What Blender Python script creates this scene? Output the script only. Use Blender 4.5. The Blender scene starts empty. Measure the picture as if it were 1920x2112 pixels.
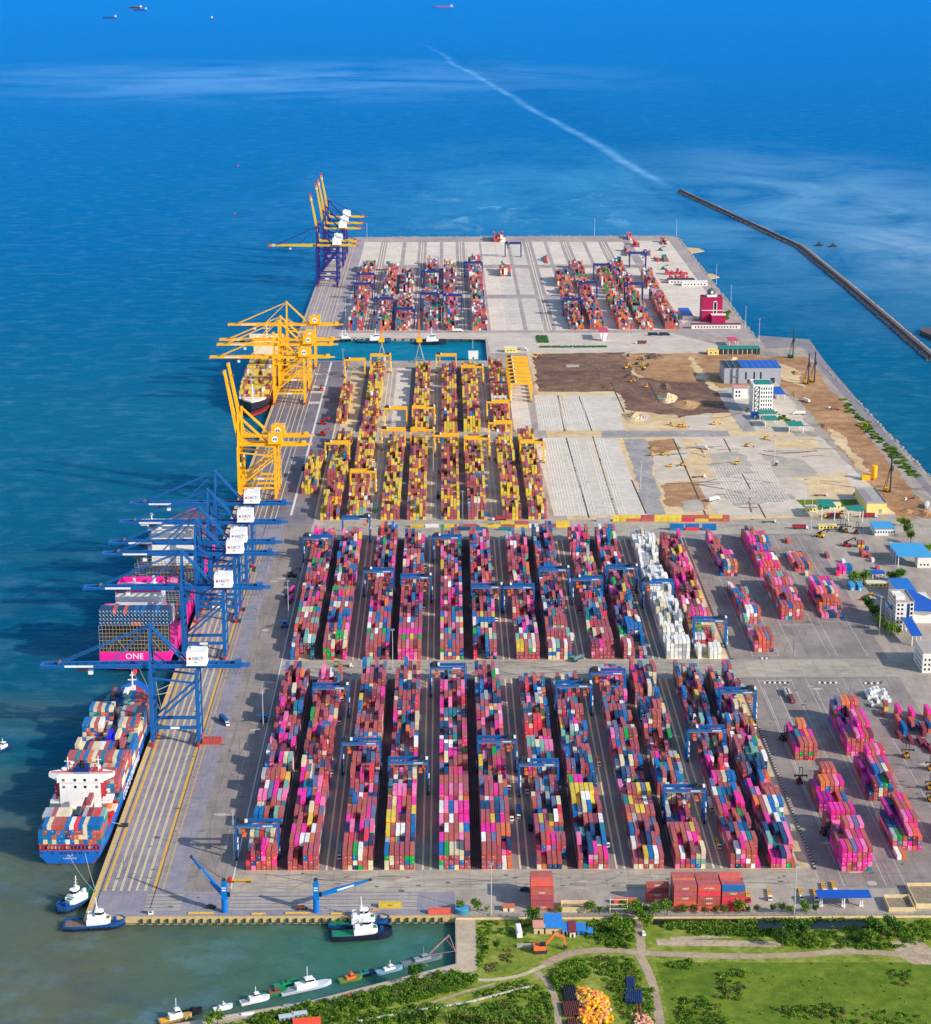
import bpy, math, random
import numpy as np
from mathutils import Vector, Matrix
R = math.radians
rnd = random.Random(11)
SC = bpy.context.scene
COL = SC.collection

# ------------------------------------------------------------------ camera: solved from the quay edges of the photo
F_, CX, CY, VX, VY = 4200., 960., 1056., 917., -134.
PITCH = math.atan((CY-VY)/F_)
YAW = math.atan((CX-VX)*math.cos(PITCH)/F_)
H_ = 521.33
FW = Vector((math.sin(YAW)*math.cos(PITCH), math.cos(YAW)*math.cos(PITCH), -math.sin(PITCH)))
RT = Vector((math.cos(YAW), -math.sin(YAW), 0))
UP = Vector((math.sin(YAW)*math.sin(PITCH), math.cos(YAW)*math.sin(PITCH), math.cos(PITCH)))
def g(px, py, z=0.):
    """photo pixel (1920 x 2112) -> world x, y at height z"""
    d = FW + RT*((px-CX)/F_) - UP*((py-CY)/F_)
    t = (z-H_)/d.z
    return d.x*t, d.y*t
cd = bpy.data.cameras.new("camera"); co = bpy.data.objects.new("camera", cd); COL.objects.link(co)
co.location = (0, 0, H_); co.rotation_euler = (math.pi/2-PITCH, 0, -YAW)
cd.sensor_width = 36; cd.sensor_fit = 'AUTO'; cd.lens = 36*F_/2112; cd.clip_start = 5; cd.clip_end = 200000
SC.camera = co

# ------------------------------------------------------------------ light
SUN_EL = R(28); SUN_DIR = Vector((0.85, -0.52, 0)).normalized()      # towards the sun
w = bpy.data.worlds.new("World"); SC.world = w; w.use_nodes = True
nt = w.node_tree; bg = nt.nodes['Background']
sky = nt.nodes.new('ShaderNodeTexSky'); sky.sky_type = 'NISHITA'; sky.sun_disc = False
sky.sun_elevation = SUN_EL; sky.sun_rotation = math.atan2(SUN_DIR.x, SUN_DIR.y)
sky.air_density = 1.0; sky.dust_density = 0.6; sky.ozone_density = 2.5
nt.links.new(sky.outputs[0], bg.inputs[0]); bg.inputs[1].default_value = 0.15
sl = bpy.data.lights.new("sun", 'SUN'); sl.energy = 3.7; sl.angle = R(0.5); sl.color = (1.0, 0.93, 0.82)
so = bpy.data.objects.new("sun", sl); COL.objects.link(so)
sd = Vector((SUN_DIR.x*math.cos(SUN_EL), SUN_DIR.y*math.cos(SUN_EL), math.sin(SUN_EL)))
so.rotation_euler = sd.to_track_quat('Z', 'Y').to_euler(); so.location = (300, 300, 900)
SC.view_settings.view_transform = 'Standard'; SC.view_settings.look = 'None'
SC.view_settings.exposure = 0.46; SC.view_settings.gamma = 1.0
try: SC.view_settings.use_curve_mapping = False
except Exception: pass
SC.cycles.max_bounces = 5; SC.cycles.transparent_max_bounces = 6

# ------------------------------------------------------------------ materials
def lin(c):
    return tuple((x/12.92 if x <= .04045 else ((x+.055)/1.055)**2.4) for x in (v/255. for v in c))
MATS = {}
def mat(name, rgb, rough=.6, metal=0., nscale=0., namt=0., spec=.35, bump=0., wear=None):
    """plain painted / mineral surface; nscale (1/m) + namt give uneven colour in world space"""
    if name in MATS: return MATS[name]
    m = bpy.data.materials.new(name); m.use_nodes = True; t = m.node_tree; b = t.nodes['Principled BSDF']
    c = lin(rgb); b.inputs['Base Color'].default_value = (*c, 1); b.inputs['Roughness'].default_value = rough
    b.inputs['Metallic'].default_value = metal; b.inputs['Specular IOR Level'].default_value = spec
    if nscale:
        geo = t.nodes.new('ShaderNodeNewGeometry'); no = t.nodes.new('ShaderNodeTexNoise')
        no.inputs['Scale'].default_value = nscale; no.inputs['Detail'].default_value = 6; no.inputs['Roughness'].default_value = .65
        t.links.new(geo.outputs['Position'], no.inputs['Vector'])
        mx = t.nodes.new('ShaderNodeMix'); mx.data_type = 'RGBA'; mx.blend_type = 'MIX'
        k = t.nodes.new('ShaderNodeMapRange'); k.inputs[1].default_value = .3; k.inputs[2].default_value = .7
        t.links.new(no.outputs[0], k.inputs[0]); t.links.new(k.outputs[0], mx.inputs[0])
        mx.inputs[6].default_value = (*[v*(1-namt) for v in c], 1)
        w2 = lin(wear) if wear else [min(1, v*(1+namt)) for v in c]
        mx.inputs[7].default_value = (*w2, 1)
        t.links.new(mx.outputs[2], b.inputs['Base Color'])
        if bump:
            bp = t.nodes.new('ShaderNodeBump'); bp.inputs['Strength'].default_value = bump; bp.inputs['Distance'].default_value = 1.
            t.links.new(no.outputs[0], bp.inputs['Height']); t.links.new(bp.outputs[0], b.inputs['Normal'])
    MATS[name] = m; return m

def ground_mat(name, stops, scales=(.012, .09, .8), tile=None, rough=.85, streak=0.):
    """paving / earth: three octaves of noise through a colour ramp, optional tile joints of size tile (m)"""
    m = bpy.data.materials.new(name); m.use_nodes = True; t = m.node_tree; b = t.nodes['Principled BSDF']; N = t.nodes; L = t.links
    b.inputs['Roughness'].default_value = rough; b.inputs['Specular IOR Level'].default_value = .2
    geo = N.new('ShaderNodeNewGeometry'); acc = None
    for i, s in enumerate(scales):
        no = N.new('ShaderNodeTexNoise'); no.inputs['Scale'].default_value = s; no.inputs['Detail'].default_value = 5
        no.inputs['Roughness'].default_value = .6
        if streak and i == 1:
            mp = N.new('ShaderNodeMapping'); mp.inputs['Scale'].default_value = (1, 1-streak, 1)
            L.new(geo.outputs['Position'], mp.inputs[0]); L.new(mp.outputs[0], no.inputs['Vector'])
        else: L.new(geo.outputs['Position'], no.inputs['Vector'])
        if acc is None: acc = no.outputs[0]
        else:
            a = N.new('ShaderNodeMath'); a.operation = 'ADD'; L.new(acc, a.inputs[0]); L.new(no.outputs[0], a.inputs[1]); acc = a.outputs[0]
    mr = N.new('ShaderNodeMapRange'); n = len(scales); mr.inputs[1].default_value = n*.5-.10*n; mr.inputs[2].default_value = n*.5+.10*n
    L.new(acc, mr.inputs[0])
    cr = N.new('ShaderNodeValToRGB'); e = cr.color_ramp.elements
    for i, c in enumerate(stops):
        p = i/(len(stops)-1)
        x = e[0] if i == 0 else (e[1] if i == len(stops)-1 and len(stops) == 2 else (e[1] if i == 1 else e.new(p)))
        x.position = p; x.color = (*lin(c), 1)
    L.new(mr.outputs[0], cr.inputs[0]); out = cr.outputs[0]
    if tile:
        br = N.new('ShaderNodeTexBrick'); br.offset = 0; br.inputs['Scale'].default_value = 1.
        br.inputs['Brick Width'].default_value = tile; br.inputs['Row Height'].default_value = tile; br.inputs['Mortar Size'].default_value = tile*.035
        br.inputs['Color1'].default_value = (1, 1, 1, 1); br.inputs['Color2'].default_value = (.93, .93, .93, 1); br.inputs['Mortar'].default_value = (.84, .84, .84, 1)
        L.new(geo.outputs['Position'], br.inputs['Vector'])
        mx = N.new('ShaderNodeMix'); mx.data_type = 'RGBA'; mx.blend_type = 'MULTIPLY'; mx.inputs[0].default_value = 1
        L.new(out, mx.inputs[6]); L.new(br.outputs[0], mx.inputs[7]); out = mx.outputs[2]
    L.new(out, b.inputs['Base Color']); MATS[name] = m
    return m

def tint_mat(name, from_object):
    """painted steel whose colour comes from the object (single containers) or a face attribute (the mass of stacks), with grime and streaks"""
    m = bpy.data.materials.new(name); m.use_nodes = True; t = m.node_tree; b = t.nodes['Principled BSDF']; N = t.nodes; L = t.links
    b.inputs['Roughness'].default_value = .5; b.inputs['Specular IOR Level'].default_value = .3
    if from_object:
        oi = N.new('ShaderNodeObjectInfo'); src = oi.outputs['Color']
    else:
        at = N.new('ShaderNodeAttribute'); at.attribute_name = 'Col'; src = at.outputs['Color']
    geo = N.new('ShaderNodeNewGeometry')
    n1 = N.new('ShaderNodeTexNoise'); n1.inputs['Scale'].default_value = .35; n1.inputs['Detail'].default_value = 6
    L.new(geo.outputs['Position'], n1.inputs['Vector'])
    mr = N.new('ShaderNodeMapRange'); mr.inputs[1].default_value = .3; mr.inputs[2].default_value = .75; mr.inputs[3].default_value = 1.12; mr.inputs[4].default_value = .8
    L.new(n1.outputs[0], mr.inputs[0])
    mx = N.new('ShaderNodeMix'); mx.data_type = 'RGBA'; mx.blend_type = 'MULTIPLY'; mx.inputs[0].default_value = 1
    L.new(src, mx.inputs[6]); L.new(mr.outputs[0], mx.inputs[7])
    n2 = N.new('ShaderNodeTexNoise'); n2.inputs['Scale'].default_value = 1.3; n2.inputs['Detail'].default_value = 4
    L.new(geo.outputs['Position'], n2.inputs['Vector'])
    m2 = N.new('ShaderNodeMapRange'); m2.inputs[1].default_value = .64; m2.inputs[2].default_value = .8; m2.inputs[4].default_value = .55
    L.new(n2.outputs[0], m2.inputs[0])
    x2 = N.new('ShaderNodeMix'); x2.data_type = 'RGBA'; L.new(m2.outputs[0], x2.inputs[0]); L.new(mx.outputs[2], x2.inputs[6])
    x2.inputs[7].default_value = (*lin((120, 92, 78)), 1)
    L.new(x2.outputs[2], b.inputs['Base Color']); MATS[name] = m
    return m

# ------------------------------------------------------------------ mesh builder
class MB:
    def __init__(s): s.v = []; s.f = []; s.k = []
    def add(s, vs, fs, k=0):
        o = len(s.v); s.v.extend(vs); s.f.extend([tuple(i+o for i in q) for q in fs]); s.k.extend([k]*len(fs)); return s
    def bx(s, x0, x1, y0, y1, z0, z1, k=0):
        return s.add([(x0,y0,z0),(x1,y0,z0),(x1,y1,z0),(x0,y1,z0),(x0,y0,z1),(x1,y0,z1),(x1,y1,z1),(x0,y1,z1)],
                     [(0,3,2,1),(4,5,6,7),(0,1,5,4),(1,2,6,5),(2,3,7,6),(3,0,4,7)], k)
    def beam(s, a, b, w, h=None, k=0, up=(0,0,1), w2=None, h2=None):
        a = Vector(a); b = Vector(b); h = w if h is None else h; w2 = w if w2 is None else w2; h2 = h if h2 is None else h2
        d = (b-a).normalized(); u = Vector(up)
        if abs(d.dot(u)) > .98: u = Vector((0,1,0))
        r = d.cross(u).normalized(); u = r.cross(d).normalized(); vs = []
        for p, ww, hh in ((a, w, h), (b, w2, h2)):
            for i, j in ((-1,-1),(1,-1),(1,1),(-1,1)): vs.append(tuple(p + r*(ww/2*i) + u*(hh/2*j)))
        return s.add(vs, [(0,1,2,3),(7,6,5,4),(0,4,5,1),(1,5,6,2),(2,6,7,3),(3,7,4,0)], k)
    def cyl(s, a, b, r, n=8, k=0, r2=None):
        a = Vector(a); b = Vector(b); d = (b-a).normalized(); r2 = r if r2 is None else r2
        u = Vector((0,0,1)) if abs(d.z) < .95 else Vector((1,0,0))
        x = d.cross(u).normalized(); y = d.cross(x).normalized(); vs = []
        for p, q in ((a, r), (b, r2)):
            for i in range(n):
                t = 2*math.pi*i/n; vs.append(tuple(p + x*(q*math.cos(t)) + y*(q*math.sin(t))))
        fs = [(i, i+n, (i+1) % n+n, (i+1) % n) for i in range(n)]
        return s.add(vs, fs+[tuple(range(n)), tuple(range(2*n-1, n-1, -1))], k)
    def prism(s, poly, z0, z1, k=0, top=None):
        n = len(poly); ar = sum(poly[i][0]*poly[(i+1) % n][1]-poly[(i+1) % n][0]*poly[i][1] for i in range(n))
        if ar < 0: poly = poly[::-1]
        tp = top if top else poly
        if top and ar < 0: tp = top[::-1]
        vs = [(x, y, z0) for x, y in poly]+[(x, y, z1) for x, y in tp]
        return s.add(vs, [tuple(range(n-1, -1, -1)), tuple(range(n, 2*n))]+[(i, (i+1) % n, (i+1) % n+n, i+n) for i in range(n)], k)
    def sheet(s, poly, z, k=0):
        n = len(poly); ar = sum(poly[i][0]*poly[(i+1) % n][1]-poly[(i+1) % n][0]*poly[i][1] for i in range(n))
        if ar < 0: poly = poly[::-1]
        return s.add([(x, y, z) for x, y in poly], [tuple(range(n))], k)
    def loft(s, rings, k=0, cap=True):
        n = len(rings[0]); vs = [p for r in rings for p in r]; fs = []
        for i in range(len(rings)-1):
            for j in range(n): fs.append((i*n+j, i*n+(j+1) % n, (i+1)*n+(j+1) % n, (i+1)*n+j))
        if cap: fs += [tuple(range(n-1, -1, -1)), tuple(range((len(rings)-1)*n, len(rings)*n))]
        return s.add(vs, fs, k)
    def sphere(s, c, r, k=0, n=8, sz=1.):
        rings = [[(c[0]+r*math.cos(2*math.pi*j/n)*math.sin(t), c[1]+r*math.sin(2*math.pi*j/n)*math.sin(t), c[2]-r*sz*math.cos(t)) for j in range(n)]
                 for t in [math.pi*(i+.02)/5.04 for i in range(6)]]
        return s.loft(rings, k)
    def mesh(s, name, mats):
        me = bpy.data.meshes.new(name); me.from_pydata(s.v, [], s.f)
        for m in (mats if isinstance(mats, (list, tuple)) else [mats]): me.materials.append(m)
        if any(s.k): me.polygons.foreach_set('material_index', s.k)
        me.update(); return me
    def build(s, name, mats, parent=None):
        o = bpy.data.objects.new(name, s.mesh(name, mats)); COL.objects.link(o)
        if parent is not None: o.parent = parent
        return o
KIDS = {}
def tag(o, label=None, cat=None, group=None, kind=None):
    if label: o['label'] = label
    if cat: o['category'] = cat
    if group: o['group'] = group
    if kind: o['kind'] = kind
    return o
def thing(name, label, cat, loc=(0,0,0), rz=0., group=None):
    o = bpy.data.objects.new(name, None); COL.objects.link(o); o.location = loc; o.rotation_euler = (0, 0, rz); o.empty_display_size = .5
    return tag(o, label, cat, group)
def part(name, mb, m, parent): return mb.build(name, m, parent)
def kids(o):
    if not KIDS:
        for x in bpy.data.objects:
            if x.parent: KIDS.setdefault(x.parent.name, []).append(x)
    return KIDS.get(o.name, [])
def copy_tree(o, parent=None):
    c = o.copy(); COL.objects.link(c)
    if parent is not None: c.parent = parent
    for ch in [x for x in o.children]: copy_tree(ch, c)
    return c
def place(proto, used, loc, rz=0., label=None, group=None, scale=None):
    """the first call places the prototype itself, later calls copies of it with all its parts"""
    if not used: used.append(1); o = proto
    else: o = copy_tree(proto)
    o.location = loc; o.rotation_euler = (0, 0, rz)
    if scale: o.scale = scale if isinstance(scale, (tuple, list)) else (scale,)*3
    if label: o['label'] = label
    if group: o['group'] = group
    return o
TXT = {}
def text(s, size, m, parent, loc, rot, name='lettering', ext=.03, align='CENTER'):
    k = (s, size, m.name, ext)
    if k not in TXT:
        cu = bpy.data.curves.new(name, 'FONT'); cu.body = s; cu.size = size; cu.extrude = ext; cu.align_x = align; cu.align_y = 'CENTER'; cu.resolution_u = 2
        o = bpy.data.objects.new(name, cu); TXT[k] = bpy.data.meshes.new_from_object(o); bpy.data.objects.remove(o); bpy.data.curves.remove(cu)
        TXT[k].name = name; TXT[k].materials.clear(); TXT[k].materials.append(m)
    o = bpy.data.objects.new(name, TXT[k]); COL.objects.link(o); o.parent = parent
    o.location = loc; o.rotation_euler = rot
    return o
ORD = ['zeroth','first','second','third','fourth','fifth','sixth','seventh','eighth','ninth','tenth','eleventh','twelfth','thirteenth','fourteenth','fifteenth','sixteenth','seventeenth','eighteenth','nineteenth','twentieth','twenty-first','twenty-second','twenty-third','twenty-fourth','twenty-fifth','twenty-sixth']
NUM = ['zero','one','two','three','four','five','six','seven','eight','nine','ten','eleven','twelve','thirteen','fourteen','fifteen','sixteen','seventeen','eighteen','nineteen','twenty','twenty-one','twenty-two','twenty-three','twenty-four','twenty-five','twenty-six']

def grime(m, amt=.45, col=(92, 70, 58)):
    """rain-washed rust and dirt streaks running down painted steel"""
    t = m.node_tree; b = t.nodes['Principled BSDF']; N = t.nodes; L = t.links; geo = N.new('ShaderNodeNewGeometry'); mp = N.new('ShaderNodeMapping'); mp.inputs['Scale'].default_value = (.55, .55, .05)
    no = N.new('ShaderNodeTexNoise'); no.inputs['Scale'].default_value = 1.; no.inputs['Detail'].default_value = 5; L.new(geo.outputs['Position'], mp.inputs[0]); L.new(mp.outputs[0], no.inputs['Vector'])
    mr = N.new('ShaderNodeMapRange'); mr.inputs[1].default_value = .52; mr.inputs[2].default_value = .78; mr.inputs[4].default_value = amt; L.new(no.outputs[0], mr.inputs[0])
    mx = N.new('ShaderNodeMix'); mx.data_type = 'RGBA'; L.new(mr.outputs[0], mx.inputs[0])
    bc = b.inputs['Base Color']
    if bc.is_linked: L.new(bc.links[0].from_socket, mx.inputs[6])
    else: mx.inputs[6].default_value = bc.default_value
    mx.inputs[7].default_value = (*lin(col), 1); L.new(mx.outputs[2], bc); return m
BLUE = mat('blue_crane_paint', (8, 90, 156), .45, nscale=.15, namt=.15)
YEL = mat('yellow_crane_paint', (250, 178, 16), .45, nscale=.15, namt=.12)
NAVY = mat('navy_crane_paint', (32, 42, 120), .45, nscale=.15, namt=.15)
WHITE = mat('white_paint', (235, 232, 226), .5, nscale=.3, namt=.06)
CREAM = mat('cream_paint', (232, 218, 190), .6, nscale=.2, namt=.08)
RED = mat('red_paint', (196, 36, 40), .5)
ORANGE = mat('orange_paint', (235, 110, 50), .5)
BLACK = mat('black_rubber', (26, 26, 28), .8)
DARK = mat('dark_steel', (52, 54, 60), .6, nscale=.3, namt=.2)
GREY = mat('grey_steel', (140, 145, 150), .5, nscale=.2, namt=.12)
GLASS = mat('dark_glass', (24, 34, 44), .12, spec=.6)
LETTER = mat('white_lettering', (242, 242, 238), .6)
LOGO = mat('blue_lettering', (20, 70, 150), .6)
GREEN = mat('deck_green', (24, 128, 84), .6, nscale=.3, namt=.15)
TEAL = mat('teal_roof', (14, 128, 112), .5, nscale=.2, namt=.1)
SKYB = mat('bright_blue_roof', (20, 110, 190), .5, nscale=.15, namt=.1)
RUST = mat('rusty_steel', (112, 62, 46), .8, nscale=.8, namt=.3)
WOOD = mat('weathered_wood', (120, 100, 84), .8, nscale=.8, namt=.25)
CONC = mat('concrete', (172, 162, 148), .85, nscale=.25, namt=.16)
SAND = mat('sand_concrete', (206, 178, 128), .85, nscale=.3, namt=.14)

for m_, a_ in ((BLUE, .3), (YEL, .22), (NAVY, .3), (WHITE, .16)): grime(m_, a_, (96, 76, 62) if m_ is not WHITE else (150, 132, 116))
# ================================================================== SETTING: water, land, paving
def sea_material():
    m = bpy.data.materials.new('harbour_water'); m.use_nodes = True; t = m.node_tree; N = t.nodes; L = t.links; b = N['Principled BSDF']
    geo = N.new('ShaderNodeNewGeometry'); sep = N.new('ShaderNodeSeparateXYZ'); L.new(geo.outputs['Position'], sep.inputs[0])
    def M(op, a, c=None, d=None, clamp=False):
        n = N.new('ShaderNodeMath'); n.operation = op; n.use_clamp = clamp
        for i, x in enumerate((a, c, d)):
            if x is None: continue
            if isinstance(x, (int, float)): n.inputs[i].default_value = x
            else: L.new(x, n.inputs[i])
        return n.outputs[0]
    def noise(s, sc=(1,1,1), det=4, rough=.55, dist=0.):
        mp = N.new('ShaderNodeMapping'); mp.inputs['Scale'].default_value = sc; L.new(geo.outputs['Position'], mp.inputs[0])
        n = N.new('ShaderNodeTexNoise'); n.inputs['Scale'].default_value = s; n.inputs['Detail'].default_value = det
        n.inputs['Roughness'].default_value = rough; n.inputs['Distortion'].default_value = dist; L.new(mp.outputs[0], n.inputs['Vector']); return n.outputs[0]
    def ramp(x, lo, hi): 
        r = N.new('ShaderNodeMapRange'); r.inputs[1].default_value = lo; r.inputs[2].default_value = hi; r.clamp = True; L.new(x, r.inputs[0]); return r.outputs[0]
    def mix(f, a, c):
        x = N.new('ShaderNodeMix'); x.data_type = 'RGBA'
        if isinstance(f, float): x.inputs[0].default_value = f
        else: L.new(f, x.inputs[0])
        for i, q in ((6, a), (7, c)):
            if isinstance(q, tuple): x.inputs[i].default_value = (*lin(q), 1)
            else: L.new(q, x.inputs[i])
        return x.outputs[2]
    X, Y = sep.outputs[0], sep.outputs[1]
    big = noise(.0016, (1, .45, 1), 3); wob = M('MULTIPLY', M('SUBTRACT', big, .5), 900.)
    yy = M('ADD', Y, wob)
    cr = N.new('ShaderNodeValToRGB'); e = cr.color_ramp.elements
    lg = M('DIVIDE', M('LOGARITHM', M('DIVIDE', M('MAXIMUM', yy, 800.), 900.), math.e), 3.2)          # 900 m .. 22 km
    st = [(0, (98, 102, 76)), (.055, (86, 98, 76)), (.10, (24, 84, 96)), (.17, (8, 78, 102)), (.28, (18, 92, 116)), (.36, (4, 88, 124)), (.47, (0, 92, 144)), (.62, (0, 98, 168)), (1., (0, 118, 204))]  # olive silt near; sky reflection and horizon glow painted into the far blues
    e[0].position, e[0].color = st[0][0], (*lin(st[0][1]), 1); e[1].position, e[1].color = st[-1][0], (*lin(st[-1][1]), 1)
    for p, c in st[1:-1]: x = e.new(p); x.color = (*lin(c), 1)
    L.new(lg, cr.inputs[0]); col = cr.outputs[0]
    # green, silty water inside the small harbour south of the terminal and bluish-green water in the inner dock
    silt = M('MULTIPLY', ramp(X, -190., -60.), ramp(Y, 1060., 1000.))
    col = mix(silt, col, (62, 108, 88))
    dock = M('MULTIPLY', M('MULTIPLY', ramp(X, -202., -196.), ramp(Y, 2540., 2546.)), M('MULTIPLY', ramp(Y, 2702., 2696.), ramp(X, 60., 54.)))
    col = mix(M('MULTIPLY', dock, .8), col, (16, 124, 142))
    # drifting silt clouds off the berth
    cl = M('MULTIPLY', ramp(noise(.008, (.55, 1.25, 1), 4, .5, .6), .53, .72), M('MULTIPLY', ramp(Y, 1900., 1450.), ramp(X, -170., -230.)))
    col = mix(M('MULTIPLY', cl, .62), col, (84, 104, 92))
    # silt washed up round the breakwater head and along the far berth
    def blob(cx, cy, sx, sy, amt, c, col, ns=.004, th=(.42, .66), sc=(1., .6, 1)):
        dx = M('DIVIDE', M('SUBTRACT', X, cx), sx); dy = M('DIVIDE', M('SUBTRACT', Y, cy), sy)
        r = M('SQRT', M('ADD', M('MULTIPLY', dx, dx), M('MULTIPLY', dy, dy)))
        f = M('MULTIPLY', ramp(r, 1., .25), ramp(noise(ns, sc, 5, .6, 1.2), *th))
        return mix(M('MULTIPLY', f, amt), col, c)
    bx, by = g(1690, 430); col = blob(bx, by, 560, 1500, .9, (112, 158, 188), col, .003, (.3, .58))
    bx, by = g(1150, 400); col = blob(bx, by, 600, 1400, .8, (64, 142, 180), col, .003, (.32, .64), (1., .6, 1))
    bx, by = g(1080, 430); col = blob(bx, by, 300, 700, .6, (150, 196, 214), col, .008, (.55, .66), (1., .5, 1))
    bx, by = g(800, 420); col = blob(bx, by, 520, 1300, .5, (60, 124, 170), col, .005, (.4, .66), (1., .6, 1))
    bx, by = g(560, 160); col = blob(bx, by, 1700, 1500, .75, (112, 162, 212), col, .0016, (.36, .62), (.8, .8, 1))
    bx, by = g(1900, 520); col = blob(bx, by, 200, 420, .8, (150, 176, 196), col, .005)
    # the foam line that runs on from the breakwater head
    (ax, ay), (cx, cy) = g(1390, 388), g(868, 88)
    dx, dy = cx-ax, cy-ay; ln = math.hypot(dx, dy); dx /= ln; dy /= ln
    u = M('ADD', M('MULTIPLY', M('SUBTRACT', X, ax), dx), M('MULTIPLY', M('SUBTRACT', Y, ay), dy))
    v = M('ADD', M('MULTIPLY', M('SUBTRACT', X, ax), dy), M('MULTIPLY', M('SUBTRACT', Y, ay), -dx))
    v = M('ADD', v, M('MULTIPLY', M('SUBTRACT', noise(.0022, (1, .4, 1), 3), .5), M('ADD', 50., M('MULTIPLY', u, .012))))
    inl = M('MULTIPLY', ramp(u, 0., 250.), ramp(u, ln*1.02, ln*.7))
    foam = M('MULTIPLY', M('MULTIPLY', ramp(M('ABSOLUTE', v), 22., 2.), inl), ramp(noise(.006, (1, .5, 1), 6, .7), .3, .62))
    col = mix(M('MULTIPLY', foam, .6), col, (150, 204, 236))
    lee = M('MULTIPLY', M('MULTIPLY', ramp(v, 10., 60.), ramp(v, 260., 70.)), inl)
    col = mix(M('MULTIPLY', lee, .3), col, (4, 62, 112))
    # fine ripple tone and thin slicks
    fine = noise(.035, (.8, 1., 1), 6, .7); col = mix(M('MULTIPLY', ramp(fine, .5, .85), .34), col, (110, 164, 190))
    fin2 = noise(.09, (.8, 1., 1), 5, .7); col = mix(M('MULTIPLY', ramp(fin2, .5, .8), .30), col, (0, 44, 74))
    swl = noise(.012, (.7, 1.2, 1), 4, .6, .4); col = mix(M('MULTIPLY', ramp(swl, .5, .72), .28), col, (2, 62, 96))
    sl = noise(.0045, (1., .8, 1), 7, .75, 1.5); col = mix(M('MULTIPLY', ramp(sl, .62, .74), .22), col, (120, 180, 212))
    # silty body of water, sky colour painted in far out (light spreads sideways in it) under a tinted, wind-roughened surface reflection
    L.new(col, b.inputs['Base Color']); b.inputs['Roughness'].default_value = .6; b.inputs['IOR'].default_value = 1.33; b.inputs['Specular IOR Level'].default_value = 0.
    b.subsurface_method = 'BURLEY'; b.inputs['Subsurface Weight'].default_value = .85; b.inputs['Subsurface Radius'].default_value = (9, 14, 18); b.inputs['Subsurface Scale'].default_value = 1.
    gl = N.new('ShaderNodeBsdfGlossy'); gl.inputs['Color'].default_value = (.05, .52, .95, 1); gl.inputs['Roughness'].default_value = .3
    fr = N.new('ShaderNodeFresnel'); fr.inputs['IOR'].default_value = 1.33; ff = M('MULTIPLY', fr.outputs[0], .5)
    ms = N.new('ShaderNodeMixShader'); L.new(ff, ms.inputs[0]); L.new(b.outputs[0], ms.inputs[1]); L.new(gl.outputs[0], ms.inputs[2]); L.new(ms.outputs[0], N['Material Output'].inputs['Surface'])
    h = M('ADD', M('MULTIPLY', noise(.05, (.55, 1.2, 1), 5, .65), 1.6), M('MULTIPLY', noise(.28, (.7, 1.2, 1), 4, .6), .5))
    bp = N.new('ShaderNodeBump'); bp.inputs['Strength'].default_value = .55; bp.inputs['Distance'].default_value = 1.6
    L.new(h, bp.inputs['Height']); L.new(bp.outputs[0], b.inputs['Normal']); L.new(bp.outputs[0], gl.inputs['Normal']); L.new(bp.outputs[0], fr.inputs['Normal'])
    return m
WZ = -4.0
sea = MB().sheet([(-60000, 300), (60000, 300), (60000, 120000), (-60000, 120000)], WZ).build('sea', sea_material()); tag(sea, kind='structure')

YARD = ground_mat('yard_concrete', [(138, 126, 118), (168, 154, 140), (186, 172, 154)], (.02, .11, .9), streak=.75)
LANE = ground_mat('lane_asphalt', [(118, 110, 110), (138, 128, 124), (160, 148, 138)], (.03, .15, 1.1), streak=.85)
TRACK = ground_mat('dark_track_asphalt', [(58, 52, 56), (82, 74, 76), (110, 100, 96)], (.05, .2, 1.2), streak=.9)  # near-black to grey asphalt, streaked along the rows
APRON = ground_mat('apron_concrete', [(128, 122, 130), (146, 140, 148), (162, 154, 156)], (.02, .1, .9), tile=7.)
STRIP = ground_mat('sandy_runway', [(176, 152, 118), (204, 180, 142), (222, 202, 168)], (.03, .2, 1.2), streak=.7)
PALE = ground_mat('pale_slab', [(200, 184, 168), (220, 204, 186), (234, 218, 200)], (.02, .12, .9), tile=6.)
PLOT = ground_mat('plot_asphalt', [(128, 118, 112), (148, 136, 128), (168, 154, 142)], (.018, .1, .8), streak=.5, tile=16.)
LINEY = mat('yellow_marking', (214, 168, 74), .8, nscale=.5, namt=.2)
LINEB = mat('beige_marking', (222, 200, 150), .8, nscale=.6, namt=.18)
LINEW = mat('white_marking', (214, 210, 202), .8, nscale=.7, namt=.2)
QW = mat('quay_wall_concrete', (150, 136, 112), .9, nscale=.4, namt=.3)
W0, E0, YS = -199.4, 213.5, 1020.6
def st(name, mb, m):
    o = mb.build(name, m); tag(o, kind='structure'); return o
def land(name, poly, m, z0=-9, z1=0.): return st(name, MB().prism(poly, z0, z1), m)
def flat(name, rects, z, m):
    mb = MB()
    for i, r in enumerate(rects):
        mb.sheet([(r[0], r[2]), (r[1], r[2]), (r[1], r[3]), (r[0], r[3])] if len(r) == 4 and not isinstance(r[0], tuple) else r, z+.004*i)
    return st(name, mb, m)
def px(*pts): return [g(*p) for p in pts]
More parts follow.
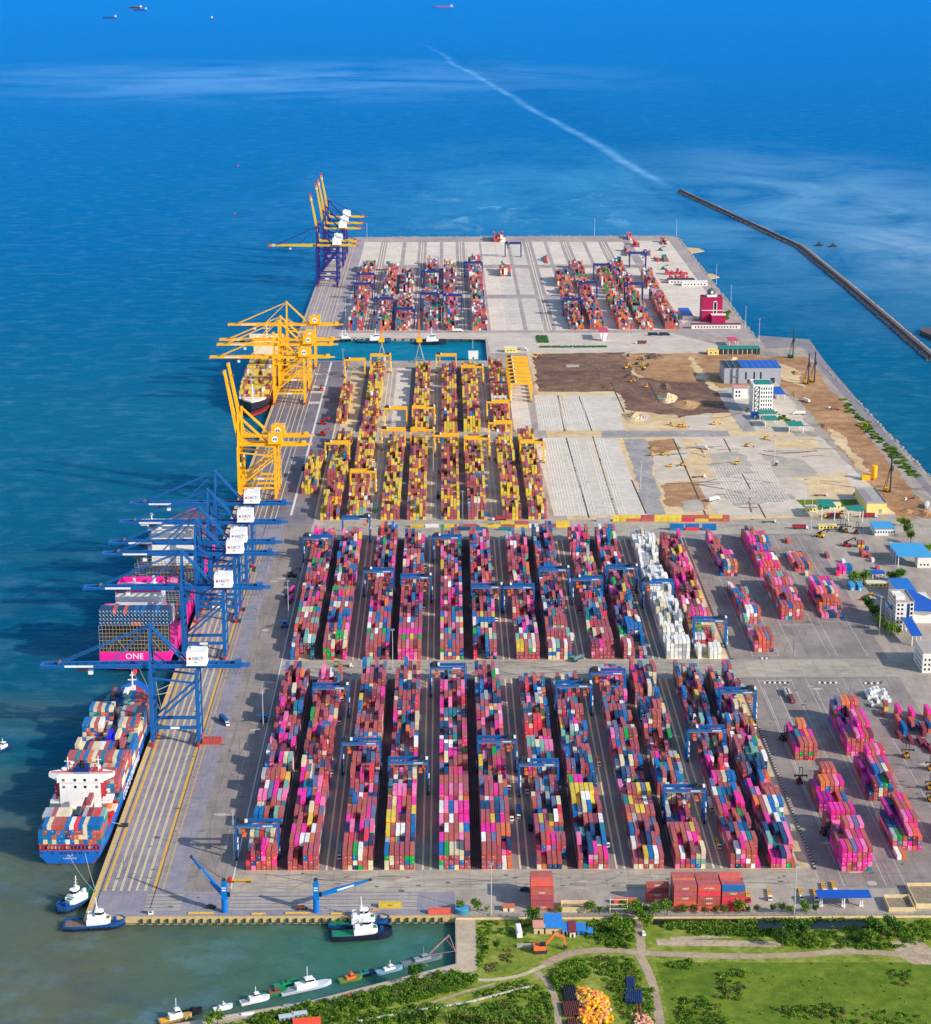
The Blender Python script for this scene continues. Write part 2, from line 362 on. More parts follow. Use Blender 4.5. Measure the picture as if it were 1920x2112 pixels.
# land slabs (the inner dock between terminals stays open water)
BS, BN, BE = 2546., 2696., 53.
land('terminal_ground', [(W0, YS), (1400, YS), (1400, 1500), (486, 1880), (474, 2523), (484, 2660), (417, 2690), (417, BN), (BE, BN), (BE, BS), (W0, BS)], YARD)
land('far_terminal_ground', [(W0, BN), (BE, BN), (417, BN), (417, 3640), (400, 3664), (W0+46, 3650), (W0, 3640)], ground_mat('far_paving', [(150, 136, 134), (166, 152, 146), (184, 168, 158)], (.012, .1, .8), streak=.6))
land('south_shore', [(4.6, YS-.01), (4.6, 967.5), (-69.7, 929.3), (-131, 908.9), (-230, 878), (-230, 500), (1400, 500), (1400, YS-.01)], MATS['yard_concrete'], -9, -.05)
# quay copings
st('quay_coping', MB().bx(W0-.6, W0+2.2, YS-1, BS, -2.6, .12).bx(W0+2.2, 4.6, YS-.8, YS+1.6, -2.6, .12), mat('sandy_coping', (206, 172, 112), .85, nscale=.5, namt=.22))
st('far_quay_coping', MB().bx(W0-.6, W0+2.2, BN, 3640, -2.6, .12), CONC)
st('dock_coping', MB().bx(W0+2.2, BE, BS-2, BS+.6, -2.6, .1).bx(W0+2.2, BE, BN-.6, BN+2, -2.6, .1).bx(BE-.6, BE+1.5, BS, BN, -2.6, .1), CONC)
# rock armour along the eastern shore
def rubble(name, line, wid, z0, z1, m, step=3.2, seed=1):
    r = random.Random(seed); mb = MB()
    for (x0, y0), (x1, y1) in zip(line, line[1:]):
        n = int(math.hypot(x1-x0, y1-y0)/step); nx, ny = (y1-y0), -(x1-x0); q = math.hypot(nx, ny); nx /= q; ny /= q
        for i in range(n):
            for k in range(3):
                t = (i+r.random())/n; o = r.random(); s = r.uniform(1.2, 2.6)
                mb.sphere((x0+(x1-x0)*t+nx*o*wid, y0+(y1-y0)*t+ny*o*wid, z1+(z0-z1)*o), s, n=5, sz=.7)
    return st(name, mb, m)
ROCK = mat('armour_rock', (148, 134, 124), .9, nscale=.3, namt=.35)
rubble('shore_rock_armour', [(400, 3664), (417, 3640), (417, 2690), (484, 2660), (474, 2523), (486, 1880)], 6, -4, 0, ROCK, 5.)
rubble('far_edge_rock_armour', [(W0+46, 3650), (400, 3664)], 5, -4, .5, ROCK, 6., 2)
# west apron
Y0B, Y1B = 1020.6, 1757.
flat('apron_pavement', [(W0+2.2, -149., YS+1.6, 1800.)], .02, APRON)
flat('apron_side_strip', [(-149., -122.5, 1052., 1800.)], .02, PLOT)
flat('front_quay_pavement', [(-149., -16.5, YS+1.6, 1051.5), (-16.4, 4.6, YS+1.6, 1050.5)], .02, APRON)
mb = MB()
XL = [g(v, 1839)[0] for v in (231, 236, 247, 252, 264, 268, 280, 284.5, 297, 302)]
for i in range(0, 10, 2):
    a, b_ = XL[i], XL[i+1]; mb.sheet([(a, 1054), (a+.5, 1054), (a+.5, 1752), (a, 1752)], .045); mb.sheet([(b_-.5, 1054), (b_, 1054), (b_, 1752), (b_-.5, 1752)], .045)
    y = 1055.
    while y < 1751: mb.sheet([(a+.5, y), (b_-.5, y+.5), (b_-.5, y+.95), (a+.5, y+.45)], .045); y += 2.1
for i in range(5):
    y = 1049.-i*4.4; x0 = -169.+i*.2
    for yy in (y, y-1.5): mb.sheet([(x0, yy), (-148.5, yy), (-148.5, yy+.4), (x0, yy+.4)], .045); mb.sheet([(-121.5, yy), (-16.6, yy), (-16.6, yy+.4), (-121.5, yy+.4)], .045)
st('lane_markings', mb, LINEB)
mb = MB()
for a, b_ in ((g(213, 1839)[0], g(219, 1839)[0]), (g(314, 1839)[0], g(321, 1839)[0])):
    mb.sheet([(a, 1054), (b_, 1054), (b_, 1752), (a, 1752)], .045)
x0, x1 = g(325, 1839)[0], g(337, 1839)[0]; mb.sheet([(x0, 1054), (x0+.3, 1054), (x0+.3, 1752), (x0, 1752)], .045); mb.sheet([(x1-.6, 1054), (x1, 1054), (x1, 1752), (x1-.6, 1752)], .045)
y = 1056.
while y < 1750: mb.sheet([(x0+.3, y+1.6), (x1-.6, y), (x1-.6, y+.3), (x0+.3, y+1.9)], .045); y += 6.2
st('crane_way_markings', mb, LINEY)
flat('crane_rail', [(-196.3, -195.9, 1024, BS-3), (-165.3, -164.9, 1024, BS-3), (-196.3, -195.9, BN+3, 3620), (-161.6, -161.2, BN+3, 3620)], .07, mat('rail_steel', (44, 36, 38), .6))
mb = MB()
for x in (-190, -186, -178, -174, -169, -163, -158.5):
    mb.sheet([(x, 1800), (x+.7, 1800), (x+.7, 2530), (x, 2530)], .05); mb.sheet([(x, 2710), (x+.7, 2710), (x+.7, 3610), (x, 3610)], .05)
st('north_lane_markings', mb, LINEB)
flat('north_apron_pavement', [(W0+2.2, -122., 1800., BS-2.5)], .02, ground_mat('north_apron_asphalt', [(104, 98, 106), (124, 116, 122), (142, 134, 136)], (.02, .12, .9), streak=.7))
flat('far_apron_pavement', [(W0+2.2, -140., BN+2.5, 3638.)], .02, ground_mat('far_apron_concrete', [(150, 136, 142), (164, 150, 152), (180, 166, 162)], (.02, .12, .9), streak=.7))
flat('edge_stripe', [(-145.5, -143.3, 1830, 2540), (-141.5, -139.6, BN+20, 3600), (-123., -122.2, 1056, 1740)], .05, LINEW)
flat('verge_stripe', [(-122.4, -120.9, 1826, 2500)], .05, LINEB)
# container rows: where each row starts (x), shared by terminals south and middle
ROWX = [-116.1, -91.9, -60.2, -36.0, -4.3, 19.9, 51.9, 75.8, 108.0, 132.2, 164.2, 187.8]
RW = 17.4
YA0, YA1, YB0, YB1 = 1079.5, 1394., 1435., 1750.
YC0, YC1, YC2, YC3 = 1814., 2131., 2160., 2502.
bands = [(YA0, YA1), (YB0, YB1)]
mbt, mbl, mbs, mbk, mbt2, mbl2 = MB(), MB(), MB(), MB(), MB(), MB()
for i in range(0, 12, 2):
    a, b_ = ROWX[i]+RW+.3, ROWX[i+1]-.3
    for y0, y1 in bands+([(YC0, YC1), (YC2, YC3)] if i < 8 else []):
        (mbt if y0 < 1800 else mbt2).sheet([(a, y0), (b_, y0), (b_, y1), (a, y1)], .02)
        for q in (.9, 2.2, b_-a-2.5, b_-a-1.2): mbk.sheet([(a+q, y0), (a+q+.22, y0), (a+q+.22, y1), (a+q, y1)], .05)
    if i+2 < 12:
        a, b_ = ROWX[i+1]+RW+.3, ROWX[i+2]-.3
        for y0, y1 in bands+([(YC0, YC1), (YC2, YC3)] if i < 6 else []):
            (mbl if y0 < 1800 else mbl2).sheet([(a, y0), (b_, y0), (b_, y1), (a, y1)], .02)
            c = (a+b_)/2
            for q in (c-2.9, c+1.6): mbs.sheet([(q, y0), (q+1.1, y0), (q+1.1, y1), (q, y1)], .05)
for y0, y1 in bands: mbl.sheet([(-122.2, y0), (-116.4, y0), (-116.4, y1), (-122.2, y1)], .02)
mbr = MB()
for i in range(12):
    for y0, y1 in bands+([(YC0, YC1), (YC2, YC3)] if i < 8 else []):
        x0 = ROWX[i]; mbr.sheet([(x0-.2, y0-1), (x0+RW+.2, y0-1), (x0+RW+.2, y1+1), (x0-.2, y1+1)], .035)
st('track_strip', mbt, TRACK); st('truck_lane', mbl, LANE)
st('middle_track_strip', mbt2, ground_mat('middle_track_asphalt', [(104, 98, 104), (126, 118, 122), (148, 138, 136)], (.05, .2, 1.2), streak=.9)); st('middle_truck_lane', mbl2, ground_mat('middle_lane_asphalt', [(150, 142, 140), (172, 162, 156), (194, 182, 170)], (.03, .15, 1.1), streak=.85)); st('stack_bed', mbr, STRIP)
st('truck_lane_markings', mbs, LINEB); st('track_lines', mbk, mat('worn_track_line', (126, 116, 108), .8))
flat('east_runway', [(205.6, 210.6, YA0, YA1), (205.6, 210.6, YB0, YB1)], .03, STRIP)
flat('cross_road', [(-122, 700, 1396, 1433), (-122, 212, 1024+28, 1078.3)], .015, ground_mat('road_concrete', [(150, 138, 126), (172, 160, 144), (190, 178, 158)], (.02, .12, 1.), streak=-.6, tile=13.))
flat('boundary_road', [(-122, 486, 1766, 1812)], .015, ground_mat('boundary_concrete', [(156, 144, 132), (176, 164, 148), (196, 184, 164)], (.02, .12, 1.), tile=14.))
flat('east_plot', [(213.6, 330, 1053, 1395.9), (213.6, 330, 1433.1, 1765)], .015, PLOT)
mb = MB()
for (a, b_, c, d) in ((1573, 1420, 1760, 1740), (1680, 1420, 1890, 1770), (1600, 1418, 1690, 1570), (1725, 1420, 1800, 1560)):
    (x0, y0), (x1, y1) = g(a, b_), g(c, d); mb.sheet([(x0, min(y0, y1)), (x0+.35, min(y0, y1)), (x0+.35, max(y0, y1)), (x0, max(y0, y1))], .05)
for y0, y1, xs in ((1440, 1760, (229.5, 249.5, 261.5, 287.5, 293.5, 316)), (1056, 1392, (226, 250, 261, 288, 300))):
    for x in xs: mb.sheet([(x, y0), (x+.25, y0), (x+.25, y1), (x, y1)], .05)
for x0, x1, y in ((261.5, 287.5, 1512), (230, 250, 1441), (226, 250, 1388), (293, 316, 1520)): mb.sheet([(x0, y), (x1, y), (x1, y+.4), (x0, y+.4)], .05)
st('plot_markings', mb, LINEW)
# middle terminal: pale empty slots and the works area
flat('pale_slot', [(-60.4, -42, 2170, 2500), (74, 94, 2170, 2440)], .06, PALE)
BL = ground_mat('block_field', [(190, 178, 162), (206, 194, 176), (220, 208, 190)], (.02, .12, 1.))
flat('block_field_paving', [px((1100, 903), (1215, 903), (1270, 1064), (1142, 1064)), px((1225, 903), (1270, 903), (1335, 1064), (1275, 1064)), px((1100, 815), (1155, 815), (1165, 888), (1110, 888)), px((1160, 815), (1275, 815), (1285, 888), (1168, 888))], .02, BL)
mb = MB()
for x0, x1, y0, y1 in ((103, 120, 1830, 2130), (124.5, 141, 1830, 2130), (150, 168, 1830, 2130), (104, 118, 2175, 2330), (124, 140, 2175, 2330), (148, 164, 2175, 2330), (270, 330, 1870, 2010)):
    x = x0
    while x < x1:
        y = y0
        while y < y1:
            if rnd.random() > .12: mb.bx(x, x+1.25, y, y+1.9, 0, .3)
            y += 5.2
        x += 2.75
o = mb.build('foundation_blocks', mat('block_white', (218, 212, 204), .8, nscale=.3, namt=.12)); tag(o, 'grid of small white foundation blocks set out on the unfinished yard', 'foundation blocks', kind='stuff')
MUD = ground_mat('wet_mud', [(84, 62, 54), (120, 90, 74), (156, 122, 94)], (.012, .06, .35))
SOIL = ground_mat('brown_soil', [(138, 98, 68), (172, 128, 90), (200, 160, 116)], (.012, .07, .5))
SND = ground_mat('building_sand', [(190, 156, 112), (212, 182, 138), (228, 202, 162)], (.015, .08, .6))
SLAB = ground_mat('new_slab', [(182, 166, 148), (202, 186, 166), (220, 204, 182)], (.012, .07, .6))
GRAV = ground_mat('grey_gravel', [(128, 122, 122), (158, 150, 146), (186, 176, 166)], (.03, .2, 1.))
def rag(pts, amp=5., seed=1):
    """world outline of a pixel polygon with uneven, dug-over edges"""
    r = random.Random(seed); P = [g(*p) for p in pts]; out = []
    for (x0, y0), (x1, y1) in zip(P, P[1:]+P[:1]):
        d = math.hypot(x1-x0, y1-y0); n = max(2, int(d/7)); nx, ny = (y1-y0)/d, -(x1-x0)/d; o = 0
        for i in range(n):
            u = i/n; o = o*.6+r.uniform(-amp, amp)*.6; k = o if 0 < i else 0; out.append((x0+(x1-x0)*u+nx*k, y0+(y1-y0)*u+ny*k))
    return out
flat('works_sand', [px((1085, 727), (1500, 727), (1720, 1000), (1860, 1060), (1510, 1072), (1170, 1072))], .012, SND)
flat('works_mud', [rag([(1095, 730), (1290, 727), (1300, 765), (1290, 808), (1110, 808)], 4, 1), rag([(1262, 783), (1420, 770), (1452, 790), (1520, 848), (1400, 862), (1290, 845)], 6, 2), rag([(1430, 826), (1500, 820), (1530, 852), (1450, 852)], 4, 3)], .03, MUD)
flat('works_soil', [rag([(1285, 730), (1420, 728), (1440, 790), (1360, 785), (1310, 770)], 5, 4), rag([(1530, 735), (1660, 735), (1790, 900), (1920, 1060), (1850, 1075), (1760, 960), (1640, 820)], 4, 5), rag([(1420, 728), (1560, 728), (1580, 800), (1480, 800)], 5, 6), rag([(1365, 1000), (1440, 995), (1460, 1050), (1380, 1045)], 6, 7), rag([(1330, 910), (1395, 905), (1410, 925), (1350, 935)], 5, 8)], .045, SOIL)
flat('works_slab', [rag([(1386, 900), (1690, 900), (1800, 1010), (1785, 1058), (1480, 1066), (1430, 980)], 2.5, 9), rag([(1330, 940), (1400, 930), (1420, 990), (1365, 1000)], 4, 10), rag([(1490, 800), (1600, 790), (1680, 890), (1530, 890)], 3, 11), rag([(1412, 858), (1465, 852), (1478, 884), (1420, 888)], 4, 12)], .07, SLAB)
flat('works_gravel', [rag([(1284, 905), (1330, 905), (1372, 1060), (1335, 1062)], 3, 13), rag([(1478, 805), (1500, 805), (1560, 890), (1530, 890)], 3, 14), rag([(1240, 888), (1500, 888), (1505, 900), (1240, 903)], 2, 15)], .09, GRAV)
flat('damp_patch', [rag([(1166, 752), (1192, 752), (1194, 757), (1168, 758)], 2, 16), rag([(1450, 935), (1520, 930), (1560, 975), (1480, 985)], 7, 17), rag([(1400, 1035), (1440, 1030), (1452, 1052), (1410, 1056)], 5, 18), rag([(1560, 935), (1640, 945), (1690, 990), (1600, 985)], 8, 19), rag([(1500, 1010), (1600, 1000), (1640, 1030), (1520, 1045)], 8, 20)], .11, ground_mat('damp_slab', [(158, 146, 134), (178, 164, 148), (198, 184, 164)], (.02, .1, .6)))
flat('sand_drift', [rag([(1400, 905), (1450, 905), (1470, 985), (1440, 990)], 6, 21), rag([(1580, 905), (1680, 905), (1700, 930), (1600, 925)], 6, 22), rag([(1300, 855), (1390, 855), (1400, 885), (1290, 885)], 5, 23), rag([(1640, 985), (1740, 975), (1780, 1020), (1680, 1030)], 7, 24), rag([(1600, 745), (1640, 760), (1660, 800), (1610, 780)], 5, 25), rag([(1700, 880), (1740, 900), (1800, 980), (1760, 960)], 5, 26)], .13, SND)
# wheel ruts and spoil heaps
mbq = MB(); rq = random.Random(5)
for k in range(70):
    x, y = rq.choice([(rq.uniform(100, 205), rq.uniform(2370, 2500)), (rq.uniform(190, 300), rq.uniform(2180, 2440)), (rq.uniform(330, 460), rq.uniform(1900, 2480)), (rq.uniform(210, 300), rq.uniform(1830, 2120))]); a = rq.choice((0, 0, 1.57, .4, -.5))+rq.uniform(-.25, .25); L_ = rq.uniform(18, 60); bend = rq.uniform(-.03, .03); w_ = rq.uniform(.5, 1.1); pl_, pr_ = [], []
    for i in range(9): pl_.append((x-math.sin(a)*w_, y+math.cos(a)*w_)); pr_.append((x+math.sin(a)*w_, y-math.cos(a)*w_)); x += math.cos(a)*L_/8; y += math.sin(a)*L_/8; a += bend*4
    mbq.add([(p[0], p[1], .15+.002*k) for p in pl_+pr_], [(i, i+9, i+10, i+1) for i in range(8)])
st('wheel_ruts', mbq, ground_mat('rut_soil', [(104, 78, 64), (134, 102, 80), (164, 130, 100)], (.05, .2, 1.)))
def mound(a, b_, rx, ry, h, m, seed):
    r = random.Random(seed); cx, cy = g(a, b_); n = 18; rings = []
    for k in range(7):
        u = k/6; rings.append([(cx+rx*(1-u)*math.cos(t)*(1+.16*math.sin(3*t+seed)+r.uniform(-.05, .05)), cy+ry*(1-u)*math.sin(t)*(1+.16*math.sin(2*t+seed)+r.uniform(-.05, .05)), h*(u**1.15)+r.uniform(-.12, .12)*h*(0 < u < 1)) for t in [2*math.pi*i/n for i in range(n)]])
    st('spoil_heap', MB().loft(rings), m)
for i, q in enumerate(((1376, 822, 12, 26, 7, SND), (1310, 860, 16, 26, 6, SND), (1322, 862, 9, 14, 5, GRAV), (1300, 778, 9, 20, 3.4, MUD), (1350, 735, 12, 18, 4, MUD), (1372, 798, 7, 22, 4.5, MUD), (1415, 835, 16, 24, 4, SOIL), (1345, 925, 6, 9, 2.5, SOIL), (1640, 770, 6, 16, 3, SOIL), (1700, 880, 5, 18, 2.4, SOIL), (1770, 1020, 6, 10, 2.6, SOIL), (1905, 1060, 10, 14, 3.4, SOIL), (1870, 1055, 7, 9, 2.6, SOIL), (1510, 740, 6, 12, 2.6, SND), (1250, 800, 8, 8, 2.2, MUD))): mound(*q, i)
mb = MB()
for a, b_ in (((1490, 905), (1576, 1068)), ((1386, 905), (1455, 1068)), ((1220, 900), (1270, 1064)), ((1148, 815), (1162, 890)), ((1258, 790), (1285, 850)), ((1335, 788), (1357, 830)), ((1165, 903), (1212, 1068)), ((1300, 990), (1330, 1060)), ((1192, 818), (1218, 888))):
    (x0, y0), (x1, y1) = g(*a), g(*b_); mb.sheet([(x0, y0), (x0+1.5, y0), (x1+1.5, y1), (x1, y1)], .075)
st('drain_channel', mb, mat('wet_channel', (62, 62, 60), .7))
# roads along the east shore and between the terminals
flat('shore_road', [px((1560, 692), (1668, 700), (1700, 745), (1925, 1010), (1925, 1030), (1683, 752), (1655, 716), (1580, 718))], .06, ground_mat('shore_asphalt', [(122, 116, 124), (138, 130, 134), (152, 144, 142)], (.03, .2, 1.)))
flat('gate_road', [px((700, 687), (1380, 686), (1480, 712), (1500, 728), (1010, 728), (1004, 700), (700, 697))], .03, ground_mat('gate_concrete', [(182, 166, 152), (200, 184, 168), (214, 198, 182)], (.02, .1, .9)))
# far terminal: pale slabs between the lanes
mb = MB(); sc = .1964; yn = 519
xs = [(310, 480), (545, 710), (750, 880), (970, 1110), (1145, 1280), (1375, 1520), (1540, 1690)]
sx = [(g(690+a*sc, yn)[0], g(690+b_*sc, yn)[0]) for a, b_ in xs]+[(86, 106), (112, 134), (151, 172), (178, 200), (217, 240), (246, 268), (284, 312)]
for a, b_ in sx:
    for y0, y1 in ((2752, 3006), (3040, 3295), (3330, 3588)): mb.sheet([(a, y0), (b_, y0), (b_, y1), (a, y1)], .03)
mb.sheet([(330, 2800), (395, 2900), (395, 3600), (325, 3600)], .03)
st('pale_slot_paving', mb, PALE)
mb = MB()
for a, b_ in zip(sx, sx[1:]):
    c = (a[1]+b_[0])/2
    if b_[0]-a[1] > 8:
        for q in (c-2.6, c+1.4): mb.sheet([(q, 2752), (q+1.3, 2752), (q+1.3, 3588), (q, 3588)], .03)
st('far_lane_markings', mb, mat('cream_marking', (230, 214, 184), .8))
mb = MB()
for x0, x1, y0, y1 in ((88, 105, 2800, 3000), (113, 133, 2800, 3000), (88, 105, 3045, 3190), (113, 133, 3045, 3290), (113, 133, 3340, 3560)):
    y = y0
    while y < y1:
        c = (x0+x1)/2; mb.add([(x0, y, .06), (c, y+3.4, .06), (c, y+5.2, .06), (x0, y+1.8, .06)], [(0, 1, 2, 3)]); mb.add([(c, y+3.4, .06), (x1, y, .06), (x1, y+1.8, .06), (c, y+5.2, .06)], [(0, 1, 2, 3)]); y += 11.5
st('slot_chevrons', mb, mat('slate_marking', (132, 148, 164), .8, nscale=.3, namt=.15))
# breakwater
bwl = [g(1402, 392), g(1650, 507), g(1770, 605), g(1925, 738)]
bwl = [(x, y) for x, y in bwl]
mb = MB(); ring = []
for i, (x, y) in enumerate(bwl):
    q0 = bwl[max(0, i-1)]; q1 = bwl[min(len(bwl)-1, i+1)]; dx, dy = q1[0]-q0[0], q1[1]-q0[1]; q = math.hypot(dx, dy); nx, ny = dy/q, -dx/q
    ring.append([(x-nx*6.5, y-ny*6.5, -6), (x+nx*6.5, y+ny*6.5, -6), (x+nx*4, y+ny*4, .4), (x+nx*2, y+ny*2, .4), (x+nx*2, y+ny*2, 1.8), (x-nx*1, y-ny*1, 1.8), (x-nx*1, y-ny*1, .4), (x-nx*4, y-ny*4, .4)])
mb.loft(ring); st('breakwater', mb, mat('breakwater_concrete', (92, 84, 86), .9, nscale=.12, namt=.3))
rubble('breakwater_armour', [(x-4.5, y) for x, y in bwl], 3, -3.6, -1.6, mat('pale_armour', (136, 126, 120), .9, nscale=.3, namt=.3), 7., 5)
rubble('breakwater_sea_armour', [(x+6.5, y) for x, y in bwl], -3, -3.6, -1.6, ROCK, 7., 6)
b2 = px((1892, 680), (1925, 706)); land('second_breakwater', [(b2[0][0], b2[0][1]-12), (b2[0][0]+14, b2[0][1]+20), (b2[1][0]+40, b2[1][1]+10), (b2[1][0]+30, b2[1][1]-60)], MATS['breakwater_concrete'], -6, 1.5)
# spits of sand at the far corner
land('sand_spit', [(416, 3470), (446, 3500), (440, 3530), (416, 3545)], SAND, -6, -3.2)
land('sand_bar', [(416, 3200), (436, 3220), (430, 3250), (416, 3262)], SAND, -6, -3.2)
# ---------------- green land in the south
GRASS = ground_mat('rough_grass', [(80, 102, 26), (108, 126, 36), (138, 146, 54), (172, 160, 100)], (.05, .25, 1.6))
MEADOW = ground_mat('meadow', [(72, 98, 20), (96, 118, 28), (124, 138, 44)], (.03, .14, 1.1))
TRACKM = ground_mat('dirt_track', [(150, 128, 104), (172, 150, 124), (192, 172, 144)], (.08, .4, 2.))
flat('grass_ground', [[(15.2, 1016.8), (15.2, 960), (9, 957), (-69, 922.5), (-131, 901), (-230, 868), (-230, 500), (1400, 500), (1400, 1016.8)]], -.03, GRASS)
flat('meadow_ground', [px((1352, 1985), (1925, 1985), (1925, 2200), (1395, 2200), (1372, 2060))], -.012, MEADOW)
flat('pier_paving', [[(5.2, 1019), (15., 1019), (14.8, 960.5), (8, 956), (-69, 924), (-131, 903.5), (-222, 873), (-222, 877), (-131, 908), (-69.8, 928.6), (5.2, 967)]], -.02, ground_mat('pier_concrete', [(172, 152, 128), (190, 170, 144), (204, 186, 160)], (.05, .3, 1.4)))
def ribbon(name, pts, wid, z, m):
    q = [Vector((*g(*p), 0)) for p in pts]; mb = MB(); vs = []
    sm = []
    for i in range(len(q)-1):
        p0, p1, p2, p3 = q[max(i-1, 0)], q[i], q[i+1], q[min(i+2, len(q)-1)]
        for k in range(6):
            t = k/6; sm.append(.5*((2*p1)+(p2-p0)*t+(2*p0-5*p1+4*p2-p3)*t*t+(3*p1-p0-3*p2+p3)*t**3))
    sm.append(q[-1]); L_ = []; R_ = []
    for i, p in enumerate(sm):
        d = (sm[min(i+1, len(sm)-1)]-sm[max(i-1, 0)]).normalized(); n = Vector((-d.y, d.x, 0)); ww = wid*(.8+.4*rnd.random()*.5)
        L_.append((p.x+n.x*ww/2, p.y+n.y*ww/2, z)); R_.append((p.x-n.x*ww/2, p.y-n.y*ww/2, z))
    n = len(sm); mb.add(L_+R_, [(i, i+n, i+n+1, i+1) for i in range(n-1)]); return st(name, mb, m)
ribbon('concrete_path', [(958, 2006), (985, 2020), (1020, 2020), (1070, 2012), (1120, 1992), (1160, 1972)], 3.4, -.002, ground_mat('path_concrete', [(176, 158, 126), (198, 180, 148), (210, 194, 164)], (.1, .5, 2.)))
ribbon('dirt_road', [(1120, 1990), (1180, 1965), (1260, 1960), (1340, 1966), (1500, 1972), (1640, 1970), (1760, 1962), (1925, 1975)], 6.5, .004, TRACKM)
ribbon('dirt_path', [(1105, 2004), (1130, 2030), (1146, 2070), (1152, 2125)], 4., -.004, TRACKM)
ribbon('farm_track', [(1318, 1970), (1338, 2010), (1352, 2060), (1362, 2125)], 5.2, .001, TRACKM)
ribbon('gate_track', [(1312, 1895), (1318, 1925), (1322, 1965)], 5.2, .008, TRACKM)
ribbon('foot_path', [(1020, 2028), (960, 2045), (900, 2065), (820, 2088)], 2.2, -.006, TRACKM)
flat('bare_strip', [px((1353, 1936), (1605, 1942), (1612, 1953), (1354, 1950)), px((1380, 1932), (1500, 1928), (1510, 1934), (1380, 1938)), px((1835, 1942), (1895, 1938), (1925, 1960), (1925, 1990), (1880, 1988), (1850, 1970))], -.008, ground_mat('bare_earth', [(150, 128, 104), (182, 160, 132), (200, 182, 156)], (.1, .4, 2.)))
cw = MB().sheet(px((1340, 1894), (1800, 1896), (1800, 1917), (1560, 1916), (1340, 1907)), .003)
st('drainage_canal', cw, mat('canal_water', (22, 30, 26), .15, spec=.5, nscale=.4, namt=.4))

def smears(name, boxes, m, z, seed, along):
    r = random.Random(seed); mb = MB()
    for x0, x1, y0, y1, n, L0, L1, w0, w1 in boxes:
        for k in range(n):
            x, y = r.uniform(x0, x1), r.uniform(y0, y1); a = (math.pi/2 if along == 'y' else 0)+r.gauss(0, .12 if r.random() < .8 else .7); L = r.uniform(L0, L1); w = r.uniform(w0, w1); b = r.uniform(-.02, .02); A, B = [], []
            for i in range(7):
                f = math.sin(math.pi*(i+.4)/6.8); A.append((x-math.sin(a)*w*f, y+math.cos(a)*w*f)); B.append((x+math.sin(a)*w*f, y-math.cos(a)*w*f)); x += math.cos(a)*L/6; y += math.sin(a)*L/6; a += b
            if min(p[0] for p in A+B) < x0-1 or max(p[0] for p in A+B) > x1+1 or min(p[1] for p in A+B) < y0-1 or max(p[1] for p in A+B) > y1+1: continue
            mb.add([(p[0], p[1], z+.0004*k) for p in A+B], [(i, i+7, i+8, i+1) for i in range(6)])
    return st(name, mb, m)
smears('tyre_marks', [(-120, 205, 1054, 1076, 90, 10, 40, .12, .4), (-120, 210, 1398, 1431, 110, 12, 50, .12, .45), (216, 328, 1056, 1390, 60, 10, 34, .1, .3), (-120, 300, 1768, 1800, 90, 12, 40, .2, .5)], mat('tyre_mark', (126, 118, 114), .85), .06, 1, 'x')
smears('lane_tyre_marks', [(-192, -150, 1056, 1740, 70, 12, 46, .1, .3), (-148, -124, 1056, 1740, 60, 12, 50, .1, .3), (216, 328, 1056, 1390, 90, 12, 40, .1, .35), (216, 328, 1436, 1740, 90, 12, 40, .1, .4)], mat('tyre_mark', (126, 118, 114)), .062, 2, 'y')
smears('oil_stain', [(-192, -126, 1026, 1740, 45, 1.5, 5, .4, 1.2), (-120, 205, 1054, 1076, 30, 1.5, 4, .5, 1.2), (216, 328, 1056, 1390, 40, 1.5, 5, .5, 1.6), (-120, 210, 1398, 1431, 30, 1.5, 5, .5, 1.4)], mat('oil_stain', (104, 98, 98), .6), .095, 3, 'x')
smears('pale_repair', [(-120, 205, 1054, 1076, 12, 6, 16, 1., 3), (216, 328, 1056, 1390, 14, 6, 18, 1., 3.4), (-148, -124, 1056, 1740, 16, 6, 20, 1., 3)], mat('pale_repair', (186, 174, 158), .85, nscale=.5, namt=.1), .03, 4, 'x')

mb = MB()
for (a, b_), (c, d) in (((487, 1640), (518, 1505)), ((527, 1640), (556, 1500)), ((527, 1455), (550, 1412)), ((556, 1455), (566, 1412)), ((462, 1760), (484, 1676))):
    (x0, y0), (x1, y1) = g(a, b_), g(c, d); n = int(abs(y1-y0)/3.2)
    for k in range(n): u = k/n; x, y = x0+(x1-x0)*u, y0+(y1-y0)*u; mb.sheet([(x, y), (x+.3, y), (x+.3, y+1.7), (x, y+1.7)], .055)
st('dashed_markings', mb, LINEW)
# ================================================================== CONTAINERS
CW, CL, CL2, CH, CP, BAY = 2.56, 12.6, 6.15, 2.98, 2.96, 13.06
PAL = {'m': (172, 82, 90), 'r': (184, 90, 78), 'o': (222, 118, 66), 'p': (240, 122, 170), 'k': (232, 44, 150), 'b': (0, 106, 172), 'n': (12, 66, 108),
       't': (20, 124, 138), 'g': (14, 158, 66), 'w': (236, 232, 222), 'c': (224, 206, 168), 'y': (222, 190, 66), 's': (104, 110, 146), 'e': (172, 172, 176),
       'v': (226, 56, 76), 'd': (132, 52, 66), 'a': (120, 172, 154), 'i': (20, 20, 226), 'h': (176, 30, 140), 'f': (222, 96, 78)}
CNAME = {'m': 'maroon', 'r': 'terracotta', 'o': 'orange', 'p': 'pale pink', 'k': 'magenta', 'b': 'bright blue', 'n': 'navy blue', 't': 'teal', 'g': 'green', 'w': 'white',
         'c': 'cream', 'y': 'yellow', 's': 'slate', 'e': 'grey', 'v': 'crimson', 'd': 'dark maroon', 'a': 'mint', 'i': 'ultramarine', 'h': 'purple', 'f': 'salmon'}
PA = dict(m=36, r=14, o=2, p=7, k=6, b=8, n=8, t=1.5, a=2.5, c=4.5, w=2.5, s=6, y=1.2, g=1.2, d=8, v=3, e=2)
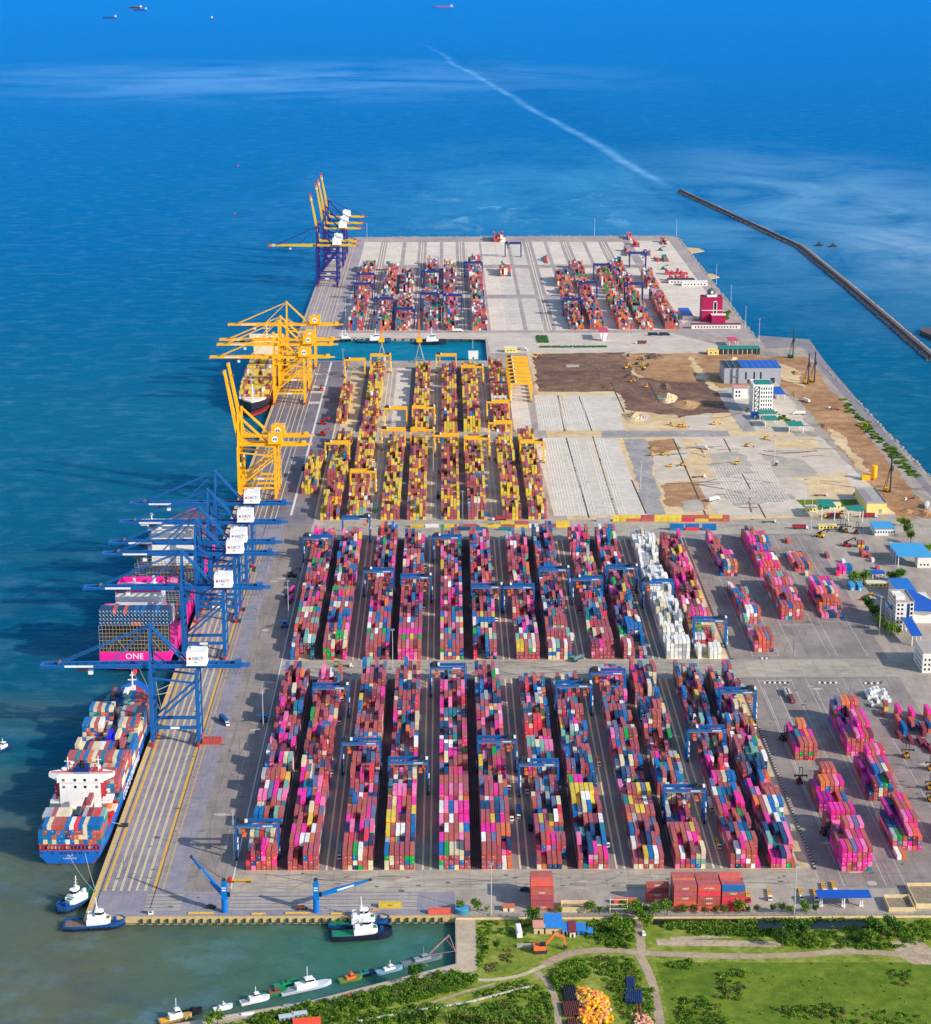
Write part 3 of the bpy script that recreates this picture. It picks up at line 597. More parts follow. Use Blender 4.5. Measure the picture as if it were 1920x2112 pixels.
PB = dict(m=30, r=11, o=1.5, p=4, k=4, b=13, n=13, t=4, a=4, c=5, w=3.5, s=8, y=2, g=1.2, d=6, v=2, e=4)
PCY = dict(y=44, m=38, r=4, d=5, s=1.5, b=1, a=1.2, w=1, o=1.5)
PD = dict(m=32, r=12, o=9, b=5, n=4, w=8, c=4, a=5, e=5, t=4, g=3, v=4, s=4, d=5, p=3)
PDO = dict(PD, o=34, g=5)
PK = dict(k=25, p=14, m=18, r=20, d=8, h=5, n=4, s=3, b=2, f=3, c=2)
PU = dict(k=8, p=14, m=20, r=20, f=10, n=10, s=8, c=7, b=4, a=3, w=3, o=5)
PW = dict(w=70, e=28, c=6)
PS = dict(b=26, m=16, r=14, c=20, w=6, n=8, t=5, a=4, o=3, d=4, e=3)
BOXES = []
def pick(p):
    k = list(p); return rnd.choices(k, [p[x] for x in k])[0]
def put(x, y, z, hue, L=CL, rot=0, **meta): BOXES.append(dict(x=x, y=y, z=z, c=hue, L=L, rot=rot, top=False, vis=0., **meta))
def bay_cols(pal, n, runs=.58):
    out = []; cur = None; left = 0
    for i in range(n):
        if left <= 0:
            cur = pick(pal) if rnd.random() < runs else None; left = rnd.randint(2, 4)
        left -= 1; out.append(cur if cur and rnd.random() < .8 else None)
    return out
def stack_field(x0, y0, nb, ncol, pal, hfun, region, spec=None, gap20=.16, z0=0., bay=BAY, cp=CP, rowname=''):
    """one row of stacks: nb bays in depth, ncol stacks across; spec[b][s] overrides: 'mrk' tiers from the ground up, or 'm4' = height and top colour"""
    H = {}
    for b in range(nb):
        dom = bay_cols(pal, ncol); t20 = rnd.random() < gap20
        base = hfun(b, -1)
        for s in range(ncol):
            q = spec[b][s] if spec and b < len(spec) and spec[b] and s < len(spec[b]) else None
            h = max(0, min(6, hfun(b, s) if base is None else base+rnd.choice((0, 0, 0, 0, -1, -1, 1, -2))))
            tiers = []
            if q is not None and q != '.':
                if len(q) == 2 and q[1].isdigit():
                    h = int(q[1]); tiers = [pick(pal) for _ in range(h-1)]+[q[0]] if h else []
                else: tiers = list(q)
            else:
                c0 = dom[s]
                for k in range(h): tiers.append(c0 if c0 and rnd.random() < .68 else pick(pal))
            x = x0+s*cp+CW/2; jx = rnd.uniform(-.05, .05)
            for k, c in enumerate(tiers):
                m = dict(region=region, row=rowname, bay=b, col=s, ncol=ncol, tier=k, nt=len(tiers))
                if t20 and q is None and rnd.random() < .8:
                    put(x+jx, y0+b*bay+CL2/2, z0+k*CH, c, CL2, **m, half='near'); put(x+jx, y0+b*bay+CL2*1.5+.3, z0+k*CH, pick(pal), CL2, **m, half='far')
                else: put(x+jx+rnd.uniform(-.04, .04), y0+b*bay+CL/2+rnd.uniform(-.12, .12), z0+k*CH, c, CL, **m)
            H[b, s] = len(tiers)
    return H
def hf(weights, corr=True):
    ks = list(weights)
    if corr: return lambda b, s: rnd.choices(ks, [weights[k] for k in ks])[0]
    return lambda b, s: None if s < 0 else rnd.choices(ks, [weights[k] for k in ks])[0]
FULL = hf({5: 45, 4: 38, 3: 12, 2: 4}); MIX = hf({5: 22, 4: 30, 3: 26, 2: 12, 1: 6, 0: 4}); LOOSE = hf({5: 14, 4: 28, 3: 26, 2: 18, 1: 8, 0: 6}, False)
MID = hf({4: 36, 3: 40, 5: 6, 2: 14, 1: 4}); TALL = hf({5: 70, 4: 30}); LOW = hf({1: 30, 2: 30, 3: 22, 0: 18}, False)
A_SPEC = [
 [['dv', 'pnvm', 'rrnd', 'rvpkk', 'ror r'.replace(' ', ''), 'rkvr'], ['e3', 'd3', 'd3', 'p3', 'c3', 'm3'], ['c4', 'a4', 'v4', 'a4', 'c4', 'm3'], ['.']*6, ['b4', 'b4', 'r4', 'n3', 'a4', 'r4'], ['c3', 'c3', 'o3', 'r4', 'r3', 't3'], ['p4', 'p4', 's4', 'k4', 'e4', 'p4'], ['m3', 'w4', 's4', 'k4', 'm3', 'a4'], ['e5', 'm5', 'r5', 'r5', 'o5', 'y4']],
 [['rmm', 'rr', 'm', 'rrbm', 'mmvm', 'rmmm'], ['r4', 'k4', 'w4', 'w4', 'o4', 'm4'], ['k4', 'r4', 'k4', 'd3', 'w4', 'r4'], ['y3', 'm4', 'm3', 'y4', 'd3', 'r4'], ['m4', 'r4', 'm4', 'c5', 'r4', 's4'], ['m4', 'k5', 'n3', 'm4', 'k5', 'p4'], ['k4', 'k4', 'b4', 'r4', 'p4', 'r4'], ['b3', 't4', 'b4', 's5', 'p5', 'r4']],
 [['rrmr', 'crrr', 'ncbg', 'grcw', 'rmr', 'ccr'], ['r4', 'v4', 'm4', 'm4', 'v5', 'n4'], ['n4', 'p5', 'n4', 'k5', 's5', 'p5'], ['k4', 'v4', 'k3', 'r5', 'k4', 's4'], ['m4', 'r4', 'r4', 'r4', 'k4', 's4'], ['o4', 'b5', 'm4', 'r4', 'm4', 'm4'], ['n4', 'v3', 'w3', 'v3', 'n3', 'n3']],
 [['ccgb', 'mccr', 'mmmm', 'cmmm', 'mbgm', 'mggr'], ['e3', 'o3', 'a3', 'n3', 'm4', 'n3'], ['y4', 'm4', 'w4', 'w4', 'm4', 'b4'], ['y5', 'y5', 'm4', 'm4', 'm5', 'b4'], ['m4', 'y4', 'k4', 'b3', 'r4', 'y4'], ['m4', 'c4', 'k4', 'r4', 'r4', 'k4'], ['y4', 'p5', 'p5', 'p5', 'r4', 'p5'], ['t4', 'n4', 'e4', 'd3', 'n4', 'k4']],
 [['agvb', 'mmmg', 'bmdc', 'cmmc', 'mbcc', 'mmdnm'], ['k4', 'r4', 'r4', 'r4', 'p4', 'r4'], ['d3', 'w4', 'r4', 'r4', 'c4', 'b4'], ['p4', 'r4', 'w4', 'm4', 'k4', 'k4'], ['w5', 'p5', 'b5', 'p5', 'k5', 'k5'], ['r4', 'p4', 'k4', 'd4', 'c4', 'o4'], ['k5', 'm5', 'p5', 'm5', 'p5', 'm5'], ['r5', 'r5', 'r5', 'm5', 'r5', 'm5']],
 [['mmmr', 'mmrr', 'mmrm', 'smm', 'w', 'o'], ['w4', 'm4', 's4', 'r4', 'np', 'n3'], ['k4', 'k4', 'k4', 'r4', 'o4', 'o4'], ['m5', 'm5', 'y4', 'n4', 'k4', 'r4'], ['n5', 'n5', 'm5', 'n5', 's5', 'm5'], ['m4', 'w4', 'p4', 't4', 's4', 'r4'], ['s4', 'm5', 'm5', 'k5', 'r5', 'b4']],
 [['cm', 'o', 'nm', 'nr', 'nr', ''], ['d3', 'r4', 'v4', 'k4', 'm4', 'm4'], ['m4', 's4', 'r4', 'r3', 'b2', 'a2'], ['m4', 'y4', 'm4', 'y4', 'w5', 'r4'], ['k2', 'b3', 'r3', 's2', 'n2', 'v4'], ['r4', 's4', 'n2', 'n2', 's4', 'c4']],
 [['rrm', 't', 'rkpn', 'mrek', 'wmr', 'rmk'], ['p4', 'n2', 'n4', 'n3', 'w3', 'b4'], ['n3', 'a3', 'n3', 'n4', 'd2', 't4'], ['s2', 'n2', 'r4', 'm4', 'd4', 'w4'], ['b4', 'e4', 'c5', 'b5', 'n2', 'm5'], ['y5', 'y4', 'w5', 'w5', 'y4', 'm4'], ['y5', 'y5', 'y5', 'y5', 'y5', 'm4']],
 [['cm', 'cm', 'mcy', 'cmb', 'rww', 'rrm'], ['w3', 'm3', 'd3', 'n4', 'm4', 's3'], ['b4', 'm4', 'd3', 'm5', 'b3', 'r4'], ['o4', 'e4', 'r4', 'm4', 's3', 's3'], ['r4', 'r4', 'y4', 'y4', 'r4', 'm4'], ['t4', 'y4', 'r4', 'r4', 'w4', 'm4'], ['m4', 'm5', 'm5', 'y5', 's5', 'y5']],
 [['pmr', 'rkw', 'rm', 'mbmm', 'bac', 'cacc'], ['r4', 'k3', 'r4', 'p4', 'k4', 'o3'], ['m4', 'r4', 'r4', 'm4', 'y4', 'm4'], ['r2', 'n2', 'b2', 'k2', 't1', 'm3'], ['e4', 'n2', 'n2', 'h3', 'm4', ''], ['c4', 'd1', 'd2', 'r4', 'w3', '']],
 [['mmr', 'nrsw', 'dkprk', 'rwrr', 'wrrr', 'k'], ['m4', 'm3', 'r4', 'p4', 't4', 'r4'], ['k3', 'n4', 'r4', 'b4', 'n4', 'r2'], ['n3', 'd3', 'd2', 'r4', 'b3', 'm4'], ['r4', 'k4', 'e2', 'r3', 'g3', 'm3'], ['m4', 'b4', 'm4', 'h3', 'k5', 'k4'], ['w4', 't4', 'b4', 'a4', 'b5', 'r4']],
 [['rk', 'rk', 'ppn', 'grp', 'r', ''], ['a4', 't3', 'r3', 'n4', 'p4', ''], ['n4', 'd2', 'n4', 'n4', 'p4', ''], ['d3', 'k4', 'd3', 'w4', 'b3', 's3'], ['m3', 'm4', 'w4', 'b4', 'a3', ''], ['o4', 'r4', 'w4', 'b4', 'w4', 'b4'], ['s4', 'p4', 'm3', 'r4', 'r4', 'r4']]]
B_SPEC = [
 [['bb', 'mr', '', '', '', 'nt'], ['w3', 'm4', 's3', 'a4', 'w4', 'a4'], ['e3', 'd3', 'n2', 'a4', 'r3', 'm3'], ['f4', 'd2', 'm4', 'f4', 'r4', 'm4'], ['a4', 'f4', 'm4', 'm4', 'a4', 'a4'], ['m4', 'm4', 'w4', 'm4', 'm4', 'm4'], ['g4', 'c4', 'c4', 'c4', 'g4', 'b4'], ['b4', 'p4', 'm4', 'm4', 'n3', 'r4'], ['m4', 'h3', 'k4', 'r4', 'm3', 'n3'], ['r4', 'n4', 'r4', 'n4', 'k4', 'r4']],
 [['rrgm', 'gggm', 'vavc', '', '', 'kkrc'], ['m4', 'c4', 'm4', 'g5', 'g5', 'c5'], ['m4', 'm3', 'c3', 'r3', 'n2', 's3'], ['m4', 'n4', 'r4', 'b4', 'm4', 'p4'], ['k3', 'n2', 'm3', 'b5', 'r3', 'b3'], ['b4', 'b5', 'd3', 'r5', 'b5', 'b5'], ['o4', 'm4', 'd3', 'r4', 'm4', 'm4'], ['b4', 'w4', 'c4', 'm4', 'w4', 'r4'], ['r4', 'm4', 'b4', 'm4', 's4', 'n4'], ['p4', 'r4', 'k5', 'r5', 'f5', 'm4'], ['g4', 'g4', 'g4', 'g4', 'g4', 'r4']],
 [['mmmm', 'acmm', 'mmmr', 'nn', 'd', 'mm'], ['m4', 'a4', 'r4', 'r4', 'm4', 'b4'], ['g4', 'm4', 'w4', 'm4', 'g4', 'b4'], ['w4', 'd3', 'm4', 'c4', 'n4', 'm4'], ['p4', 'm4', 'b4', 'm4', 'b4', 'm4'], ['w4', 'r4', 'b4', 'r4', 'v4', 'm4'], ['b4', 'd3', 'm4', 'r4', 'b4', 'b4']],
 [['kmpr', 'mkkr', 'ppkp', 'kkkr', 'ppmd', 'rrmr'], ['r4', 'g4', 'm4', 'y4', 'm4', 'g4'], ['k4', 'k4', 'k4', 'k4', 'k4', 'k4'], ['m4', 'm4', 'm4', 'p4', 'm4', 'm4'], ['b4', 'm4', 'w4', 'b4', 'm4', 'm4']],
 [['ccgr', 'mbmm', 'mcmb', 'rbmm', 'cmmm', 'gbnm'], ['c4', 'm4', 'm4', 'b4', 'm4', 'm4'], ['r4', 'b4', 'a4', 'd3', 'm4', 'w4'], ['p4', 'd3', 'm4', 'p4', 'm4', 'o4'], ['y4', 'r4', 'm4', 'b4', 'c4', 'c4'], ['b4', 'p4', 'm4', 'b4', 'm4', 'm4']],
 [['vv', '', '', 'nnbb', 'mnmm', 'npmr'], ['n4', 'd3', 'd2', 't4', 'c4', 'a4'], ['g4', 'b4', 'r4', 'm4', 'c4', 'm4'], ['n3', 'w3', 'c4', 'c4', 'n3', 'm4'], ['w4', 'b4', 'b4', 'b4', 'b4', 'b4'], ['b4', 'm4', 'y4', 'm4', 'm4', 'y4']],
 [['mmyy', 'mmyy', 'mmrr', 'mmge', 'vmwc', 'mmmm'], ['a4', 'r4', 'w4', 'r4', 'w4', 'm4'], ['m3', 'w4', 'b3', 'g3', 'n2', 'p4'], ['d3', 'm3', 'k4', 'b3', 'n3', 'c4']],
 [['cbcm', 'cbcw', 'ccba', 'mmmd', 'cccw', 'tbmm'], ['c3', 'c3', 'm3', 'm3', 'v3', 'm3'], ['m4', 'm4', 'm4', 'm4', 'm4', 'a4'], ['m3', 'b3', 'c3', 'a3', 'c3', 'n2'], ['r4', 'n4', 'r4', 'm4', 'm4', 'm3']],
 [['mpmd', 'mrmd', 'mmpk', 'mmm', 'mmm', 'md'], ['n3', 's3', 'm3', 'm4', 'm4', 'm4'], ['m3', 'c4', 'r4', 'c4', 'm4', 'r4'], ['g2', 'n2', 'm3', 'm3', 'r3', 'm3'], ['c3', 'v3', 'm3', 'm3', 'm3', 'm3']],
 [['mmmm', 'nwcw', 'mm', 'n', 'kr', 'ne'], ['m3', 'm3', 'm3', '', '', 'b2'], ['w2', 'g2', '', '', '', 'b3'], ['g3', 'a2', 'b4', 'b4', 'b4', 'b4'], ['e2', 'b3', 'b4', 'b4', 'b3', 'w4'], ['n3', 'm3', 'b3', 'c4', 'm2', 'c3']]]
YB = dict(PB, c=5, m=34, r=14)
for i, x in enumerate(ROWX):
    left = i < 6
    stack_field(x, YA0, 24, 6, PA if left else PB, FULL if left else (MIX if i < 10 else LOOSE), 'A', A_SPEC[i], rowname=NUM[i+1])
    if i < 10:
        stack_field(x, YB0, 24, 6, PA if i < 7 else YB, (FULL if i < 8 else MIX), 'B', B_SPEC[i], rowname=NUM[i+1])
    elif i == 10: stack_field(x, YB0, 24, 6, PW, hf({5: 40, 4: 35, 3: 20, 2: 5}), 'B', [['w5', 'w4', 'w5', 'w5', 'w5', 'w5']], rowname=NUM[i+1], gap20=.05)
    else:
        sp = [['www', '', '', 'www', 'www', 'www'], ['w1', 'w1', 'c1', '', 'w1', 'w2'], ['w3', 'e3', 'w3', '', 'm1', ''], ['m2', 'g3', 'g3', 'm3', 'm3', 'a3'], ['c2', 'm4', 'g4', 'w3', 'c3', 'c2'], ['m5', 'k5', 'm5', 'k5', 'p5', 'r5'], ['n1', '', 'd1', 'm1', 'b2', 'm2'], ['c3', 'd3', 'm3', 'd3', 'm3', 'c3'], ['p4', 'w3', 'd3', 'd3', 'c3', '']]
        stack_field(x, YB0, 22, 6, dict(m=34, k=14, p=8, r=14, y=10, n=10, d=8, w=4), MIX, 'B', sp, rowname=NUM[i+1])
for i in range(8):
    x = ROWX[i]
    if i == 0:
        stack_field(x, YC0, 8, 6, PCY, LOOSE, 'C', None, rowname=NUM[i+1])
        stack_field(-139.5, 1905, 10, 5, PCY, hf({4: 60, 3: 40}), 'C', None, rowname='zero'); stack_field(-121, 2200, 14, 4, PCY, hf({4: 60, 3: 40}), 'C', None, rowname='zero')
        stack_field(x, 1935, 14, 6, PCY, MIX, 'C', None, rowname=NUM[i+1])
    else: stack_field(x, YC0, 24, 6, PCY, MID, 'C', None, rowname=NUM[i+1])
    if i in (2,): continue
    if i in (0,): continue
    if i == 7: continue
    sp = None
    if i == 6: sp = [None]*9+[['w3']*6, ['w3']*6]
    stack_field(x, YC2, 26, 6, PCY if i != 6 else dict(PCY, m=55, n=5), MID if i != 6 else MIX, 'C', sp, rowname=NUM[i+1])
for i, (x, n) in enumerate(((-132.6, 7), (-94.6, 7), (-68.5, 7), (-30., 7), (-2., 7), (36.4, 7))):
    stack_field(x, 2752.5, 19, n, PD, MID, 'D', None, rowname=NUM[i+1], cp=2.9)
    stack_field(x, 3040, (20, 19, 14, 23, 19, 24)[i], n, PD, (MIX, MIX, LOOSE, MIX, MIX, MIX)[i], 'D', None, rowname=NUM[i+1], cp=2.9)
for i, (x, n) in enumerate(((169.5, 7), (197.3, 7), (237, 7), (265, 7), (300.6, 7))):
    stack_field(x, 2757, 18, n, dict(PDO, g=10) if i in (0, 2) else PDO, FULL, 'D', None, rowname=NUM[i+7], cp=2.9)
    if i < 4: stack_field(x+2, 3042, (12, 20, 14, 20)[i], n, PDO, MIX, 'D', None, rowname=NUM[i+7], cp=2.9)
    else: stack_field(x+8, 3090, 9, 6, PDO, LOOSE, 'D', None, rowname=NUM[i+7], cp=2.9)
stack_field(84.5, 3585, 4, 7, PD, TALL, 'D', None, rowname='sixteen', cp=2.9); stack_field(86, 3210, 5, 6, PDO, hf({4: 1, 3: 1}), 'D', None, rowname='seventeen', cp=2.9)
stack_field(163, 3330, 7, 2, PD, LOW, 'D', None, rowname='eighteen'); stack_field(305, 3420, 6, 3, PDO, LOW, 'D', None, rowname='nineteen')
for k, (a, b_) in enumerate(((1295, 495), (1330, 528), (1348, 540), (1368, 540), (1308, 510), (1365, 505))): 
    gx, gy = g(a, b_); stack_field(gx, gy, 3, 3, PD, LOW, 'D', None, rowname=NUM[20+k])
for k, (a, b_) in enumerate(((1372, 567), (1388, 567), (1376, 580), (1392, 579))):
    gx, gy = g(a, b_); stack_field(gx, gy, 1, 8, dict(v=4, m=2, d=1), LOW, 'D', None, rowname='red')
# ---- the open plot east of the barrier: blocks, nearest first
def blk(x, y, nc, spec_h, pal, name, spec=None):
    stack_field(x, y, len(spec_h), nc, pal, lambda b, s: None if s < 0 else (spec_h[b][s] if isinstance(spec_h[b], (list, tuple)) else spec_h[b]), 'P', spec, rowname=name, gap20=.12)
blk(228, 1074.8, 6, [[5, 5, 5, 5, 5, 4], [4, 4, 5, 5, 5, 5], [4, 3, 6, 6, 6, 5], [2, 3, 0, 0, 2, 3], [3, 4, 5, 5, 5, 4]], PK, 'nearest pink block',
    [['pkkkk', 'rrkkr', 'mdkks'.replace('s', 's'), 'kprrk', 'rkkrp', 'tpkkr'][:6], ['m4', 'r4', 'p5', 'r5', 'k5', 'r5'], ['d4', 'd3', 'r6', 'p6', 's6', 'p6'], None, ['m3', 'k5', 'k5', 'k5', 'r5', 'k5']])
blk(263.3, 1089.5, 6, [[1, 1, 0, 0, 0, 0], [3, 3, 4, 4, 4, 3], [3, 4, 3, 5, 5, 5], [3, 3, 3, 4, 5, 5], [2, 3, 4, 5, 5, 5]], dict(PK, r=20, f=10, h=12), 'corner pink block',
    [['w', 'o'], ['e3', 'g3', 'r3', 'p4', 'f4', 'f3'], ['n3', 'n3', 'h3', 'p5', 'k5', 'r5'], ['n3', 'h4', 'h3', 'r5', 'r5', 'f5'], ['c1', 'k4', 'n4', 'r5', 'k5', 'f5']])
blk(229.3, 1156.8, 6, [[3, 3, 3, 2, 4, 4], [3, 5, 5, 5, 5, 4], [2, 4, 4, 5, 5, 4]], dict(PK, o=14, r=24), 'orange roofed block',
    [['rhh', 'hhh', 'hkh', 'rk', 'dkr', 'kbb'], ['h4', 'o5', 'o5', 'r5', 'p5', 'k5'], ['m2', 'm4', 'r6', 'r6', 'r6', 'r4']])
blk(263.6, 1174, 6, [[1, 5, 5, 5, 4, 3], [3, 4, 5, 5, 5, 4], [4, 4, 5, 5, 5, 5], [3, 4, 5, 5, 5, 5]], PK, 'pink and blue block',
    [['n2', 'rrdd', 'nccb', 'drrg', 'vmnbm', 'rrm'], ['h3', 'h4', 'b5', 's5', 'c5', 'r5'], ['h4', 'd4', 'p5', 'r5', 's5', 'k5'], ['k3', 'm4', 'k6', 'r6', 'p6', 'v6']])
blk(228.2, 1239.8, 5, [4, [3, 4, 3, 4, 3], [4, 3, 4, 4, 0]], dict(PK, r=26, o=10), 'small rusty block',
    [['rrk', 'rgrr', 'dmrr', 'vgrf', 'rrmr'], ['s3', 't4', 'h4', 'o4', 'k4'], ['k4', 'k3', 'o5', 'o5', 'n4']])
blk(263.6, 1247.5, 6, [[4, 4, 5, 5, 5, 5], [3, 3, 4, 5, 5, 5], [4, 3, 4, 6, 6, 6], [4, 4, 3, 5, 5, 5], [5, 5, 6, 6, 6, 6]], PK, 'tall pink block',
    [['rkkr', 'pkrr', 'krrdp', 'rvrrk', 'rprrr', 'kprkd'], ['h4', 's4', 'k5', 'k6', 'r6', 'k6'], ['k4', 'h3', 'p4', 'p6', 'r6', 'k6'], ['d4', 'n4', 'd3', 'r5', 'k5', 'r5'], ['s5', 's6', 'o6', 'o6', 'r6', 'f6']])
blk(298, 1092, 4, [[1, 0, 0, 0], [3, 3, 4, 4], [3, 4, 4, 4]], dict(PK, h=20), 'edge block')
for k, (a, b_, c) in enumerate(((1850, 1487, 'rrk'), (1878, 1494, 'rrk'), (1911, 1490, 'rrk'), (1851, 1503, 'rr'), (1862, 1517, 'bb'), (1878, 1508, 'nr'), (1892, 1506, 'b'), (1853, 1525, 'd'), (1876, 1536, 'd'), (1897, 1540, 'd'), (1908, 1546, 'd'), (1902, 1520, 'dd'), (1913, 1512, 'rn'), (1918, 1556, 'd'))):
    gx, gy = g(a, b_)
    for t, cc in enumerate(c): put(gx+CW/2, gy+CL/2, t*CH, cc, CL, region='P', row='loose eastern stacks', bay=k, col=0, ncol=1, tier=t, nt=len(c))
for k, (a, b_, c, L) in enumerate(((1631, 1452, 'd', CL), (1625, 1440, 'c', CL), (1619, 1438, 'e', CL), (1815, 1478, 'm', CL2), (1823, 1466, 'ym', CL2), (1528, 1425, 'e', CL2))):
    gx, gy = g(a, b_)
    for t, cc in enumerate(c): put(gx+CW/2, gy+L/2, t*CH, cc, L, region='P', row='lone boxes', bay=k, col=0, ncol=1, tier=t, nt=len(c))
blk(232.3, 1449.5, 5, [[3, 4, 4, 4, 4], [3, 4, 4, 4, 4], [2, 0, 0, 0, 0], [2, 0, 0, 0, 0], [3, 0, 0, 0, 0], [3, 4, 4, 4, 4], [3, 4, 4, 4, 3], [3, 2, 4, 3, 0], [3, 0, 0, 0, 0], [3, 3, 2, 0, 0], [3, 2, 0, 2, 2], [2, 2, 0, 0, 0]], PU, 'long coral line')
blk(264.4, 1524.6, 6, [4, [4, 4, 5, 5, 5, 4], 5, 4, 5, [5, 4, 4, 4, 4, 4], 4], PU, 'wide coral block')
blk(297.3, 1528, 6, [1, [3, 4, 4, 4, 4, 3], 5, 5, 5, [3, 4, 4, 4, 0, 0]], PU, 'eastern mixed block')
blk(231, 1638.2, 5, [[1, 4, 4, 4, 4], [3, 4, 4, 4, 4], [3, 3, 4, 4, 4], [4, 2, 4, 3, 0], [3, 3, 2, 0, 0], [2, 3, 3, 0, 0], [4, 3, 3, 0, 0], [4, 3, 0, 0, 0]], PU, 'far coral line')
blk(264, 1634, 6, [4, [4, 5, 5, 5, 5, 4], 4, [4, 5, 5, 5, 5, 4], 4, 5, 5, [4, 4, 5, 3, 3, 0], [3, 4, 0, 0, 0, 0]], dict(PU, k=22), 'far pink block')
blk(296, 1650, 5, [[1, 2, 2, 2, 2], 2, 2, 1], PU, 'far low block')
for k, (a, b_, c, L) in enumerate(((1530, 1120, 'm', CL), (1623, 1122, 'f', CL), (1704, 1152, 'm', CL), (1736, 1162, 'w', CL2), (1730, 1184, 'kk', CL), (1738, 1184, 'pk', CL), (1744, 1184, 'bb', CL), (1751, 1183, 'tb', CL), (1724, 1188, 'v', CL2), (1807, 1176, 'm', CL2), (1776, 1150, 'rr', CL), (1783, 1150, 'f', CL), (1790, 1152, 'r', CL), (1797, 1160, 'w', CL2), (1768, 1130, 'ym', CL2), (1776, 1130, 'yr', CL2), (1785, 1136, 'b', CL2), (1848, 1143, 'w', CL), (1840, 1134, 'c', CL), (1660, 1188, 'c', CL2), (1666, 1188, 'e', CL2))):
    gx, gy = g(a, b_)
    for t, cc in enumerate(c): put(gx+CW/2, gy+L/2, t*CH, cc, L, region='P', row='far lone boxes', bay=k, col=0, ncol=1, tier=t, nt=len(c))
# ---- broadside boxes: the line along the boundary road
def side(xpx, ypx, cols, L=CL, row='boundary line', k=0):
    gx, gy = g(xpx, ypx)
    for t, cc in enumerate(cols): put(gx+L/2, gy+CW/2, t*CH, cc, L, 1, region='L', row=row, bay=k, col=0, ncol=1, tier=t, nt=len(cols))
q = .3055; k = 0
for a, c, L in ((750, 'e', CL), (860, 'yy', CL2), (908, 'yy', CL2), (955, 'ry', CL), (1050, 'rm', CL), (1140, 'yy', CL), (1235, 'yy', CL), (1325, 'vr', CL), (1415, 'yr', CL), (1508, 'ry', CL), (1602, 'rr', CL2)):
    side(1000+a*q, 680+1296*q, c, L, k=k); k += 1
for a, c in ((-270, 'y'), (-150, 'r'), (-40, 'y'), (15, 'y'), (105, 'ry'), (198, 'yr'), (295, 'w'), (385, 'm'), (477, 'yy'), (-400, 'w'), (-500, 'y'), (-690, 'w')): side(1000+a*q, 680+1336*q, c, k=k); k += 1
for a, c in ((1245, 'bb'), (1350, 'vb'), (1465, 'bb'), (-90, 'b'), (-190, 'n'), (90, 't')): side(1000+a*q, 680+1356*q, c, k=k); k += 1
# tall red stacks by the southern fence, long side to the road
def wall(x0, y0, rows, name):
    for d, tiers in enumerate(rows):
        for t, c in enumerate(tiers):
            put(x0+CL/2, y0+CW/2+d*(CW+.12), t*CH, c, CL, 1, region='G', row=name, bay=d, col=0, ncol=1, tier=t, nt=len(tiers), txt=(d == 0))
wall(125.4, 1026.2, ['rfrmr', 'mrrmm', 'rrrrr', 'rmrro', 'mrrrr', 'rrmrr', 'rrrrr'], 'first tall red stack')
wall(138.6, 1026., ['frrvf', 'mrrmm', 'rrrrr', 'rmrrr', 'mrrrr', 'rrmrr', 'rrrrr'], 'middle tall red stack')
wall(152., 1025.8, ['vvvrb', 'mrrmm', 'rrrrm', 'rmrrf', 'mrrrf', 'rrmrf', 'rrrrf'], 'last tall red stack')
wall(111., 1036.5, ['rrdr', 'rr'], 'short red stack')
wall(46.2, 1028, ['rmmr', 'mrrr', 'rrrrf', 'rmrrf', 'mrrrr', 'rrmrr', 'rrrrr'], 'lone red stack')
for a, b_, c, nm in ((1265, 1865, 'f', 'red box behind ladder'), (782, 1873, 'y', 'yellow box on quay'), (884, 1886, 'f', 'salmon box on quay')):
    gx, gy = g(a, b_); put(gx+CL/2, gy+CW/2, 0, c, CL, 1, region='G', row=nm, bay=0, col=0, ncol=1, tier=0, nt=1, txt=True)
# ================================================================== SHIPS
def hull_rings(x0, x1, y0, y1, zb, zt, transom=.86, bow=.16, flare=.0, sheer=0., nseg=22, lift=2.2, sq=.62):
    """half-breadth table for a ship lying along +y with her stern at y0; returns rings from stern to bow"""
    cx = (x0+x1)/2; hb = (x1-x0)/2; rings = []
    for i in range(nseg+1):
        t = i/nseg; y = y0+(y1-y0)*t
        if t < .12: f = transom+(1-transom)*math.sin(t/.12*math.pi/2)
        elif t > 1-bow: u = (t-(1-bow))/bow; f = max(.02, (1-u**2.1))
        else: f = 1.
        fb = f if t < 1-bow else max(.01, 1-((t-(1-bow))/bow)**1.35)
        if t < .10: fb = sq+(1-sq)*t/.10
        zz = zt+(sheer*max(0, (t-(1-bow*1.25))/(bow*1.25))**1.5 if sheer else 0)
        yb = y-(.0 if t < 1-bow else (t-(1-bow))/bow*9.)
        a, b_ = hb*f, hb*fb
        zl = zb+(lift*(1-t/.06) if t < .06 else 0)
        rings.append([(cx-b_*.86, yb, zl), (cx+b_*.86, yb, zl), (cx+b_, yb, zb+2.6), (cx+a, y, zb+(zt-zb)*.55), (cx+a*(1+flare*(t > 1-bow)), y, zz), (cx-a*(1+flare*(t > 1-bow)), y, zz), (cx-a, y, zb+(zt-zb)*.55), (cx-b_, yb, zb+2.6)])
    return rings
def ship_rows(x0, ncol, bays, pal, region, shipname, z0, cp=2.6, L=CL):
    for b, (y, heights, tops) in enumerate(bays):
        for s in range(ncol):
            h = heights[s] if isinstance(heights, (list, tuple)) else heights
            for t in range(h):
                c = pick(pal)
                if tops and t == h-1 and s < len(tops) and tops[s] != '.': c = tops[s]
                put(x0+s*cp+CW/2, y+L/2, z0+t*CH, c, L, region='S', row=shipname, bay=b, col=s, ncol=ncol, tier=t, nt=h)
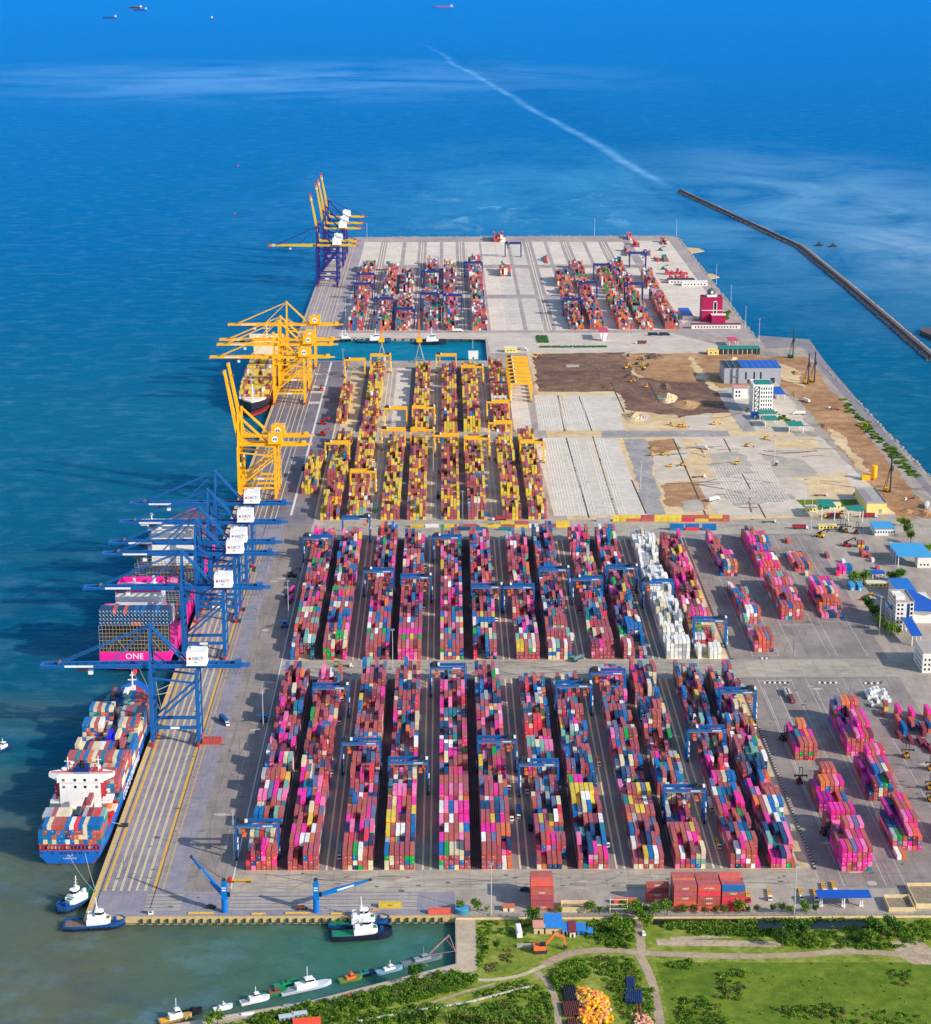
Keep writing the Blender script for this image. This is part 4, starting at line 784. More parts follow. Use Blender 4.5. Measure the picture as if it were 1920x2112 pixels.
# ---- near ship: blue hull, white house, red deck fittings
SY0, SY1, SX0, SX1 = 1097., 1370., -239.6, -202.6
hullm = grime(mat('blue_hull', (22, 104, 190), .4, nscale=.05, namt=.14), .4, (70, 62, 70)); boot = mat('red_boot_topping', (150, 52, 44), .6)
REDST = mat('red_deck_steel', (186, 48, 52), .55, nscale=.3, namt=.2)
ship = thing('container_ship', 'blue hulled container ship with white wheelhouse moored at the near end of the quay', 'ship', (0, 0, 0))
part('hull', MB().loft(hull_rings(SX0, SX1, SY0, SY1, WZ+.5, 4.6, .95, .13, .02, 5., lift=0, sq=.84)), hullm, ship)
part('boot_topping', MB().loft(hull_rings(SX0+.15, SX1-.15, SY0+.4, SY1-1, WZ-2, WZ+.62, .74, .17, lift=0)), boot, ship)
mb = MB(); mb.bx(SX0+1, SX1-1, SY0+2, SY1-50, 4.6, 5.)
part('deck', mb, REDST, ship)
mb = MB()
for i in range(17):
    x = SX0+1.+i*(SX1-SX0-2.)/16; mb.bx(x-.18, x+.18, SY0+.6, SY0+1.2, 4.6, 8.2)
mb.bx(SX0+1, SX1-1, SY0+.6, SY0+1.1, 7.7, 8.2); mb.bx(SX0+.6, SX1-.6, SY0+.6, SY0+1.3, 4.6, 5.1)
for y in (1115., 1129, 1144): mb.bx(SX0+.6, SX1-.6, y, y+.8, 4.6, 8.)
part('lashing_bridge', mb, REDST, ship)
for i, (a, b_) in enumerate(((.04, .07), (.2, .25), (.34, .4), (.42, .46), (.48, .52), (.56, .61), (.64, .7), (.77, .8), (.92, .95))): part('mooring_port', MB().bx(SX0+(SX1-SX0)*a, SX0+(SX1-SX0)*b_, SY0-.06, SY0+.4, 2.6, 3.8), DARK, ship)
text('A L P', 1.6, LETTER, ship, ((SX0+SX1)/2, SY0-.12, 1.6), (R(90), 0, 0), 'ship_name', .04)
text('HONG KONG', 1.3, LETTER, ship, ((SX0+SX1)/2, SY0-.12, -.2), (R(90), 0, 0), 'home_port', .04)
text('COSCO SHIPPING', 8.6, LETTER, ship, (SX1+.12, 1216, .9), (R(90), 0, R(90)), 'side_lettering', .05)
# accommodation block
hx0, hx1, hy = -238.5, -208, 1150.
house = part('accommodation_block', MB().bx(-235.6, -211, hy, hy+11, 4.6, 25.).bx(hx0+1.5, hx1-1, hy-.5, hy+12, 25., 28.4), WHITE, ship)
part('boat_deck', MB().bx(-242, -204.5, hy+.5, hy+12, 11., 12.3), WHITE, ship)
part('bridge_wing', MB().loft([[(-242, hy+1, 28.4), (-242, hy+5, 28.4), (-242, hy+5, 30.4), (-242, hy+1, 30.4)], [(-235.5, hy, 25.6), (-235.5, hy+8, 25.6), (-235.5, hy+8, 30.4), (-235.5, hy, 30.4)], [(-209, hy, 25.6), (-209, hy+8, 25.6), (-209, hy+8, 30.4), (-209, hy, 30.4)], [(-202.4, hy+1, 28.4), (-202.4, hy+5, 28.4), (-202.4, hy+5, 30.4), (-202.4, hy+1, 30.4)]]), WHITE, ship)
WRED = mat('reddish_window', (120, 104, 98), .3)  # outer windows, paler and more reddish than the middle ones
for x in (-233, -226, -220, -213): part('window', MB().bx(x-.8, x+.8, hy-.62, hy-.3, 26, 27.6), GLASS if -230 < x < -216 else WRED, ship); part('window', MB().bx(x-.8, x+.8, hy-.1, hy+.1, 21.3, 22.9), GLASS if -230 < x < -216 else WRED, ship)
for x in (-222, -217.5): part('porthole', MB().bx(x-.2, x+.2, hy-.08, hy+.1, 17.6, 18), DARK, ship); part('porthole', MB().bx(x-.2, x+.2, hy-.08, hy+.1, 14.4, 14.8), DARK, ship)
m = MB()
for z in (12.9, 13.4): m.bx(-242, -204.5, hy+.5, hy+.6, z, z+.12)
for z in (31.1, 31.6): m.bx(-241, -203, hy-.1, hy, z, z+.12)
part('railing', m, WHITE, ship)
for sx in (-237.2, -209.6):
    m = MB()
    for k in range(4): m.beam((sx-.9, hy+1+2.2*(k % 2), 12.3+k*3.1), (sx-.9, hy+3.2-2.2*(k % 2), 15.4+k*3.1), .8, .25)
    m.bx(sx-1.6, sx+1.4, hy+1, hy+9, 15.2, 15.45).bx(sx-1.6, sx+1.4, hy+1, hy+9, 18.3, 18.55).bx(sx-1.6, sx+1.4, hy+1, hy+9, 21.4, 21.65)
    part('side_stair', m, REDST, ship)
part('deck_house_wing', MB().bx(-244, -202.6, hy+1, hy+11, 5, 6.2).bx(-238, -208.5, hy-3, hy+.4, 5, 8.4), CREAM, ship)
fun = part('funnel', MB().prism([(-226.5, hy+1), (-217.5, hy+1), (-218.5, hy+9), (-225.5, hy+9)], 28.4, 34.), mat('navy_funnel', (14, 44, 110), .5), ship)
part('exhaust_pipe', MB().cyl((-222, hy+3.5, 33.8), (-222, hy+5, 37.5), 1.5, 10).cyl((-220.5, hy+3, 33.8), (-220.4, hy+3.5, 36), .7), BLACK, fun)
part('radar_mast', MB().cyl((-231, hy+6, 28.4), (-231, hy+6, 39), .3).beam((-233, hy+6, 36.5), (-229, hy+6, 36.5), .4), WHITE, ship); part('radar_mast', MB().cyl((-212.5, hy+6, 28.4), (-212.5, hy+6, 40), .3).beam((-214.5, hy+6, 37.5), (-210.5, hy+6, 37.5), .4), WHITE, ship); part('radar_dome', MB().cyl((-228.6, hy+6, 28.4), (-228.6, hy+6, 34.6), .3).sphere((-228.6, hy+6, 35.4), 1.2), WHITE, ship)
part('wing_deck', MB().bx(-241, -203.4, hy+1.4, hy+4.6, 30.4, 30.5).bx(-234.5, -210, hy+4.6, hy+11, 28.4, 30.6), mat('pink_red_deck', (196, 84, 88), .7, nscale=.5, namt=.25), ship)
for dx, dy, ww, hh in ((-233, 6, 2.2, 1.8), (-229.8, 8, 1.6, 2.4), (-216, 7, 2.6, 1.6), (-212.4, 8.6, 1.6, 2.2), (-231, 9.4, 1., 3.4), (-214.4, 5.4, .8, 3.8)): part('deck_locker', MB().bx(dx-ww/2, dx+ww/2, hy+dy-.7, hy+dy+.7, 30.6, 30.6+hh), WHITE if ww > 1 else REDST, ship)
m = MB()
for x in (-240.5, -237.5, -207, -204): m.bx(x-.9, x+.9, hy+.9, hy+1.02, 29., 29.9)
part('wing_window', m, GLASS, ship)['kind'] = 'stuff'
part('lifeboat', MB().loft([[(-206.2+a*r_, 1156+s, 9.5+b_*r_) for a, b_ in ((-1, -1), (1, -1), (1.2, .3), (.6, 1.2), (-.6, 1.2), (-1.2, .3))] for s, r_ in ((-9, .5), (-7, 1.3), (-3, 1.5), (0, 1.3), (2, .4))]), ORANGE, ship)
part('lifeboat_davit', MB().beam((-209, 1146, 5), (-206, 1147, 12), .5).beam((-209, 1156, 5), (-206, 1156, 12), .5).bx(-209.5, -203.5, 1141, 1162, 5, 5.4), ORANGE, ship)
part('side_walkway', MB().bx(SX1-2.2, SX1-.5, 1100, 1320, 4.6, 6.).bx(SX1-3.4, SX1-2.2, 1118, 1300, 4.6, 5.5), REDST, ship)
part('forecastle', MB().prism([(-234, 1336), (-208, 1336), (-212, 1348), (-221, 1362), (-230, 1348)], 5.5, 8.6), REDST, ship)
part('foremast', MB().cyl((-221.5, 1352, 8), (-221.5, 1352, 22), .8, 8, 0, .4).beam((-224.5, 1352, 16), (-218.5, 1352, 16), .7).beam((-223, 1352, 19.5), (-220, 1352, 19.5), .6).bx(-223.5, -219.5, 1350, 1354, 8, 11), WHITE, ship)
bays = [(1098.5, [4, 5, 5, 5, 5, 5, 5, 5, 5, 5, 5, 5, 5, 5, 4], 'bbcrrrbwvbcbbbc'), (1112, [5, 5, 5, 5, 5, 5, 3, 3, 4, 5, 5, 5, 5, 5, 5], 'eemccceededrvab'), (1127, [0, 0, 0, 0, 0, 2, 3, 3, 5, 6, 0, 0, 0, 0, 0], '.......emm.....')]
ship_rows(-239.2, 14, [(y, h[:14], t[:14]) for y, h, t in bays], PS, 'S', 'blue ship', 5.2, 2.62)
fw = [(1166, [6, 6, 4, 4, 4, 5, 5, 5, 5, 6, 6, 6, 6, 5], 'wb.rrrcbmcrrrm'), (1180, [5, 5, 5, 4, 4, 5, 5, 5, 5, 5, 5, 5, 5, 5], ''), (1194, 6, 'rmtmbocmtmrcbm'), (1208.5, 4, ''), (1223, [5, 4, 4, 4, 4, 4, 4, 4, 4, 4, 2, 5, 3, 4], 'cc.mccwrbmbmcb'), (1237, [3, 2, 2, 3, 2, 3, 3, 5, 4, 5, 2, 2, 4, 4], '..e..i.iicc..b'), (1251, [6, 6, 6, 6, 6, 3, 3, 3, 3, 6, 6, 6, 6, 6], 'bbcrw..nnecrbrc'), (1265, [4, 4, 4, 3, 3, 3, 2, 2, 4, 4, 4, 4, 4, 4], ''), (1279, [6, 6, 6, 6, 6, 6, 2, 3, 5, 5, 5, 5, 5, 5], 'bcrcbc.eemmtmnm'), (1293, [4, 4, 4, 4, 3, 3, 3, 3, 4, 4, 4, 4, 4, 4], ''), (1308, [0, 3, 4, 3, 3, 3, 3, 4, 5, 5, 5, 5, 4, 0], 'nbtn.nbaabmmme'), (1322, [0, 0, 3, 4, 4, 3, 4, 3, 3, 3, 2, 0, 0, 0], 'nbtmnbwww')]
ship_rows(-239.2, 14, fw, PS, 'S', 'blue ship', 5.2, 2.62)
# ---- magenta ship
MAG = grime(mat('magenta_hull', (244, 36, 150), .42, nscale=.05, namt=.1), .3, (130, 60, 90))
s2 = thing('container_ship', 'huge magenta container ship with lattice lashing bridges and blue reefer boxes at the stern', 'ship')
PX0, PX1, PY0, PY1 = -256.4, -203.4, 1421., 1800.
part('hull', MB().loft(hull_rings(PX0, PX1, PY0, PY1, WZ+.5, 11.6, .985, .15, .0, 4.)), MAG, s2)
part('rudder', MB().bx(-231.5, -229., PY0-6, PY0+1.5, WZ-3, WZ+2.2), mat('salmon_rudder', (216, 74, 84), .6), s2)
text('ONE', 6.4, LETTER, s2, (-230.3, PY0-.1, 8.4), (R(90), 0, 0), 'stern_lettering', .06)
for x in (-240.5, -229, -218): part('mooring_port', MB().bx(x-2, x+2, PY0-.05, PY0+.4, 3.4, 5.), DARK, s2)
FR = mat('lashing_frame', (150, 142, 126), .6, nscale=.4, namt=.25)
def frame(y, z0, z1, nx, nz, x0=PX0+.6, x1=PX1-1.2, th=.28):
    mb = MB()
    for i in range(nx+1): x = x0+(x1-x0)*i/nx; mb.bx(x-th/2, x+th/2, y-th/2, y+th/2, z0, z1)
    for j in range(nz+1): z = z0+(z1-z0)*j/nz; mb.bx(x0, x1, y-th*.8, y+th*.8, z-th/2, z+th/2)
    return mb
mb = frame(PY0+1.5, 11.6, 32, 20, 7)
for a, b_ in ((-250, -243), (-243, -236), (-224, -217), (-217, -210)): mb.beam((a, PY0+1, 12 if a in (-250, -224) else 22), (b_, PY0+1, 22 if a in (-250, -224) else 12), .4)
part('lashing_bridge', mb, FR, s2)
part('lashing_rack', MB().bx(PX0+1, PX1-1.5, PY0+2.2, PY0+12.8, 11.6, 13).bx(PX0+1, PX1-1.5, PY0+11.8, PY0+12.8, 13, 31), mat('dark_cell_steel', (60, 54, 56), .7, nscale=.6, namt=.4), s2)
for j in range(1, 14):
    y = 1500+j*14.6
    if 1628 < y < 1650: continue
    part('lashing_bridge', frame(y, 11.6, 24, 18, 4), FR, s2)
part('cargo_deck', MB().bx(PX0+2, PX1-2, 1495, 1745, 11.6, 13.2), mat('dark_cell_steel', (60, 54, 56)), s2)
# engine casing with the funnel
part('funnel_block', MB().bx(-248, -214, 1455, 1480, 11.6, 47.4), mat('pale_grey_house', (214, 214, 218), .5, nscale=.08, namt=.08), s2)
part('funnel_band', MB().bx(-248.1, -213.9, 1454.9, 1456, 47.4, 50.2).bx(-248.1, -247.2, 1456, 1480.1, 47.4, 50.2).bx(-214.8, -213.9, 1456, 1480.1, 47.4, 50.2).bx(-247.2, -214.8, 1479.2, 1480.1, 47.4, 51.4), MAG, s2)
part('exhaust_pipe', MB().cyl((-236, 1472, 47.4), (-236, 1472, 53), 1.1), WHITE, s2); part('exhaust_pipe', MB().cyl((-221.5, 1474, 47.4), (-221.5, 1474, 54), 1.2), WHITE, s2)
part('accommodation_block', MB().bx(-246, -212, 1632, 1645, 11.6, 47).bx(-248.5, -210, 1631, 1640, 44, 47.3), WHITE, s2)
part('bridge_wing', MB().bx(-254.5, -204.5, 1634, 1641, 47.3, 51.2), WHITE, s2)
mb = MB()
for i in range(22): x = -252.5+i*2.1; mb.bx(x, x+1.5, 1633.9, 1634.05, 49, 50.4)
part('bridge_window', mb, GLASS, s2)
part('radar_dome', MB().cyl((-246, 1640, 51), (-246, 1640, 54), .5).sphere((-246, 1640, 55.2), 1.5), WHITE, s2)
part('foredeck', MB().prism([(-252, 1745), (-208, 1745), (-219, 1780), (-230, 1794), (-241, 1780)], 13, 16.4), mat('brown_deck', (120, 70, 62), .7, nscale=.2, namt=.2), s2)
part('bulwark', MB().bx(PX1-1.2, PX1-.1, 1470, 1740, 11.6, 14), MAG, s2)
nc = 20; xs = PX0+.9
ship_rows(xs, nc, [(PY0+2.6+0, 0, '')], PS, 'S', 'magenta ship', 31.5, 2.58)
for s in range(nc):
    for t in range(4):
        for y in (PY0+2.4,): put(xs+s*2.58+CW/2, y+CL/2, 31.6+t*CH, ('f' if (t == 3 and s in (4, 7)) else 'b' if (t == 3 and s in (10, 12, 16)) else 'n') if not (t == 0 and s in (9, 10, 11)) else 'r', CL, region='S', row='magenta ship', bay=0, col=s, ncol=nc, tier=t, nt=4)
for s in (0, 1, 2, 3, 16, 17, 18, 19):
    for t in range(4): put(xs+s*2.58+CW/2, 1441+CL/2, 27+t*CH, {0: 'v', 1: 'p', 2: 'p', 3: 's'}.get(s, 'e' if s in (16, 19) else 'p' if s == 17 else 'm'), CL, region='S', row='magenta ship', bay=1, col=s, ncol=nc, tier=t, nt=4)
ship_rows(xs, nc, [(1545, [5, 5, 5, 5, 5, 2, 2, 2, 2, 2, 2, 2, 2, 5, 5, 5, 2, 2, 2, 2], 'krpmpnnnnnnnnkppnnnn')], dict(m=3, k=3, r=3, o=2, n=3), 'S', 'magenta ship', 13, 2.58)
ship_rows(xs, nc, [(1501, 1, ''), (1516, 1, ''), (1531, 2, ''), (1560, 2, ''), (1590, 2, ''), (1604, 1, '')], dict(n=8, d=2, s=2), 'S', 'magenta ship', 13, 2.58)
ship_rows(xs+5, 16, [(1668, [3, 3, 5, 5, 4, 4, 3, 3, 2, 5, 2, 2, 3, 3, 2, 2], '..o.....r'), (1690, 4, ''), (1712, 3, ''), (1728, 3, '')], dict(n=6, m=2, r=1, o=1, s=2), 'S', 'magenta ship', 13, 2.58)
# ---- third ship, bow towards us, at the middle berth
BHULL = mat('black_hull', (34, 36, 52), .45)
s3 = thing('container_ship', 'black hulled container ship carrying yellow boxes with her bow towards the near berths', 'ship')
QX0, QX1 = -238., -202.
rings = hull_rings(QX0, QX1, 0, 330, WZ+3, 8.5, .95, .16, .04, 3.5)
part('hull', MB().loft([[(x, 2250+330-y, z) for x, y, z in r_][::-1] for r_ in rings]), BHULL, s3)
part('boot_topping', MB().loft([[(x, 2252+326-y, z) for x, y, z in r_][::-1] for r_ in hull_rings(QX0+.2, QX1-.2, 0, 330, WZ-2, WZ+3.2, .93, .16)]), mat('red_boot_topping', (150, 52, 44)), s3)
part('forecastle', MB().prism([(-234, 2282), (-206, 2282), (-212, 2266), (-220, 2256), (-228, 2266)], 9, 12.4), CREAM, s3)
part('foremast', MB().cyl((-220, 2272, 12), (-220, 2272, 30), .7).beam((-223, 2272, 24), (-217, 2272, 24), .5), WHITE, s3)
part('accommodation_block', MB().bx(-236, -204, 2470, 2484, 8, 44), CREAM, s3); part('bridge_wing', MB().bx(-241, -199.8, 2472, 2480, 44, 48), CREAM, s3)
part('radar_mast', MB().cyl((-220, 2476, 48), (-220, 2476, 60), .6).beam((-224, 2476, 55), (-216, 2476, 55), .6), CREAM, s3)
hs = [[3, 3, 3, 2, 3, 3, 3, 3, 3, 3, 4, 3, 3], 4, [5, 5, 5, 4, 5, 5, 5, 4, 4, 5, 5, 5, 4], 5, 4, [6, 6, 6, 5, 5, 5, 4, 4, 6, 6, 6, 6, 6], 5, 6, 5, 6, 6, 6]
ship_rows(-236.6, 13, [(2285+i*14.5, h, '') for i, h in enumerate(hs)], dict(y=50, m=32, w=6, d=6, e=5), 'S', 'black ship', 9, 2.62)
ship_rows(-236.6, 13, [(2492+i*14.5, 6, '') for i in range(4)], dict(y=50, m=32, w=6, d=6), 'S', 'black ship', 9, 2.62)
# ================================================================== build the boxes: the 300 that show largest as objects, the rest as one mass
Hmap = {}
for q in BOXES: Hmap[(q['region'], q['row'], q['col'], q['bay'])] = max(Hmap.get((q['region'], q['row'], q['col'], q['bay']), 0), q['nt'])
for q in BOXES:
    d = math.hypot(q['y'], H_-q['z']); s = (F_/d)**2; dep = math.atan2(H_-q['z'], q['y']); L, W = (q['L'], CW) if q['rot'] == 0 else (CW, q['L'])
    a = 0.; hn = Hmap.get((q['region'], q['row'], q['col'], q['bay']-1), 0) if q.get('half') != 'far' else q['nt']
    if q['tier'] == q['nt']-1:
        a += W*max(0, L*math.sin(dep)-max(0, hn-q['nt'])*CH*math.cos(dep))
    if q['tier'] >= hn: a += W*CH*math.cos(dep)
    elif hn-q['tier'] == 1 and False: a += 0
    u = VX+F_*q['x']/d
    if u < 20 or u > 1915: a = 0
    if q['region'] == 'S' and q['row'] == 'magenta ship': a *= .2
    q['vis'] = a*s
order = sorted(range(len(BOXES)), key=lambda i: -BOXES[i]['vis'])
LONE = set(order[:300])
TINT_O = tint_mat('container_paint', True); TINT_A = tint_mat('stacked_container_paint', False)
def box_body(L):
    mb = MB(); w, h = CW/2, 2.86
    for sx in (-1, 1):
        for e in (-1, 1): mb.bx(sx*w-.09 if sx > 0 else -w-.0, sx*w if sx > 0 else -w+.09, e*L/2-.16 if e > 0 else -L/2, e*L/2 if e > 0 else -L/2+.16, 0, h)
        x0, x1 = (w-.05, w) if sx > 0 else (-w, -w+.05)
        mb.bx(x0, x1, -L/2+.16, L/2-.16, 0, .16); mb.bx(x0, x1, -L/2+.16, L/2-.16, h-.1, h)
        n = int(L/.56); vs = []; fs = []
        for i in range(n+1):
            y = -L/2+.16+(L-.32)*i/n; x = sx*(w-.02-(.05 if i % 2 else 0.)); vs += [(x, y, .16), (x, y, h-.1)]
        for i in range(n): q = (2*i, 2*i+2, 2*i+3, 2*i+1); fs.append(q if sx > 0 else q[::-1])
        mb.add(vs, fs)
    n = int(L/.8); vs = []; fs = []
    for i in range(n+1): y = -L/2+.1+(L-.2)*i/n; z = h-.01-(.03 if i % 2 else 0); vs += [(-w+.08, y, z), (w-.08, y, z)]
    for i in range(n): fs.append((2*i, 2*i+1, 2*i+3, 2*i+2))
    mb.add(vs, fs); mb.bx(-w+.09, w-.09, -L/2, -L/2+.1, h-.12, h); mb.bx(-w+.09, w-.09, L/2-.1, L/2, h-.12, h)
    mb.bx(-w+.09, w-.09, L/2-.08, L/2-.03, .0, h-.12); mb.bx(-w+.08, w-.08, -L/2+.1, L/2-.1, .0, .1)
    return mb.mesh('container', [TINT_O])
def box_door(L):
    mb = MB(); w, h = CW/2, 2.86
    mb.bx(-w+.1, -.02, -L/2+.03, -L/2+.08, .05, h-.14); mb.bx(.02, w-.1, -L/2+.03, -L/2+.08, .05, h-.14)
    for x in (-.95, -.45, .45, .95): mb.bx(x-.035, x+.035, -L/2-.02, -L/2+.03, .08, h-.16)
    return mb.mesh('door', [TINT_O])
BODY = {CL: box_body(CL), CL2: box_body(CL2)}; DOOR = {CL: box_door(CL), CL2: box_door(CL2)}
def jit(c, i):
    r = random.Random(i*7+3); f = r.uniform(.86, 1.1); b = lin(PAL[c]); w = r.uniform(0, .05)
    return tuple(min(1, v*f*(1-w)+w*.4) for v in b)
def clabel(q):
    c = CNAME[q['c']]; t, nt = q['tier'], q['nt']; tp = 'on top of' if t == nt-1 else f"{ORD[t+1]} tier of"
    bay = 'front bay' if q['bay'] == 0 else f"{ORD[q['bay']+1]} bay back"; r = q['region']; n = NUM[q['col']+1]
    if r in 'AB':
        tail = f"row {q['row']} from quay" if r == 'A' else f"row {q['row']} beyond cross road"
        if q.get('half'): return f"short {c} container {tp} stack {n}, {q['half']} half of bay {NUM[q['bay']+1]}, {'' if r == 'A' else 'northern '}row {q['row']}"
        return f"{c} container {tp} stack {n}, {bay}, {tail}"
    if r == 'P':
        if q['row'].startswith(('loose', 'lone', 'far lone')):
            return f"{c} container {'on top' if t == nt-1 and nt > 1 else ORD[t+1]+' tier' if nt > 1 else 'alone on the ground'}, {ORD[q['bay']+1]} of the {q['row']}"
        if q.get('half'): return f"short {c} container {tp} column {n}, {q['half']} half, {bay}, {q['row']}"
        return f"{c} container {tp} column {n}, {bay}, {q['row']}"
    if r == 'S': return f"{c} container {tp} stack {n}, {bay}, aboard the {q['row']}"
    if r == 'G':
        if nt == 1: return f"{c} container lying broadside, the {q['row']}"
        return f"{c} container broadside, {'topmost' if t == nt-1 else ORD[t+1]+' tier'}, {ORD[q['bay']+1]} from the fence in {q['row']}"
    if r == 'L': return f"{c} container broadside, {'upper' if t else 'lower'} tier, {ORD[q['bay']+1] if q['bay'] < 26 else 'last'} along the {q['row']}"
    return f"{c} container {tp} stack {n}, {bay}, terminal {r} row {q['row']}"
TXT_DONE = 0
def zrot(q): return math.pi/2 if q['rot'] else 0.
seen = {}
for i in order[:300]:
    q = BOXES[i]; o = bpy.data.objects.new('container', BODY[q['L']]); COL.objects.link(o)
    o.location = (q['x'], q['y'], q['z']+.04); o.rotation_euler = (0, 0, zrot(q)); c = (*jit(q['c'], i), 1); o.color = c
    lb = clabel(q)
    if lb in seen: lb = lb.replace('container', 'box', 1)
    seen[lb] = 1; tag(o, lb, 'container', 'containers stacked in the port')
    d = bpy.data.objects.new('door', DOOR[q['L']]); COL.objects.link(d); d.parent = o; d.color = c
    if q.get('txt'):
        s = 'HYUNDAI' if q['c'] == 'f' and 'salmon' not in q['row'] and q['row'] != 'first tall red stack' else 'cappi' if q['c'] == 'r' else 'msc' if q['c'] == 'y' else None
        if s == 'HYUNDAI' and q['tier'] == 0 and q['row'] == 'middle tall red stack': s = None
        if s: text(s, 1.75 if s != 'HYUNDAI' else 1.25, DARK if s == 'msc' else LETTER, o, (-CW/2-.03, 0 if s != 'cappi' else .1, 1.75), (R(90), 0, R(-90)), 'lettering', .02)
# everything else: one mass of boxes
rest = [i for i in range(len(BOXES)) if i not in LONE]
PLAC = []
for i in rest:
    q = BOXES[i]; hn = Hmap.get((q['region'], q['row'], q['col'], q['bay']-1), 0); r_ = random.Random(i)
    if q['rot'] or q['tier'] < hn or q.get('half') == 'far': continue
    reef = q['region'] == 'S' and q['row'] == 'magenta ship' and q['bay'] == 0
    if reef: PLAC += [(q['x']-.35, q['y']-q['L']/2-.04, q['z']+1.9, .9, .8), (q['x']+.45, q['y']-q['L']/2-.04, q['z']+.9, .5, .5)]
    elif q['region'] in 'ABPS' and r_.random() < .6: PLAC.append((q['x']+r_.choice((-.62, .62)), q['y']-q['L']/2-.04, q['z']+1.75, .62, .46))
n = len(rest); V = np.zeros((n, 8, 3), np.float32); C = np.zeros((n, 4), np.float32)
for k, i in enumerate(rest):
    q = BOXES[i]; lx, ly = (CW/2, q['L']/2) if not q['rot'] else (q['L']/2, CW/2); z0 = q['z']+.04; z1 = z0+2.86
    x, y = q['x'], q['y']
    V[k] = ((x-lx, y-ly, z0), (x+lx, y-ly, z0), (x+lx, y+ly, z0), (x-lx, y+ly, z0), (x-lx, y-ly, z1), (x+lx, y-ly, z1), (x+lx, y+ly, z1), (x-lx, y+ly, z1))
    C[k, :3] = jit(q['c'], i); C[k, 3] = 1
fq = np.array([(4, 5, 6, 7), (0, 1, 5, 4), (1, 2, 6, 5), (2, 3, 7, 6), (3, 0, 4, 7)], np.int32)
Fi = (fq[None]+np.arange(n, dtype=np.int32)[:, None, None]*8).reshape(-1)
me = bpy.data.meshes.new('container_stacks'); nf = n*5
PV = np.array([((x-w_/2, y, z), (x+w_/2, y, z), (x+w_/2, y, z+h_), (x-w_/2, y, z+h_)) for x, y, z, w_, h_ in PLAC], np.float32).reshape(-1, 3); npl = len(PLAC)
VV = np.concatenate([V.reshape(-1, 3), PV]); Fi = np.concatenate([Fi, np.arange(n*8, n*8+npl*4, dtype=np.int32)]); nt_ = nf+npl
me.vertices.add(len(VV)); me.vertices.foreach_set('co', VV.reshape(-1)); me.loops.add(nt_*4); me.loops.foreach_set('vertex_index', Fi)
me.polygons.add(nt_); me.polygons.foreach_set('loop_start', np.arange(0, nt_*4, 4, dtype=np.int32))
me.materials.append(TINT_A); me.update(calc_edges=True); me.validate(); me.shade_flat()
at = me.attributes.new('Col', 'FLOAT_COLOR', 'FACE'); at.data.foreach_set('color', np.concatenate([np.repeat(C, 5, axis=0), np.tile(np.array([[.62, .6, .56, 1]], np.float32), (npl, 1))]).reshape(-1))
o = bpy.data.objects.new('container_stacks', me); COL.objects.link(o)
tag(o, 'thousands of stacked shipping containers of every colour filling the yards and ship holds', 'container stacks', 'containers stacked in the port', 'stuff')
print('boxes', len(BOXES))
